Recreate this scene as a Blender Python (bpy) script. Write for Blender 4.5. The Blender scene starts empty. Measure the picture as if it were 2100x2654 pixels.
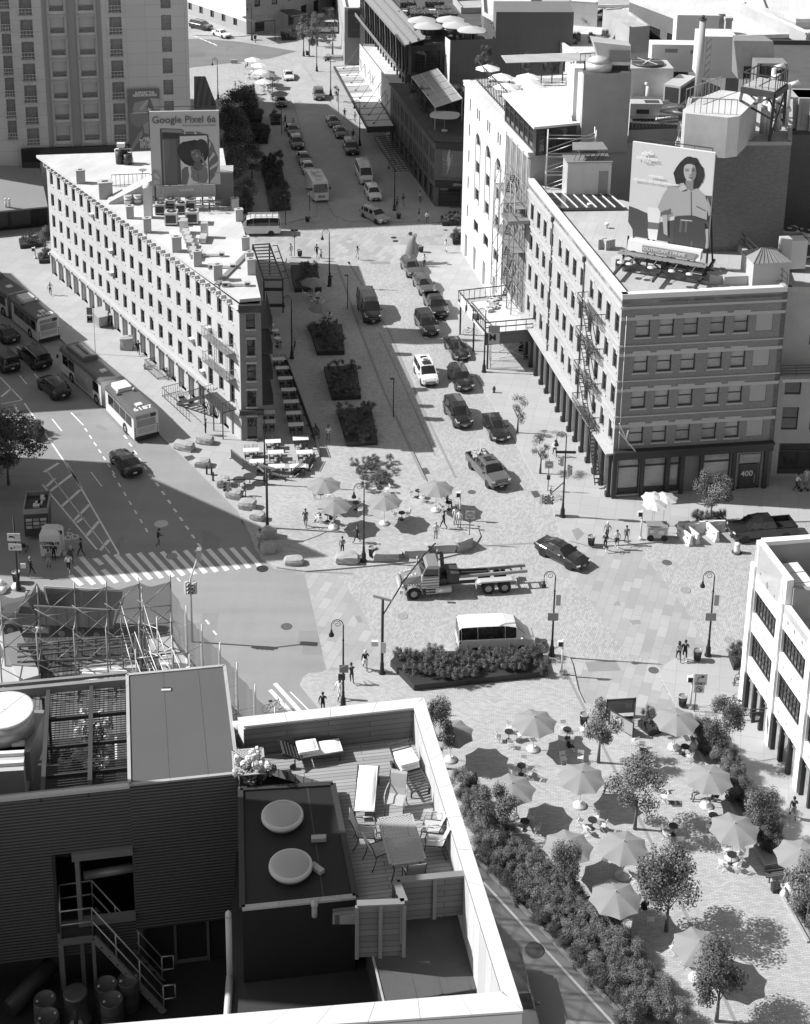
import bpy,bmesh,math,random
from math import cos,sin,pi,atan2,tan,hypot,sqrt
from mathutils import Vector as S,Matrix
R=math.radians;en=enumerate
random.seed(7)
SC=bpy.context.scene
COL=SC.collection
CH=72.0
FPX,PIT,ROL,PX0,PY0=3990.3,R(17.674),R(.82),1050.0,399.5
_F=S((0,cos(PIT),-sin(PIT)));_U0=S((0,sin(PIT),cos(PIT)));_R0=S((1,0,0))
CR=_R0*cos(ROL)+_U0*sin(ROL);CU=_U0*cos(ROL)-_R0*sin(ROL)
cam=bpy.data.cameras.new('camera');co=bpy.data.objects.new('camera',cam);COL.objects.link(co)
co.matrix_world=Matrix(((CR.x,CU.x,-_F.x,0),(CR.y,CU.y,-_F.y,0),(CR.z,CU.z,-_F.z,CH),(0,0,0,1)))
cam.sensor_fit='VERTICAL';cam.sensor_height=121.0;cam.lens=FPX/2654*121.0
cam.shift_x=(1050-PX0)/2654;cam.shift_y=-(1327-PY0)/2654
cam.clip_start=1.0;cam.clip_end=6000
SC.camera=co
SUN_EL,SUN_DIR=R(41),R(-5)
w=bpy.data.worlds.new('World');SC.world=w;w.use_nodes=True
nt=w.node_tree;nt.nodes.clear()
sky=nt.nodes.new('ShaderNodeTexSky');sky.sky_type='NISHITA';sky.sun_disc=False
sky.sun_elevation=SUN_EL
_sx,_sy=-cos(SUN_DIR),-sin(SUN_DIR)
sky.sun_rotation=atan2(_sx,_sy)
bw=nt.nodes.new('ShaderNodeRGBToBW');bg=nt.nodes.new('ShaderNodeBackground');out=nt.nodes.new('ShaderNodeOutputWorld')
bg.inputs[1].default_value=.085
nt.links.new(sky.outputs[0],bw.inputs[0]);nt.links.new(bw.outputs[0],bg.inputs[0]);nt.links.new(bg.outputs[0],out.inputs[0])
sl=bpy.data.lights.new('sun','SUN');sl.energy=3.8;sl.angle=R(.53);sl.color=(1.0,1.0,1.0)
so=bpy.data.objects.new('sun',sl);COL.objects.link(so)
_l=S((-_sx*cos(SUN_EL),-_sy*cos(SUN_EL),-sin(SUN_EL)))
so.rotation_euler=_l.to_track_quat('-Z','Y').to_euler();so.location=(-60,120,120)
vs=SC.view_settings;vs.view_transform='Standard';vs.look='None';vs.gamma=1.0;vs.exposure=.85
SC.cycles.max_bounces=5;SC.cycles.diffuse_bounces=3;SC.cycles.glossy_bounces=3;SC.cycles.transparent_max_bounces=8
def P(x,y,z=.0):
 d=_F+CR*((x-PX0)/FPX)-CU*((y-PY0)/FPX)
 t=(z-CH)/d.z
 return S((d.x*t,d.y*t,z))
_V=dict(z1=(0,0,2.44),z2=(600,0,2.44),z3=(1200,0,1.898),z4=(0,600,2.44),A=(600,600,2.44),B=(1200,650,1.898),C=(0,1200,2.135),D=(700,1200,2.277),E=(1350,1250,2.277),F=(0,1800,2.44),G=(600,1780,2.135),H=(1100,1780,1.708),X=(0,0,1))
def Q(k,x,y,z=.0):
 a,b,s=_V[k];return P(a+x/s,b+y/s,z)
def QH(k,bx,by,tx,ty,zb=.0):
 """height of the point above (bx,by,zb) seen at row ty"""
 p=Q(k,bx,by,zb);a,b,s=_V[k];ty=b+ty/s
 lo,hi=zb,CH-.5
 for _ in range(40):
  m=(lo+hi)/2;v=S((p.x,p.y,m-CH));yy=PY0-FPX*v.dot(CU)/v.dot(_F)
  if yy>ty:lo=m
  else:hi=m
 return lo
class MD(dict):
 __getattr__=dict.__getitem__
I=MD()
def mat(name,base,var=.12,scale=.6,rough=.8,metal=.0,kind=None,bump=.0,spec=.4,fine=.5,p=None):
 if name in I:return I[name]
 m=bpy.data.materials.new(name);I[name]=m;m.use_nodes=True
 n=m.node_tree.nodes;L=m.node_tree.links;b=n['Principled BSDF']
 b.inputs['Roughness'].default_value=rough;b.inputs['Metallic'].default_value=metal
 b.inputs['Specular IOR Level'].default_value=spec
 def math_(op,a,c):
  q=n.new('ShaderNodeMath');q.operation=op
  for i,v in en((a,c)):
   if isinstance(v,(int,float)):q.inputs[i].default_value=v
   else:L.new(v,q.inputs[i])
  return q.outputs[0]
 tc=n.new('ShaderNodeTexCoord');vec=tc.outputs['Object']
 if kind in('wall','brick','planks_uv','panel_uv'):vec=tc.outputs['UV']
 geo=n.new('ShaderNodeNewGeometry')
 wv=geo.outputs['Position'] if kind in('ground','cobble','slabs','asphalt') else vec
 n1=n.new('ShaderNodeTexNoise');n1 .inputs['Scale'].default_value=scale;n1 .inputs['Detail'].default_value=6
 n2=n.new('ShaderNodeTexNoise');n2 .inputs['Scale'].default_value=scale*14;n2 .inputs['Detail'].default_value=3
 L.new(wv,n1 .inputs['Vector']);L.new(wv,n2 .inputs['Vector'])
 v=math_('ADD',math_('MULTIPLY',math_('SUBTRACT',n1 .outputs[0],.5),2*var*1.6),1.0)
 v=math_('ADD',v,math_('MULTIPLY',math_('SUBTRACT',n2 .outputs[0],.5),2*var*fine))
 v=math_('MULTIPLY',v,base)
 hgt=n2 .outputs[0]
 if kind in('brick','cobble','slabs','planks_uv','panel_uv'):
  d=dict(bw=.5,bh=.25,mortar=.02,dark=.75,rot=.0,off=.5,contrast=.15)
  d.update(p or{})
  mp=n.new('ShaderNodeMapping');L.new(wv,mp.inputs[0]);mp.inputs['Rotation'].default_value=(0,0,d['rot'])
  br=n.new('ShaderNodeTexBrick');L.new(mp.outputs[0],br.inputs['Vector'])
  br.inputs['Scale'].default_value=1.0;br.inputs['Brick Width'].default_value=d['bw'];br.inputs['Row Height'].default_value=d['bh']
  br.inputs['Mortar Size'].default_value=d['mortar'];br.offset=d['off'];br.inputs['Mortar Smooth'].default_value=.3
  c=d['contrast']
  br.inputs['Color1'].default_value=(1-c,)*3+(1,);br.inputs['Color2'].default_value=(1+c,)*3+(1,);br.inputs['Mortar'].default_value=(d['dark'],)*3+(1,)
  q=n.new('ShaderNodeRGBToBW');L.new(br.outputs['Color'],q.inputs[0]);v=math_('MULTIPLY',v,q.outputs[0]);hgt=q.outputs[0]
 if kind=='asphalt':
  for sc_,lo,am in(((.03,.5,1),.8,.4),((.9,.05,1),.94,.12)):
   nz=n.new('ShaderNodeTexNoise');nz.inputs['Scale'].default_value=1.0;nz.inputs['Detail'].default_value=5
   mp=n.new('ShaderNodeMapping');L.new(wv,mp.inputs[0]);mp.inputs['Rotation'].default_value=(0,0,R(-60));mp.inputs['Scale'].default_value=sc_;L.new(mp.outputs[0],nz.inputs['Vector'])
   v=math_('MULTIPLY',v,math_('ADD',lo,math_('MULTIPLY',nz.outputs[0],am)))
  vo=n.new('ShaderNodeTexVoronoi');vo.inputs['Scale'].default_value=.22;vo.distance='CHEBYCHEV';L.new(wv,vo.inputs['Vector'])
  sp=n.new('ShaderNodeSeparateColor');L.new(vo.outputs['Color'],sp.inputs[0]);v=math_('MULTIPLY',v,math_('SUBTRACT',1.0,math_('MULTIPLY',math_('GREATER_THAN',sp.outputs[0],.9),.12)))
 if kind=='ribs':
  d=dict(per=.08,axis='Z',lo=.55);d.update(p or{})
  wa=n.new('ShaderNodeTexWave');wa.wave_type='BANDS';wa.bands_direction=d['axis'];wa.wave_profile='SIN'
  wa.inputs['Scale'].default_value=1/(d['per']*3.1831);L.new(vec,wa.inputs['Vector'])
  v=math_('MULTIPLY',v,math_('ADD',d['lo'],math_('MULTIPLY',wa.outputs['Fac'],1-d['lo'])));hgt=wa.outputs['Fac']
 cc=n.new('ShaderNodeCombineColor');[L.new(v,cc.inputs[i]) for i in range(3)]
 L.new(cc.outputs[0],b.inputs['Base Color'])
 if bump:
  bp=n.new('ShaderNodeBump');bp.inputs['Strength'].default_value=min(1,bump);bp.inputs['Distance'].default_value=.02 if kind!='ribs' else.03
  L.new(hgt,bp.inputs['Height']);L.new(bp.outputs[0],b.inputs['Normal'])
 return m
def mglass(name,base=.03,rough=.05):
 if name in I:return I[name]
 m=mat(name,base,.25,1.5,rough,.0,spec=.9);return m
class E:
 def __init__(s):s.v=[];s.f=[];s.m=[];s.uv=[];s.sm=[]
 def face(s,pts,m=0,uv=None,sm=False):
  i=len(s.v);s.v+=[tuple(p) for p in pts];s.f.append(tuple(range(i,i+len(pts))));s.m.append(m);s.uv.append(uv);s.sm.append(sm)
 def mesh_(s,vs,fs,m=0,sm=False):
  i=len(s.v);s.v+=[tuple(p) for p in vs]
  for f in fs:s.f.append(tuple(a+i for a in f));s.m.append(m);s.uv.append(None);s.sm.append(sm)
 def h(s,b,t,m=0):
  """b, t: 4 bottom and 4 top points, same order"""
  s.mesh_(list(b)+list(t),[(3,2,1,0),(4,5,6,7),(0,1,5,4),(1,2,6,5),(2,3,7,6),(3,0,4,7)],m)
 def b(s,c,d,m=0,rz=.0,M=None):
  hx,hy,hz=d[0]/2,d[1]/2,d[2]/2;ca,sa=cos(rz),sin(rz)
  pt=[(c[0]+x*ca-y*sa,c[1]+x*sa+y*ca,c[2]+z) for z in(-hz,hz) for x,y in((-hx,-hy),(hx,-hy),(hx,hy),(-hx,hy))]
  if M is not None:pt=[tuple(M@S(q)) for q in pt]
  s.h(pt[:4],pt[4:],m)
 def r(s,a,b,w=.05,h=None,m=0,up=(0,0,1)):
  a,b=S(a),S(b);h=h or w;d=(b-a)
  if d.length<1e-6:return
  d.normalize();u=S(up)
  if abs(d.dot(u))>.98:u=S((1,0,0))
  x=d.cross(u).normalized()*w/2;y=x.cross(d).normalized()*h/2
  s.h([a-x-y,a+x-y,a+x+y,a-x+y],[b-x-y,b+x-y,b+x+y,b-x+y],m)
 def c(s,a,b,r0,r1=None,n=10,m=0,caps=True,sm=True):
  a,b=S(a),S(b);r1=r0 if r1 is None else r1;d=(b-a).normalized()
  u=S((0,0,1)) if abs(d.z)<.9 else S((1,0,0));x=d.cross(u).normalized();y=d.cross(x)
  i=len(s.v)
  for p,r in((a,r0),(b,r1)):
   for k in range(n):
    t=2*pi*k/n;s.v.append(tuple(p+(x*cos(t)+y*sin(t))*r))
  for k in range(n):
   s.f.append((i+k,i+(k+1)%n,i+n+(k+1)%n,i+n+k));s.m.append(m);s.uv.append(None);s.sm.append(sm)
  if caps:
   for q in(tuple(range(i+n-1,i-1,-1)),tuple(range(i+n,i+2*n))):s.f.append(q);s.m.append(m);s.uv.append(None);s.sm.append(False)
 def tube(s,pts,r,n=6,m=0):
  for a,b in zip(pts[:-1],pts[1:]):s.c(a,b,r,r,n,m)
 def l(s,prof,c=(0,0,0),n=12,m=0,sm=True,sy=1.0):
  i=len(s.v)
  for r,z in prof:
   for k in range(n):
    t=2*pi*k/n;s.v.append((c[0]+r*cos(t),c[1]+r*sy*sin(t),c[2]+z))
  for j in range(len(prof)-1):
   for k in range(n):
    s.f.append((i+j*n+k,i+j*n+(k+1)%n,i+(j+1)*n+(k+1)%n,i+(j+1)*n+k));s.m.append(m);s.uv.append(None);s.sm.append(sm)
  if prof[0][0]>1e-4:s.f.append(tuple(i+k for k in range(n-1,-1,-1)));s.m.append(m);s.uv.append(None);s.sm.append(False)
  if prof[-1][0]>1e-4:j=len(prof)-1;s.f.append(tuple(i+j*n+k for k in range(n)));s.m.append(m);s.uv.append(None);s.sm.append(False)
 def p(s,poly,z0,z1,m=0,mt=None,uvs=True,bottom=True):
  """vertical prism on a plan polygon; walls carry UV in metres"""
  pl=[(p[0],p[1]) for p in poly]
  ar=sum(a[0]*b[1]-b[0]*a[1] for a,b in zip(pl,pl[1:]+pl[:1]))
  if ar<0:pl.reverse()
  zt=z1 if not callable(z1) else None
  f1=(lambda p:z1) if zt is not None else z1
  u=0
  for a,b in zip(pl,pl[1:]+pl[:1]):
   l=hypot(b[0]-a[0],b[1]-a[1])
   s.face([(a[0],a[1],z0),(b[0],b[1],z0),(b[0],b[1],f1(b)),(a[0],a[1],f1(a))],m,[(u,z0),(u+l,z0),(u+l,f1(b)),(u,f1(a))]);u+=l
  s.face([(p[0],p[1],f1(p)) for p in pl],m if mt is None else mt,[(p[0],p[1]) for p in pl])
  if bottom:s.face([(p[0],p[1],z0) for p in reversed(pl)],m,[(p[0],p[1]) for p in reversed(pl)])
 def data(s,name,mats,org=(0,0,0)):
  me=bpy.data.meshes.new(name)
  ox,oy,oz=org
  me.from_pydata([(x-ox,y-oy,z-oz) for x,y,z in s.v],[],s.f)
  for m in mats:me.materials.append(m)
  me.polygons.foreach_set('material_index',s.m);me.polygons.foreach_set('use_smooth',s.sm)
  if any(u is not None for u in s.uv):
   ul=me.uv_layers.new(name='UVMap');k=0
   for f,u in zip(s.f,s.uv):
    for j in range(len(f)):
     if u is not None:ul.data[k].uv=u[j]
     k+=1
  me.update();return me
 def w(s,name,mats,parent=None,org=None):
  if not isinstance(mats,(list,tuple)):mats=[mats]
  if org is None:org=tuple(parent['_o']) if parent is not None and '_o' in parent else(0,0,0)
  o=bpy.data.objects.new(name,s.data(name,mats,org));COL.objects.link(o)
  if parent is not None:o.parent=parent
  else:o.location=org
  return o
def tag(o,label=None,cat=None,group=None,kind=None):
 if label:o['label']=label
 if cat:o['category']=cat
 if group:o['group']=group
 if kind:o['kind']=kind
 return o
def thing(name,label,cat,loc=(0,0,0),rz=.0,group=None,world=False):
 """an Empty at the thing's base; world=True lets parts be given in world coordinates"""
 o=bpy.data.objects.new(name,None);COL.objects.link(o);o.location=loc;o.rotation_euler=(0,0,rz);o.empty_display_size=.3
 if world:o['_o']=tuple(loc)
 return tag(o,label,cat,group)
def inst(name,me,parent,loc=(0,0,0),rz=.0,sc=None):
 o=bpy.data.objects.new(name,me);COL.objects.link(o);o.parent=parent;o.location=loc;o.rotation_euler=(0,0,rz)
 if sc:o.scale=sc
 return o
def kids(o):return _KIDS.get(o.name,None) or list(o.children)
_KIDS={}
def dup(root,loc,rz=.0,label=None,group=None,sc=None):
 def cp(o,par):
  c=o.copy();COL.objects.link(c);c.parent=par
  for ch in kids(o):cp(ch,c)
  return c
 r=cp(root,None);r.location=loc;r.rotation_euler=(0,0,rz)
 if sc:r.scale=sc
 if label:r['label']=label
 if group:r['group']=group
 return r
def recolor(root,part,slot,m):
 for c in root.children:
  if c.name.split('.')[0]==part:
   c.material_slots[slot].link='OBJECT';c.material_slots[slot].material=m
def ccw(pts):
 ar=sum(a[0]*b[1]-b[0]*a[1] for a,b in zip(pts,pts[1:]+pts[:1]));return pts if ar>0 else pts[::-1]
def sheet(name,pts,z,m,thick=.0,kind='structure',parent=None):
 b=E()
 if thick:b.p(pts,z-thick,z,0)
 else:b.face([(p[0],p[1],z) for p in ccw(pts)])
 o=b.w(name,m,parent)
 if parent is None:o['kind']=kind
 return o
def text_mesh(s,size=1.0,depth=.0,bold=.0,align='CENTER'):
 cu=bpy.data.curves.new('lettering','FONT');cu.body=s;cu.size=size;cu.extrude=depth;cu.offset=bold;cu.align_x=align;cu.align_y='CENTER'
 cu.resolution_u=3
 ob=bpy.data.objects.new('lettering',cu);COL.objects.link(ob)
 bpy.context.view_layer.update()
 me=bpy.data.meshes.new_from_object(ob.evaluated_get(bpy.context.evaluated_depsgraph_get()))
 bpy.data.objects.remove(ob);me.materials.clear();return me
def text(s,size,m,parent,M,name='lettering',bold=.0,align='CENTER',depth=.004,sx=1.0):
 me=text_mesh(s,size,depth,bold,align);me.materials.append(m)
 o=bpy.data.objects.new(name,me);COL.objects.link(o);o.parent=parent
 o.matrix_local=M@Matrix.Diagonal((sx,1,1,1));return o
def frame(o,x,y):
 """matrix with origin o, x axis x, y axis y"""
 x=S(x).normalized();y=S(y);z=x.cross(y).normalized();y=z.cross(x)
 return Matrix(((x.x,y.x,z.x,o[0]),(x.y,y.y,z.y,o[1]),(x.z,y.z,z.z,o[2]),(0,0,0,1)))
_WIN={}
def win_mesh(w,h,st,sill=False):
 k=(round(w,2),round(h,2),st,sill)
 if k in _WIN:return _WIN[k]
 b=E();fw=.07
 F,Gl,X=0,1,2
 if st=='shop':
  fw=.12
 for x in(fw/2,w-fw/2):b.b((x,0,h/2),(fw,.09,h),F)
 for z in(fw/2,h-fw/2):b.b((w/2,0,z),(w-2*fw,.09,fw),F)
 if st in('sash','sash_lit','sash_dark','blind','halfblind'):
  b.b((w/2,-.01,h*.5),(w-2*fw,.07,.06),F)
 if st=='multi':
  nx=max(2,int(w/.45));nz=max(2,int(h/.5))
  for i in range(1,nx):b.b((w*i/nx,0,h/2),(.035,.05,h-2*fw),F)
  for i in range(1,nz):b.b((w/2,.004,h*i/nz),(w-2*fw,.04,.035),F)
 if st=='french':
  for i in(1,2,3):b.b((w*i/4,0,h/2),(.05,.06,h-2*fw),F)
  b.b((w/2,.004,h*.72),(w-2*fw,.05,.05),F)
 if st=='hotel':
  b.b((w/2,.0,h*.62),(w-2*fw,.06,.06),F)
 if st=='shop':
  b.b((w/2,0,h*.74),(w-2*fw,.1,.14),F);b.b((w/2,-.02,.25),(w-2*fw,.1,.5),F)
 b.face([(fw,.03,fw),(w-fw,.03,fw),(w-fw,.03,h-fw),(fw,.03,h-fw)],Gl)
 if st in('blind','halfblind'):
  zz=h*.5 if st=='blind' else h*.68
  b.face([(fw,.024,zz),(w-fw,.024,zz),(w-fw,.024,h-fw),(fw,.024,h-fw)],X)
 if st=='hotel_blind':
  b.b((w/2,.0,h*.32),(w-2*fw,.06,.06),F)
  b.face([(fw,.024,h*.33),(w-fw,.024,h*.33),(w-fw,.024,h-fw),(fw,.024,h-fw)],X)
 if sill:
  b.b((w/2,-.2,-.07),(w+.24,.18,.13),3);b.b((w/2,-.196,h+.13),(w+.24,.1,.22),3)
 me=b.data('window',[I.win_frame,I.glass,I.blind,I.st]);_WIN[k]=me;return me
def fcd(H,root,A,B,z0,z1,ops,depth=.22,m=0,winmats=None,sills=None,lip=.0):
 """wall from A to B seen left to right from outside. ops: (u0,u1,za,zb,style or None)"""
 A=S((A[0],A[1],0));B=S((B[0],B[1],0));d=(B-A);Ln=d.length;d.normalize();inn=S((-d.y,d.x,0));ang=atan2(d.y,d.x)
 f1=z1 if callable(z1) else(lambda u:z1)
 ops=[o for o in ops if 0<=o[0] and o[1]<=Ln]
 us=sorted({.0,Ln}|{round(o[0],3) for o in ops}|{round(o[1],3) for o in ops})
 W=lambda u,z,q=.0:tuple(A+d*u+inn*q+S((0,0,z)))
 for u0,u1 in zip(us[:-1],us[1:]):
  if u1-u0<1e-4:continue
  um=(u0+u1)/2;col=sorted([o for o in ops if o[0]-1e-3<=um<=o[1]+1e-3],key=lambda o:o[2]);z=z0
  def q(za,zb0,zb1):
   H.face([W(u0,za),W(u1,za),W(u1,zb1),W(u0,zb0)],m,[(u0,za),(u1,za),(u1,zb1),(u0,zb0)])
  for o in col:
   if o[2]>z+1e-4:q(z,o[2],o[2])
   z=o[3]
  if f1(um)>z+1e-4:q(z,f1(u0),f1(u1))
 wo=S(root['_o']) if root is not None else S((0,0,0))
 for o in ops:
  u0,u1,za,zb=o[:4];st=o[4] if len(o)>4 else 'sash'
  for a,Y in(((u0,za),(u1,za)),((u1,za),(u1,zb)),((u1,zb),(u0,zb)),((u0,zb),(u0,za))):
   H.face([W(a[0],a[1]),W(a[0],a[1],depth),W(Y[0],Y[1],depth),W(Y[0],Y[1])],m,[(a[0],a[1]),(a[0]+.1,a[1]),(Y[0]+.1,Y[1]),(Y[0],Y[1])])
  if st is not None:
   w_=inst('window',win_mesh(u1-u0-.004,zb-za-.004,st,bool(sills)),root,S(W(u0+.002,za+.002,depth-.05))-wo,ang)
   if winmats:
    for i,mm in en(winmats):
     if mm:w_.material_slots[i].link='OBJECT';w_.material_slots[i].material=mm
  else:
   H.face([W(u0,za,depth),W(u1,za,depth),W(u1,zb,depth),W(u0,zb,depth)],m,[(u0,za),(u1,za),(u1,zb),(u0,zb)])
 return d,ang
def cen(pts):return sum((S((p[0],p[1],0)) for p in pts),S())/len(pts)
mat('win_frame',.05,.05,1,.5);mglass('glass',.035,.06);mat('blind',.42,.05,1,.9)
mat('win_frame_white',.6,.05,1,.5);mat('st',.42,.08,.8,.85)
# =================================================================== ground, roads, pavements
mat('cobble',.37,.10,.25,.85,kind='cobble',p=dict(bw=.30,bh=.14,mortar=.012,dark=.62,rot=R(-72),contrast=.16),fine=.9)
mat('cobble_far',.37,.10,.2,.85,kind='cobble',p=dict(bw=.34,bh=.17,mortar=.01,dark=.68,rot=R(20),contrast=.14),fine=.8)
mat('pavers',.40,.08,.3,.85,kind='cobble',p=dict(bw=.34,bh=.13,mortar=.014,dark=.6,rot=R(5),contrast=.13),fine=.7)
mat('concrete',.37,.06,.22,.85,kind='slabs',p=dict(bw=1.6,bh=1.6,mortar=.018,dark=.72,rot=R(12),off=.0,contrast=.05))
mat('granite',.33,.08,.3,.8,kind='slabs',p=dict(bw=1.5,bh=.75,mortar=.02,dark=.8,rot=R(-72),contrast=.14))
mat('asphalt',.255,.10,.16,.9,kind='asphalt',fine=.5)
mat('asphalt_dark',.17,.10,.16,.9,kind='asphalt',fine=.5)
mat('kerb',.36,.08,.6,.8);mat('paint',.72,.14,1.3,.7,fine=1.2);mat('pa',.24,.1,.5,.9)
mat('iron',.10,.2,3,.55);mat('black',.035,.1,2,.45)
K=.12
g=E();g.face([(-900,-200,0),(900,-200,0),(900,1500,0),(-900,1500,0)]);g.w('ground',I.cobble)['kind']='structure'
X=lambda*pp:[P(x,y) for x,y in pp]
def slabp(name,pts,m,kerb=True):
 b=E();b.p(pts,.0,K,1,0,bottom=False);o=b.w(name,[I[m],I.kerb]);o['kind']='structure'
 return o
sheet('asphalt_road',X((-700,60),(-230,500),(0,725),(156,879),(430,1145),(501,1209),(618,1326),(660,1411),(680,1450),(717,1478),(792,1486),(845,1736),(783,1768),(827,1837),(1000,1990),(1223,2213),(1639,2652),(1900,2950),(-1200,2950),(-1800,60)),.004,I.asphalt)
sheet('far_road',X((-300,118),(520,100),(620,108),(770,133),(700,152),(500,175),(300,215),(-300,250)),.004,I.asphalt_dark)
slabp('triangle_sidewalk',X((-40,690),(10,738),(156,879),(430,1145),(501,1209),(618,1326),(700,1290),(830,1240),(862,1215),(846,1161),(805,1010),(743,842),(723,780),(742,670),(650,655),(500,600),(330,560),(100,610),(-120,640)),'concrete')
slabp('plaza_island',X((618,1326),(652,1395),(662,1425),(680,1452),(717,1473),(792,1483),(871,1477),(1069,1459),(1139,1450),(1195,1436),(1232,1415),(1246,1392),(1238,1368),(1180,1340),(1102,1243),(1063,1161),(936,862),(875,686),(752,680),(723,780),(743,842),(805,1010),(846,1161),(862,1215),(830,1240),(700,1290)),'cobble_far')
slabp('corner_sidewalk',X((1020,636),(1051,702),(1112,776),(1161,838),(1207,928),(1256,1014),(1332,1140),(1374,1219),(1432,1314),(1453,1386),(1477,1404),(1534,1419),(1640,1413),(1736,1404),(1758,1388),(1763,1362),(2100,1353),(2700,1330),(2700,1180),(1900,1150),(1500,800),(1240,640)),'concrete')
slabp('store_sidewalk',X((1745,1711),(1719,1729),(1710,1751),(1723,1777),(1739,1803),(1765,1860),(1782,1897),(1955,2190),(2095,2442),(2230,2700),(2800,2700),(2700,1670),(1930,1668),(1880,1690),(1840,1700)),'concrete')
slabp('plaza_paving',X((778,1776),(786,1758),(800,1748),(963,1731),(1010,1729),(1420,1689),(1477,1707),(1484,1722),(1499,1790),(1515,1825),(1560,1850),(1700,1860),(1765,1860),(1782,1897),(1955,2190),(2095,2442),(2230,2700),(1700,2720),(1639,2652),(1223,2213),(1000,1990),(827,1837)),'pavers')
slabp('far_corner_sidewalk',X((868,560),(812,455),(770,300),(740,180),(780,165),(880,300),(1190,560),(1190,578),(1010,575),(900,574)),'concrete')
slabp('planted_strip_paving',X((560,545),(728,582),(822,560),(770,380),(700,250),(650,200),(560,190),(480,250)),'cobble_far')
slabp('far_sidewalk',X((500,92),(620,96),(900,60),(900,-60),(500,-60)),'concrete')
slabp('upper_left_sidewalk',X((-200,560),(60,545),(150,560),(150,520),(-200,500)),'concrete')
sheet('granite_crossing',[Q('E',x,y,0) for x,y in((60,320),(250,360),(430,392),(690,385),(980,760),(1110,1010),(900,1050),(845,1085),(620,1010),(480,800),(330,600),(180,440))],.006,I.granite)
sheet('granite_crossing',[Q('D',x,y,0) for x,y in((205,662),(395,640),(560,900),(690,1200),(600,1212),(340,1225))],.006,I.granite)
sheet('granite_crossing',[Q('E',x,y,0) for x,y in((310,1050),(850,1060),(820,1110),(830,1190),(890,1290),(1080,1330),(900,1420),(380,1310),(345,1240))],.0065,I.granite)
sheet('granite_crossing',[Q('A',x,y,0) for x,y in((60,1),(1380,20),(1430,140),(1010,210),(660,205),(300,190))],.006,I.granite)
def strip(k,pts,wd,z,m,name='granite_strip'):
 b=E()
 for(x0,y0),(x1,y1) in zip(pts[:-1],pts[1:]):
  a,c=Q(k,x0,y0,z),Q(k,x1,y1,z);d=(c-a).normalized();n=S((-d.y,d.x,0))*wd/2
  b.face([a-n,c-n,c+n,a+n])
 o=b.w(name,m);o['kind']='structure';return o
strip('A',[(670,215),(820,640),(965,1010),(1130,1370),(1225,1570)],.28,K+.006,I.pa)
strip('A',[(740,190),(1000,640),(1230,1160),(1420,1560)],.25,.006,I.pa)
strip('A',[(935,640),(1085,960),(1290,1420)],.18,.006,I.pa)
strip('H',[(620,-80),(860,400),(1030,740),(1160,1010),(1380,1490)],.22,K+.006,I.pa)
strip('D',[(1270,490),(1600,470)],.25,.008,I.pa)
strip('C',[(1450,590),(1700,600),(1950,612)],.25,.009,I.pa)
pb=E()
def stripe(k,a,Y,wd,z=.009,H=pb):
 a,c=Q(k,*a,z),Q(k,*Y,z);d=(c-a).normalized();n=S((-d.y,d.x,0))*wd/2
 H.face([a-n,c-n,c+n,a+n])
for k in range(12):stripe('C',(640+64*k,505-3.6*k),(775+60.5*k,650-7*k),.42)
for a,Y in(((578,508),(712,655)),((570,590),(645,662)),((520,522),(565,562)),((448,520),(580,668)),((418,572),(520,672)),((388,620),(452,676))):stripe('C',a,Y,.42)
stripe('C',(370,0),(660,505),.16);stripe('C',(235,118),(545,488),.16);stripe('C',(250,30),(610,500),.08)
for a,Y in(((245,50),(325,0)),((275,158),(400,62)),((342,240),(445,148)),((408,320),(495,230)),((480,402),(548,322)),((548,490),(605,425)),((258,130),(305,85)),((425,330),(465,300))):stripe('C',a,Y,.3)
stripe('z4',(155,1085),(520,1620),.16);stripe('z4',(0,920),(140,1065),.14);stripe('z4',(140,1065),(12,1090),.14);stripe('z4',(75,990),(8,1045),.25)
stripe('z4',(20,1150),(170,1320),.09);stripe('z4',(60,1120),(160,1240),.08)
stripe('z4',(450,1145),(528,1225),.13);stripe('z4',(330,1185),(392,1262),.13);stripe('z4',(575,1520),(645,1612),.10);stripe('z4',(125,910),(170,965),.12);stripe('z4',(215,900),(275,960),.12)
for i in range(7):stripe('z4',(537+29*i*1.0,1243+45*i),(552+29*i,1265+45*i),.14)
for i in range(6):stripe('z4',(785+31*i,1288+49*i),(803+31*i,1310+49*i),.18)
for i in range(7):stripe('C',(625+30*i,60+50*i),(638+30*i,82+50*i),.15)
for i in range(9):stripe('C',(830+33*i,60+48*i),(846+33*i,80+48*i),.2)
stripe('C',(1140,868),(1158,892),.15);stripe('C',(1180,928),(1198,950),.15);stripe('C',(1022,695),(1040,715),.15);stripe('C',(980,635),(998,655),.15)
stripe('D',(0,1338),(132,1480),.32);stripe('D',(28,1300),(190,1480),.32);stripe('D',(120,1350),(250,1480),.1)
stripe('H',(262,865),(838,1493),.16);stripe('H',(-200,460),(250,855),.16)
for i in range(8):stripe('X',(2,626+8*i),(70,628+8*i),.35)
for i in range(5):stripe('z1',(1225+30*i,225+12*i),(1260+28*i,240+12*i),.3)
pb.w('road_markings',I.paint)['kind']='structure'
bk=E()
for cx,cy in((382,412),(412,408)):
 c=Q('C',cx,cy,.010)
 for i in range(14):
  t0,t1=2*pi*i/14,2*pi*(i+1)/14
  bk.face([c+S((cos(t)*r,sin(t)*r,0)) for t,r in((t0,.28),(t1,.28),(t1,.38),(t0,.38))])
stripe('C',(384,410),(372,380),.09,.010,bk);stripe('C',(372,380),(405,392),.09,.010,bk);stripe('C',(384,410),(405,392),.09,.010,bk);stripe('C',(376,368),(392,366),.12,.010,bk)
bk.w('bicycle_marking',I.paint)['kind']='structure'
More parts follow.
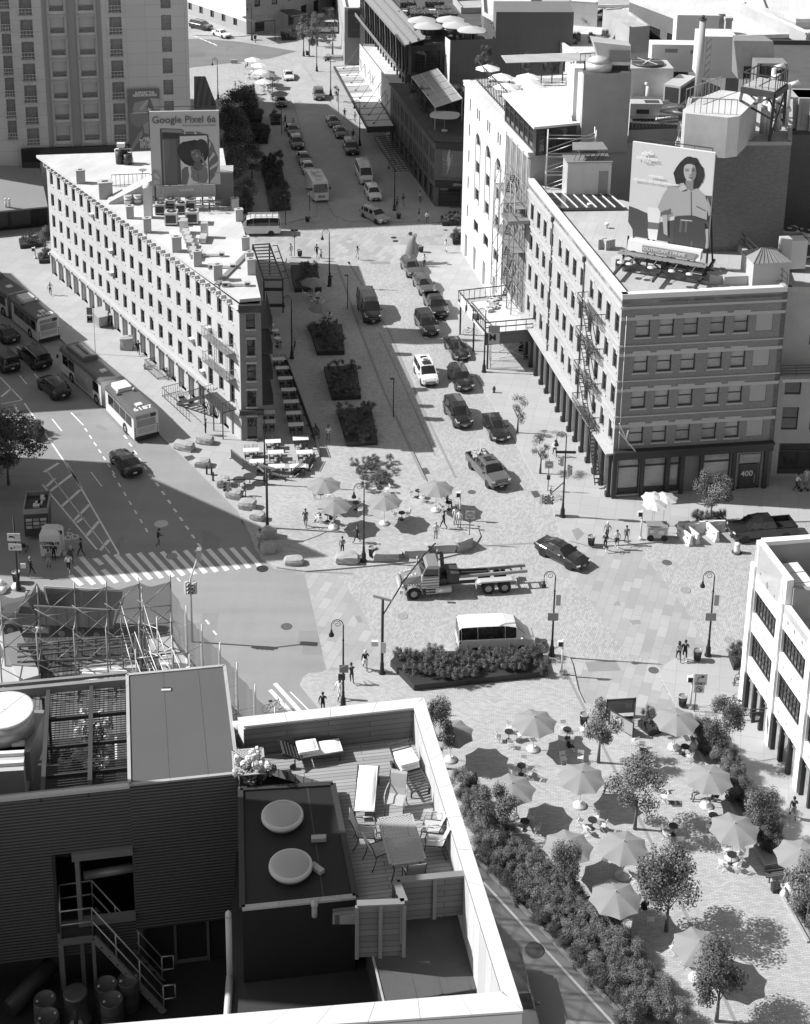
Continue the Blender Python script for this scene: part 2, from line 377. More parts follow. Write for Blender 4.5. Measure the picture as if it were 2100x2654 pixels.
def cover(k,x,y,r,z=.0,m='iron',lab=None):
 c=Q(k,x,y,z);b=E();b.l([(r,.0),(r,.012),(r*.86,.016),(r*.8,.008),(r*.3,.008),(r*.25,.014),(0,.014)],(0,0,0),20,0)
 o=b.w('manhole_cover',I[m]);o.location=c;tag(o,lab,'manhole cover','iron covers in the roads');return o
mat('cover_light',.28,.15,4,.6);mat('cover_ring',.5,.1,4,.6)
for a in(('C',893,337,.62,.006,'cover_ring','pale ringed cover in the shaded avenue north of the scooter rider'),('C',951,516,.5,.006,'cover_light','cover on the zebra crossing near its middle bars'),('C',1585,905,.45,.006,'iron','dark cover alone in the smooth asphalt of the crossing'),('D',782,905,.45,0,'cover_light','pale cover in the cobbles left of the white van'),('E',862,474,.42,0,'iron','dark cover in the cobbles below the plastic barriers'),('E',972,637,.45,0,'cover_light','pale cover in the cobbles between the two tall lamps'),('E',1231,932,.45,0,'cover_light','cover in the cobbles close to the white store'),('z2',1027,1503,.4,0,'black','dark cover, upper one of two beside the inflatable rat'),('z2',1038,1525,.4,0,'black','dark cover, lower one of two beside the inflatable rat'),('z2',1102,1551,.45,0,'cover_light','pale cover just left of the inflatable rat'),('z2',1068,1580,.5,0,'cover_light','wide pale cover left of the row of parked cars'),('z2',747,1514,.4,0,'cover_light','cover by the lamp where the side street crosses'),('E',783,1109,.4,.008,'iron','rusty cover on the granite crossing by the couple'),('C',1452,585,.5,.012,'black','black cover with white dots at the end of the zebra'),('C',520,503,.7,.006,'pa','dark round cover at the foot of the hatched lane'),('z2',1355,1455,.3,0,'iron','small cover by the corner of the dark brick store'),('B',43,1187,.38,0,'iron','small cover behind the pickup with the ladder'),('H',488,1166,.6,.006,'iron','cover in the shaded road under the white parapet')):cover(*a[:6],lab=a[6])
def grate(k,pts,z,lab):
 b=E();q=[Q(k,*Z,z) for Z in pts];n=7
 for i in range(n+1):
  t=i/n;b.r(q[0].lerp(q[1],t),q[3].lerp(q[2],t),.05,.02)
 b.r(q[0],q[1],.05,.022);b.r(q[3],q[2],.05,.022);b.face([Z-S((0,0,.005)) for Z in ccw(q)],1)
 tag(b.w('drain_grate',[I.iron,I.black],org=tuple(q[0])),lab,'drain grate','drain grates')
grate('E',((60,55),(95,50),(118,82),(82,90)),.012,'square grate at the kerb by the tall signal pole')
grate('C',((1335,320),(1370,315),(1400,345),(1365,355)),.012,'drain grate in shade below the boulders')
grate('A',((1205,1500),(1235,1495),(1255,1530),(1222,1535)),.012,'grate at the end of the island beside the grey umbrellas')
grate('z4',((1165,1425),(1215,1415),(1240,1435),(1190,1450)),K+.01,'grate in the pavement by the two boulders at the kerb')
grate('H',((1140,210),(1165,208),(1185,235),(1160,240)),K+.01,'grate under the umbrella beside the subway entrance')
grate('H',((1085,505),(1125,505),(1140,530),(1100,530)),K+.01,'grate in the paving between the loose chairs')
pt=E()
for k,pp in(('E',((380,1060),(560,1050),(590,1110),(400,1118))),('E',((560,1425-720),(580,700),(590,728),(545,725))),('E',((640,815),(700,812),(710,835),(660,842))),('D',((500,905),(530,900),(550,935),(520,945))),('E',((300,290),(340,275),(375,310),(330,355))),('A',((870,190),(1000,190),(1010,208),(880,205)))):
 q=ccw([Q(k,*Z,0) for Z in pp]);pt.face([(Z.x,Z.y,.0135 if k!='E' or pp[0][0]!=300 else K+.005) for Z in q])
pt.w('road_patches',I.pa)['kind']='structure'
# =================================================================== neighbours out of frame whose shadows fall on the avenue
mat('beige_wall',.4,.1,.4,.9);mat('rl',.55,.14,.2,.9,kind='slabs',p=dict(bw=1.2,bh=11,mortar=.035,dark=.84,rot=R(14),contrast=.05),fine=.5);mat('rg',.38,.16,.25,.9,kind='slabs',p=dict(bw=1.0,bh=8,mortar=.03,dark=.85,rot=R(14),contrast=.06));mat('roof_dark',.08,.2,.5,.85)
def shadow_block(name,S0,S1,depth,h,lab):
 """block whose east roof edge throws the shadow line S0-S1"""
 off=S((cos(SUN_DIR),sin(SUN_DIR),0))*(h/tan(SUN_EL))
 a,Y=S0-off,S1-off;dd=S((-depth,-.17*depth,0));pts=[a,Y,Y+dd,a+dd]
 c=cen(pts);r=thing(name,lab,'building',c,world=True)
 H=E();pl=ccw([(Z.x,Z.y) for Z in pts]);mb2=E()
 for i in range(4):
  A,B=pl[i],pl[(i+1)%4];L_=hypot(B[0]-A[0],B[1]-A[1]);ops=[]
  for u in range(1,int(L_/4)):
   for zz in range(1,int(h/4)):ops.append((u*4-1,u*4+.6,zz*4+.2,zz*4+2.4,'sash'))
  fcd(H,r,A,B,0,h,ops)
 H.face([(Z[0],Z[1],h) for Z in pl]);H.w('wall',I.beige_wall,r)
shadow_block('corner_building',Q('C',650,0),Q('D',360,560),22,27,'brick block across the avenue casting the wide shadow')
shadow_block('corner_building',Q('z4',80,270),Q('z4',960,1100),24,24,'second brick block across the avenue up the street')
# =================================================================== buildings
_V.update(J=(370,270,6.326),L=(1600,350,5.693),M=(1280,120,4.744),N=(1620,0,3.558),O=(0,1480,2.44),T1=(80,380,6.352),T2=(430,640,4.0),T3=(1340,440,4.317),T4=(1540,720,3.6))
def ray(k,x,y):
 a,b,s=_V[k];x,y=a+x/s,b+y/s
 return _F+CR*((x-PX0)/FPX)-CU*((y-PY0)/FPX)
def wall_uz(A,B,k,x,y):
 """where a sighting meets the upright plane through A and B: distance from A, height"""
 A=S((A[0],A[1],0));d=S((B[0],B[1],0))-A;d.normalize();n=S((-d.y,d.x,0));r=ray(k,x,y);C=S((0,0,CH))
 q=C+r*((A-C).dot(n)/r.dot(n));return(q-A).dot(d),q.z
def opx(A,B,k,rects,st):
 o=[]
 for x0,y0,x1,y1 in rects:
  u0,zt=wall_uz(A,B,k,x0,y0);u1,zb=wall_uz(A,B,k,x1,y1);o.append((u0,u1,zb,zt,st))
 return o
def roofpoly(k,pts,z):return[Q(k,x,y,z) for x,y in pts]
mat('brick_pale',.46,.10,.35,.9,kind='brick',p=dict(bw=.22,bh=.075,mortar=.01,dark=1.12,contrast=.07),fine=.5)
mat('bf',.20,.10,.3,.9,kind='brick',p=dict(bw=.22,bh=.075,mortar=.01,dark=1.25,contrast=.12),fine=.5)  # street-front copy of the corner brick, its shade put into the colour
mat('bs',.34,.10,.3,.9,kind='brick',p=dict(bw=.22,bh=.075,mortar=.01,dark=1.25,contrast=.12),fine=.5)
mat('bd',.13,.12,.3,.9,kind='brick',p=dict(bw=.24,bh=.08,mortar=.01,dark=1.3,contrast=.15),fine=.6)
mat('st',.42,.08,.8,.85);mat('wp',.62,.05,.4,.8,fine=.4);mat('ww',.60,.05,.25,.85,kind='wall',fine=.3)
mat('stucco',.36,.14,.35,.9,kind='wall');mat('dm',.06,.2,1.5,.5,.2);mat('gm',.28,.12,1.5,.5,.3);mat('pm',.55,.1,1.2,.45,.3)
mat('roof_white',.52,.16,.22,.9,kind='slabs',p=dict(bw=1.1,bh=9,mortar=.03,dark=.85,rot=R(20),contrast=.05),fine=.5);mat('steel',.38,.15,2,.45,.5)
def vent_box(H,c,w_,d_,h_,m=0,rz=0):H.b((c[0],c[1],c[2]+h_/2),(w_,d_,h_),m,rz)
TA,TB=P(137,709),P(627,1145);TC=P(682,1143)
tri_roof=[Q('X',x,y,14.75) for x,y in((94,402),(330,394),(578,384),(592,463),(647,645),(676,771),(621,776))]
tri_c=cen([TA,TB,TC]);tri=thing('triangular_building','wedge-shaped pale brick building with flat white roof and narrow end facing the restaurant tables','building',tri_c,world=True)
tw=E();sl_=1;ops=[]
L_=(TB-TA).length
for i in range(21):
 u=L_-(2.34+2.353*i)
 for j,zt in en((13.52,10.78,8.05,5.33)):
  if i==0 and j==2:ops.append((u,u+1.05,6.1,zt,'sash'));continue
  if i in(0,2) and j==3:ops.append((u,u+1.05,3.3,zt,'sash'));continue
  ops.append((u,u+1.02,zt-1.62,zt,'sash' if(i*7+j*3)%5 else 'halfblind'))
for i in range(20):ops.append((L_-(3.0+2.42*i)-1.0,L_-(3.0+2.42*i)+.25,.12,2.45,None))
fcd(tw,tri,TA,TB,0,14.45,ops,.28,0,None,sl_)
U0,Z0=wall_uz(TB,TC,'T2',835,690)
fops=opx(TB,TC,'T2',[(832,688,925,850),(842,960,925,1125),(842,1215,935,1385),(842,1490,938,1655)],'sash')+opx(TB,TC,'T2',[(845,1760,948,1985)],'french')
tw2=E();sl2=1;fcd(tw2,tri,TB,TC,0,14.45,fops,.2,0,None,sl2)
back=[tri_roof[5],tri_roof[4],tri_roof[3],tri_roof[2],tri_roof[0]]
bp=[TC]+[S((Z.x-.5,Z.y,0)) for Z in back[1:4]]+[TA]
for a,Y in zip(bp[:-1],bp[1:]):
 tops=[];LL=(S((Y.x,Y.y,0))-S((a.x,a.y,0))).length
 for u in range(1,int(LL/2.6)):
  for zt in(13.5,10.8,8.05,5.3):tops.append((u*2.6,u*2.6+1.0,zt-1.6,zt,'sash' if Y is not TA else None))
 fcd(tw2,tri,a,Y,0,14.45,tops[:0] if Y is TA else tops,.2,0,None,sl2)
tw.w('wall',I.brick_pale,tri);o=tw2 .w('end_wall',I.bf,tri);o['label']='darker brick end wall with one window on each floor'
rb=E();rb.p(tri_roof,14.42,14.75,0,0);rb.w('roof',I.roof_white,tri)
cb=E();dT=(TB-TA).normalized();nT=S((dT.y,-dT.x,0))
for i in range(int(L_/1.15)):
 Z=TA+dT*(.4+1.15*i)+nT*.25;cb.b((Z.x,Z.y,14.22),(.16,.5,.4),0,atan2(dT.y,dT.x))
cb.r(TA+nT*.12+S((0,0,13.86)),TB+nT*.12+S((0,0,13.86)),.24,.1);cb.r(TA+nT*.1+S((0,0,2.85)),TB+nT*.1+S((0,0,2.85)),.3,.35,1)
for i in range(21):
 Z=TA+dT*(L_-(1.9+2.42*i))+nT*.08
 cb.b((Z.x,Z.y,1.3),(.32,.2,2.6),1,atan2(dT.y,dT.x));cb.b((Z.x+nT.x*.14,Z.y+nT.y*.14,2.72),(.3,.42,.3),1,atan2(dT.y,dT.x))
cb.w('cornice',[I.brick_pale,I.st],tri)
fc=E();dE=(TC-TB).normalized();nE=S((dE.y,-dE.x,0));mid=(TB+TC)/2
fc.b((mid.x+nE.x*.1,mid.y+nE.y*.1,14.0),(2.2,.34,.75),0,atan2(dE.y,dE.x));fc.b((mid.x+nE.x*.16,mid.y+nE.y*.16,3.2),(2.35,.34,.5),0,atan2(dE.y,dE.x))
fc.w('shop_fascia',I.dm,tri)
for n_,(u,z) in en(((10.9,6.55),(8.6,3.95),(6.9,9.3),(31.3,9.3),(31.4,6.6),(36.5,11.95))):
 a=E();a.b((0,-.12,.2),(.62,.55,.4));a.b((0,-.4,.2),(.5,.02,.3),1)
 o=a.w('air_conditioner',[I.wp,I.gm]);Z=TB-dT*(u-.5);o.location=S((Z.x,Z.y,z))-tri_c;o.parent=tri;o.rotation_euler=(0,0,atan2(dT.y,dT.x))
def rl_(H,a,Y,h=1.0,n=6,r=.025,m=0,rails=(1.0,)):
 a,Y=S(a),S(Y)
 for i in range(n+1):
  Z=a.lerp(Y,i/n);H.r(Z,Z+S((0,0,h)),r,r,m)
 for q in rails:H.r(a+S((0,0,h*q)),Y+S((0,0,h*q)),r*1.6,r*1.6,m)
fe=E()
def on(u,z,q=.0):Z=TB-dT*u+nT*q;return S((Z.x,Z.y,z))
for z in(9.0,6.3):
 fe.h([on(1.0,z,0),on(6.2,z,0),on(6.2,z,1.0),on(1.0,z,1.0)],[on(1.0,z+.05,0),on(6.2,z+.05,0),on(6.2,z+.05,1.0),on(1.0,z+.05,1.0)])
 rl_(fe,on(1.0,z,1.0),on(6.2,z,1.0),1.0,16,.03,0,(1.0,.5));rl_(fe,on(1.0,z,0),on(1.0,z,1.0),1.0,3,.03);rl_(fe,on(6.2,z,0),on(6.2,z,1.0),1.0,3,.03)
for s in(3.3,3.75):fe.r(on(s,6.3,.85),on(s,10.6,.85),.04)
for i in range(12):fe.r(on(3.3,6.5+i*.33,.85),on(3.75,6.5+i*.33,.85),.03)
fe.w('fire_escape',I.gm,tri)
st=E()
st.h([on(1.0,3.0,0),on(5.3,3.0,0),on(5.3,3.0,1.5),on(1.0,3.0,1.5)],[on(1.0,3.1,0),on(5.3,3.1,0),on(5.3,3.1,1.5),on(1.0,3.1,1.5)])
for q in(.35,1.5):st.r(on(5.3,3.0,q),on(10.2,.15,q+.6),.08,.28)
for i in range(13):t=i/13;st.r(on(5.3+4.9*t,3.0-2.85*t,.35+.6*t),on(5.3+4.9*t,3.0-2.85*t,1.5+.6*t),.26,.04)
for q in(.35,1.5):
 a,Y=on(5.3,3.05,q),on(10.2,.2,q+.6)
 for i in range(12):Z=a.lerp(Y,i/11);st.r(Z,Z+S((0,0,1)),.03)
 st.r(a+S((0,0,1)),Y+S((0,0,1)),.05)
rl_(st,on(1.0,3.1,1.5),on(5.3,3.1,1.5),1.0,12,.03);rl_(st,on(1.0,3.1,0),on(1.0,3.1,1.5),1.0,4,.03)
for u in(1.2,3.2,5.2):st.r(on(u,0,1.4),on(u,3.0,1.4),.1)
st.w('iron_stair',I.dm,tri)
rl=E()
for a,Y in(((6.2,2.6),(12.6,2.6)),((12.6,2.6),(12.6,.4)),((16.5,1.4),(19.6,1.4)),((16.5,1.4),(16.5,.2)),((19.6,1.4),(19.6,.2))):rl_(rl,on(a[0],K,a[1]),on(Y[0],K,Y[1]),1.05,9,.03,0,(1,.12))
rl.w('area_railing',I.dm,tri)
for k,x,y,w_,h_ in(('T1',815,610,1.0,1.5),('T1',1225,850,1.5,1.8),('T2',325,205,.8,1.5),('T2',535,350,.85,1.5),('z4',1115,130,.95,1.5),('z1',930,1475,.8,1.5),('z1',820,1385,.8,1.3),('T2',865,180,.7,1.1),('T2',880,290,.8,1.5),('z1',1485,1330,.8,1.2),('z1',1510,1400,.8,1.2),('z4',1550,120,.8,1.3)):
 ch=E();c=Q(k,x,y,14.75);ch.b((c.x,c.y+.3,c.z+h_/2),(w_,w_*.8,h_),0,.3);ch.b((c.x,c.y+.3,c.z+h_+.06),(w_*1.12,w_*.9,.12),0,.3);ch.b((c.x,c.y+.3,c.z+h_+.125),(w_*.45,w_*.35,.012),1,.3);ch.w('chimney',[I.bs,I.black],tri)
tz=14.75
def rth(name,lab,cat,build,mats,k,x,y,z,rz=.0,group=None):
 H=E();build(H);o=H.w(name,mats);o.location=Q(k,x,y,z);o.rotation_euler=(0,0,rz);return tag(o,lab,cat,group)
def ac_unit(H,w_=1.3,d_=1.3,h_=1.3):
 H.b((0,0,h_/2+.15),(w_,d_,h_));H.c((0,0,h_+.15),(0,0,h_+.24),w_*.36,w_*.36,16,1);H.c((0,0,h_+.241),(0,0,h_+.25),w_*.12,w_*.12,10)
 for x in(-w_*.4,w_*.4):H.b((x,0,.08),(.12,d_,.15),1)
 H.b((0,-d_/2-.005,h_/2+.1),(w_*.8,.02,h_*.7),1);H.b((-w_/2-.005,0,h_/2+.1),(.02,d_*.8,h_*.7),1)
U3=[I.pm,I.dm,I.wp]
for i,(x,y,s,lb) in en(((475,1960,1.35,'silver air handler below the phone poster, left of the two fan-topped ones'),(815,1945,1.35,'silver air handler below the phone poster, right of the two fan-topped ones'),(295,1790,1.1,'grey unit under the left end of the phone poster'),(460,1720,1.1,'grey unit behind the left fan-topped air handler'),(630,1780,1.1,'grey unit between the two fan-topped air handlers'),(790,1720,1.1,'grey unit behind the right fan-topped air handler'))):
 rth('air_handler',lb,'air handler',(lambda H,s=s:ac_unit(H,s,s,s*.95)),U3,'J',x,y,tz+.02,.05,'air handlers under the phone poster')
for x,y,lb in((810,1290,'left one of two slatted condensers'),(872,1285,'right one of two slatted condensers')):
 rth('condenser',lb+' beside the white flues on the wedge building','condenser',lambda H:(H.c((0,0,.1),(0,0,.95),.42,.42,14,2),H.c((0,0,.95),(0,0,1.02),.46,.46,14),H.c((0,0,.5),(0,0,.58),.44,.44,14,1)),U3,'z1',x,y,tz)
def flue(H,h=3.0,r=.45):H.b((0,0,h/2),(2*r,2*r,h),2);H.l([(r*1.25,h),(r*1.25,h+.12),(r*.4,h+.5),(0,h+.5)],(0,0,0),12,2)
rth('flue','tall white square flue left of the phone poster','flue',lambda H:flue(H,3.4,.42),U3,'z1',940,1375,tz)
rth('duct','silver stepped duct running down the white roof','duct',lambda H:([H.b((.3*i,-1.1*i,.45),(.6,1.15,.5+.1*(i%2))) for i in range(7)],H.b((-.3,.9,.8),(.8,.9,1.3))),U3,'z1',1175,1490,tz)
rth('duct','short silver duct beside the stepped one','duct',lambda H:(H.b((0,0,.9),(.7,.7,1.5)),H.b((0,-1.1,.35),(.7,1.8,.5))),U3,'z1',1295,1500,tz)
for i,(k,x,y,lb) in en((('z4',1340,158,'top'),('z4',1410,232,'middle'),('z4',1500,345,'lowest'))):
 rth('roof_vent_hood',lb+' one of three low twin vent hoods near the narrow end','vent hood',lambda H:(H.b((-1.1,0,.25),(.7,.5,.4)),H.b((1.0,0,.25),(.6,.5,.4)),H.b((0,0,.2),(1.6,.3,.12)),H.b((-1.1,-.26,.25),(.4,.02,.25),1),H.b((1.0,-.26,.25),(.4,.02,.25),1)),U3,k,x,y,tz,.1,'low vent hoods')
rth('roof_conduit','long flat conduit lying along the roof near the narrow end','conduit',lambda H:(H.b((0,0,.12),(.5,9.5,.12))),[I.gm],'z4',1480,230,tz,-.25)
rth('bulkhead','dark stair bulkhead with sloping roof on the white roof','bulkhead',lambda H:H.h([(-2.6,-1,0),(2.6,-1,0),(2.6,1,0),(-2.6,1,0)],[(-2.4,-1,.3),(2.6,-1,2.6),(2.6,1,2.6),(-2.4,1,.3)]),[I.bs],'z1',830,1265,tz,.25)
rth('satellite_dish','round satellite dish beside the phone poster','satellite dish',lambda H:(H.c((0,0,0),(0,0,1.3),.04,.04,6),H.l([(0,-.1),(.3,-.06),(.5,.05),(.48,.06),(0,0)],(0,0,1.4),14,0)),[I.gm],'z1',905,1150,tz)
rth('rooftop_machine','small cluster of machinery alone on the far end of the white roof','machinery',lambda H:(H.c((-.5,0,0),(-.5,0,1.6),.45,.45,10,1),H.c((.5,-.2,0),(.5,-.2,1.3),.5,.5,10,1),H.b((0,.4,1.2),(.8,.5,1.6),1),H.b((-.3,.1,2.3),(.9,.6,.5),2),H.tube([(-.9,0,0),(-1,0,1.8),(.9,0,1.9),(1.1,0,0)],.07,6)),U3,'z1',785,1035,tz)
rth('stair_bulkhead','dark brick bulkhead behind the right edge of the phone poster','bulkhead',lambda H:(H.b((0,0,1.9),(2.0,2.4,3.8)),H.b((0,0,3.86),(2.1,2.5,.1),1)),[I.bd,I.rg],'z1',1420,1280,tz,.1)
fl=E();c=Q('z1',815,1270,tz);rl_(fl,Q('z1',708,1180,tz),Q('z1',950,1170,tz),1.4,9,.04,0,(1,.1));rl_(fl,Q('z1',1290,1350,tz),Q('z1',1480,1330,tz),1.3,6,.04);tag(fl.w('roof_railing',I.dm,org=tuple(c)),'thin railing across the white roof left of the phone poster','railing')
def sup(cx,cy,rx,ry,n=22,w_=.0,seed=0,ex=2.0):
 r_=random.Random(seed);o=[]
 for i in range(n):
  t=2*pi*i/n;s=1+w_*(r_.random()-.5);o.append((cx+rx*s*abs(cos(t))**(2/ex)*(1 if cos(t)>0 else-1),cy+ry*s*abs(sin(t))**(2/ex)*(1 if sin(t)>0 else-1)))
 return o
def board(name,lab,o0,o1,z0,z1,k,base,shapes,thick=.3):
 """flat poster standing on the plane o0-o1; shapes are (grey, [points]) sighted on that plane; each later one lies 6 mm proud"""
 o0=S((o0 .x,o0 .y,0));o1=S((o1 .x,o1 .y,0));d=(o1-o0).normalized();n=S((d.y,-d.x,0));L_=(o1-o0).length
 r=thing(name,lab,'billboard',S((o0 .x,o0 .y,z0)),world=True);W=lambda u,z,q:tuple(o0+d*u+n*q+S((0,0,z)))
 H=E();H.h([W(0,z0,0),W(L_,z0,0),W(L_,z0,-thick),W(0,z0,-thick)],[W(0,z1,0),W(L_,z1,0),W(L_,z1,-thick),W(0,z1,-thick)])
 H.w('panel',mat('poster_%d'%int(base*1000),base,.02,.3,.7),r)
 pr=E();gs=[]
 for i,(gr,pts) in en(shapes):
  if gr not in gs:gs.append(gr)
  q=[wall_uz(o0,o1,k,x,y) for x,y in pts]
  q=[(min(max(u,.01),L_-.01),min(max(z,z0+.01),z1-.01)) for u,z in q]
  pr.face([W(u,z,.004+.003*i) for u,z in q],gs.index(gr))
 if shapes:pr.w('picture',[mat('ink_%d'%int(q*1000),q,.03,.4,.7) for q in gs],r)
 return r,d,n,L_,W
def btx(bd,k,s,x0,y0,x1,size,gr,al='LEFT',bold=.0,q=.09):
 r,d,n,L_,W=bd;o0=S(W(0,0,0));o1=S(W(1,0,0))
 u,z=wall_uz(o0,o1,k,x0,y0);u1,_=wall_uz(o0,o1,k,x1,y0)
 me=text_mesh(s,size,.003,bold,'LEFT');me.materials.append(mat('ink_%d'%int(gr*1000),gr,.03,.4,.7))
 wd=max(v.co.x for v in me.vertices)-min(v.co.x for v in me.vertices);sx=(u1-u)/wd
 o=bpy.data.objects.new('lettering',me);COL.objects.link(o);o.parent=r
 M_=frame(S(W(u,z,q))-S(r['_o']),d,S((0,0,1)));o.matrix_local=M_@Matrix.Diagonal((sx,1,1,1));return o
gz0=17.3;g0,g1=Q('z1',962,1175,gz0),Q('z1',1395,1165,gz0);gz1=QH('z1',962,1175,945,707,gz0)
hair=sup(835,800,240,215,34,.06,3);
shp=[(.10,[(280,410),(300,392),(640,405),(675,430),(690,1310),(320,1330)]),(.26,[(312,405),(640,420),(660,470),(312,455)]),(.05,[(330,470),(600,480),(605,560),(330,560)]),(.14,[(318,575),(548,580),(560,780),(575,1330),(350,1330)]),(.24,[(322,580),(350,582),(375,1330),(352,1330)]),(.17,[(350,582),(430,584),(440,850),(400,1000),(362,900)]),(.16,[(690,450),(900,445),(1000,480),(1080,560),(1150,650),(1190,760),(1240,880),(1230,1040),(1180,1180),(1100,1270),(1040,1290),(1040,560),(720,500)]),(.5,[(1160,780),(1190,830),(1110,910),(1095,960),(1090,900)]),(.5,[(1210,960),(1240,930),(1220,1010),(1100,1080),(1100,1040)]),(.5,[(1090,600),(1120,640),(1110,700),(1088,720)]),(.5,[(840,452),(870,450),(900,490),(850,492)]),(.08,[(590,520),(610,490),(1050,485),(1080,510),(1105,1300),(620,1310)]),(.62,[(608,525),(1050,512),(1060,560),(1085,1300),(640,1310),(610,700)]),(.16,[(640,1080),(680,1035),(740,1020),(770,1100),(740,1310),(640,1310)]),(.2,[(750,1040),(840,1000),(1000,990),(1060,1050),(1075,1200),(1040,1290),(760,1290)]),(.62,[(745,1025),(785,1030),(800,1120),(790,1190),(830,1250),(900,1275),(940,1270),(830,1310),(728,1318),(765,1180)]),(.035,hair),(.045,sup(700,760,130,150,20,.1,5)),(.05,sup(960,700,110,130,20,.1,6)),(.13,[(840,960),(950,940),(1000,1010),(960,1080),(900,1085),(830,1040)]),(.15,[(790,770),(850,735),(930,745),(960,800),(965,880),(930,940),(870,950),(820,900),(790,830)]),(.3,[(800,790),(840,765),(850,790),(815,815)]),(.32,[(862,850),(900,835),(935,850),(900,880),(870,885)]),(.05,[(868,868),(930,855),(935,862),(880,880)]),(.34,[(878,800),(892,790),(900,835),(880,838)]),(.05,[(815,808),(845,798),(848,806),(820,816)]),(.05,[(895,770),(925,765),(925,775),(898,780)]),(.24,[(950,850),(985,940),(1000,990),(1040,1020),(1060,1000),(1010,920),(985,800),(975,800),(985,880),(960,840)]),(.05,[(905,1130),(915,1130),(925,1240),(915,1240)]),(.05,[(820,1040),(900,1080),(915,1075),(830,1030)]),(.33,[(150,1110),(200,1080),(260,1100),(300,1180),(310,1320),(165,1330)]),(.5,[(170,1140),(230,1130),(290,1230),(200,1200)]),(.45,[(180,1240),(260,1250),(300,1310),(180,1310)])]
bd=board('phone_poster','phone advertising billboard above the wedge-shaped brick building',g0,g1,gz0,gz1,'J',.5,shp)
btx(bd,'J','Google Pixel 6a',152,262,1195,1.12,.12,bold=.012,q=.11);btx(bd,'J','Shop the Google Store Chelsea',650,348,1195,.34,.16,q=.11)
W=bd[4];ap=E()
ap.h([W(.45,gz0-1.35,.25),W(6.9,gz0-1.35,.25),W(6.9,gz0-1.35,0),W(.45,gz0-1.35,0)],[W(.45,gz0-.02,.25),W(6.9,gz0-.02,.25),W(6.9,gz0-.02,0),W(.45,gz0-.02,0)])
for i in range(16):ap.r(W(.55+.42*i,gz0-1.3,.27),W(.55+.42*i,gz0-.05,.27),.05,.04)
ap.w('apron',I.bs,bd[0])
lm=btx(bd,'J','LAMAR',615,1392,835,.36,.75,bold=.01,q=.3)
e=E();pts=[W(2.85+.82+.85*cos(t)*1.0,gz0-.42+.2*sin(t),.285) for t in[2*pi*i/20 for i in range(20)]];e.tube(pts+[pts[0]],.015,4);e.w('logo_outline',mat('ink_750',.75),bd[0])
fr=E()
for u in(.3,1.9,3.6,5.4,7.0):
 fr.r(W(u,14.8,-.4),W(u,gz1-.3,-.4),.14);fr.r(W(u,14.8,-2.6),W(u,20.5,-.45),.12)
for z in(15.9,18.5,21.5,gz1-.4):fr.r(W(-.1,z,-.34),W(7.4,z,-.34),.1)
for z,q in((15.75,.9),(15.75,1.5),(15.3,1.2)):fr.r(W(-.2,z,q),W(7.5,z,q),.12,.1,1)
for u in(0,1.3,2.6,3.9,5.2,6.5,7.3):fr.r(W(u,15.65,0),W(u,15.65,1.6),.08,.08,1)
for u in(.4,2.2,4.2,6.2):fr.r(W(u,14.8,.8),W(u,15.7,.8),.12)
rl_(fr,W(-.2,gz1,-.3),W(6.6,gz1,-.3),.45,3,.04)
for u in(1,2.7,4.5,6.3):fr.r(W(u,15.9,1.2),W(u,16.5,2.0),.04);fr.b(W(u,16.5,2.1),(.4,.2,.15),1)
fr.w('frame',[I.dm,I.gm],bd[0])
BA,BB=P(1403,992),P(1582,1292);dB=(BB-BA).normalized();BA=BB-dB*32.2;BC=BB+(P(2001,1264)-BB).normalized()*15.05
BH=20.0;br_c=cen([BA,BB,BC]);brk=thing('brick_building','five-storey brick corner building with black cast-iron shopfronts and number 400 door','building',br_c,world=True)
LB=32.2;bw_=E();bs=1;ops=[]
rows=((15.88,17.78),(12.45,14.33),(8.95,10.88),(5.45,7.36))
for u in(1.65,4.2,6.74,9.26,12.31,14.87,17.4,19.88,23.02,25.6,28.1,30.71):
 for j,(a,Y) in en(rows):ops.append((LB-u,LB-u+1.2,a,Y,('sash','halfblind','sash','blind')[int(u*3+j)%4]))
for i in range(15):ops.append((.7+2.1*i,2.25+2.1*i,.2,3.7,None))
fcd(bw_,brk,BA,BB,0,BH,ops,.25,0,None,bs)
LC=15.05;ops=[]
for j,(a,Y) in en(rows):
 for i,u in en((1.36,3.52,5.72,8.2,10.36)):ops.append((u,u+1.33,a,Y,'sash' if(i+j*2)%4 else 'halfblind'))
 ops.append((12.42,13.95,a,Y+.1,None))
ops+=[(.55,2.6,.35,4.0,'shop'),(3.0,5.1,.35,4.0,'shop'),(5.3,6.4,.35,4.0,'shop'),(6.7,8.2,.1,4.0,None),(8.5,11.2,.3,4.0,'shop'),(11.9,14.1,.12,3.7,None)]
bw2=E();fcd(bw2,brk,BB,BC,0,BH,ops,.25,0,[None,mat('gs',.32,.45,.5,.12,spec=.8,fine=.6),None],bs)  # sky reflection and drawn blinds put into the panes' pale base colour
bw_.w('wall',I.bs,brk);bw2 .w('front_wall',I.bf,brk)['label']='brick front with shade painted into its colour and pale stone bands'
angB=atan2(dB.y,dB.x);dC=(BC-BB).normalized();nC=S((dC.y,-dC.x,0));nB=S((dB.y,-dB.x,0));angC=atan2(dC.y,dC.x)
bd_=E()
for z in(18.75,17.05,13.62,10.15,6.65,15.1,11.7,8.2):
 for(Z,d_,n_,Ln) in((BA,dB,nB,LB),(BB,dC,nC,LC)):
  a,Y=Z+n_*.03,Z+d_*Ln+n_*.03
  if z>18 or z in(15.1,11.7,8.2):bd_.r(a+S((0,0,z)),Y+S((0,0,z)),.14,.22 if z>18 else.12)
for j,(a,Y) in en(rows):bd_.r(BB+nC*.02+S((0,0,Y-.1)),BC+nC*.02+S((0,0,Y-.1)),.06,.3)
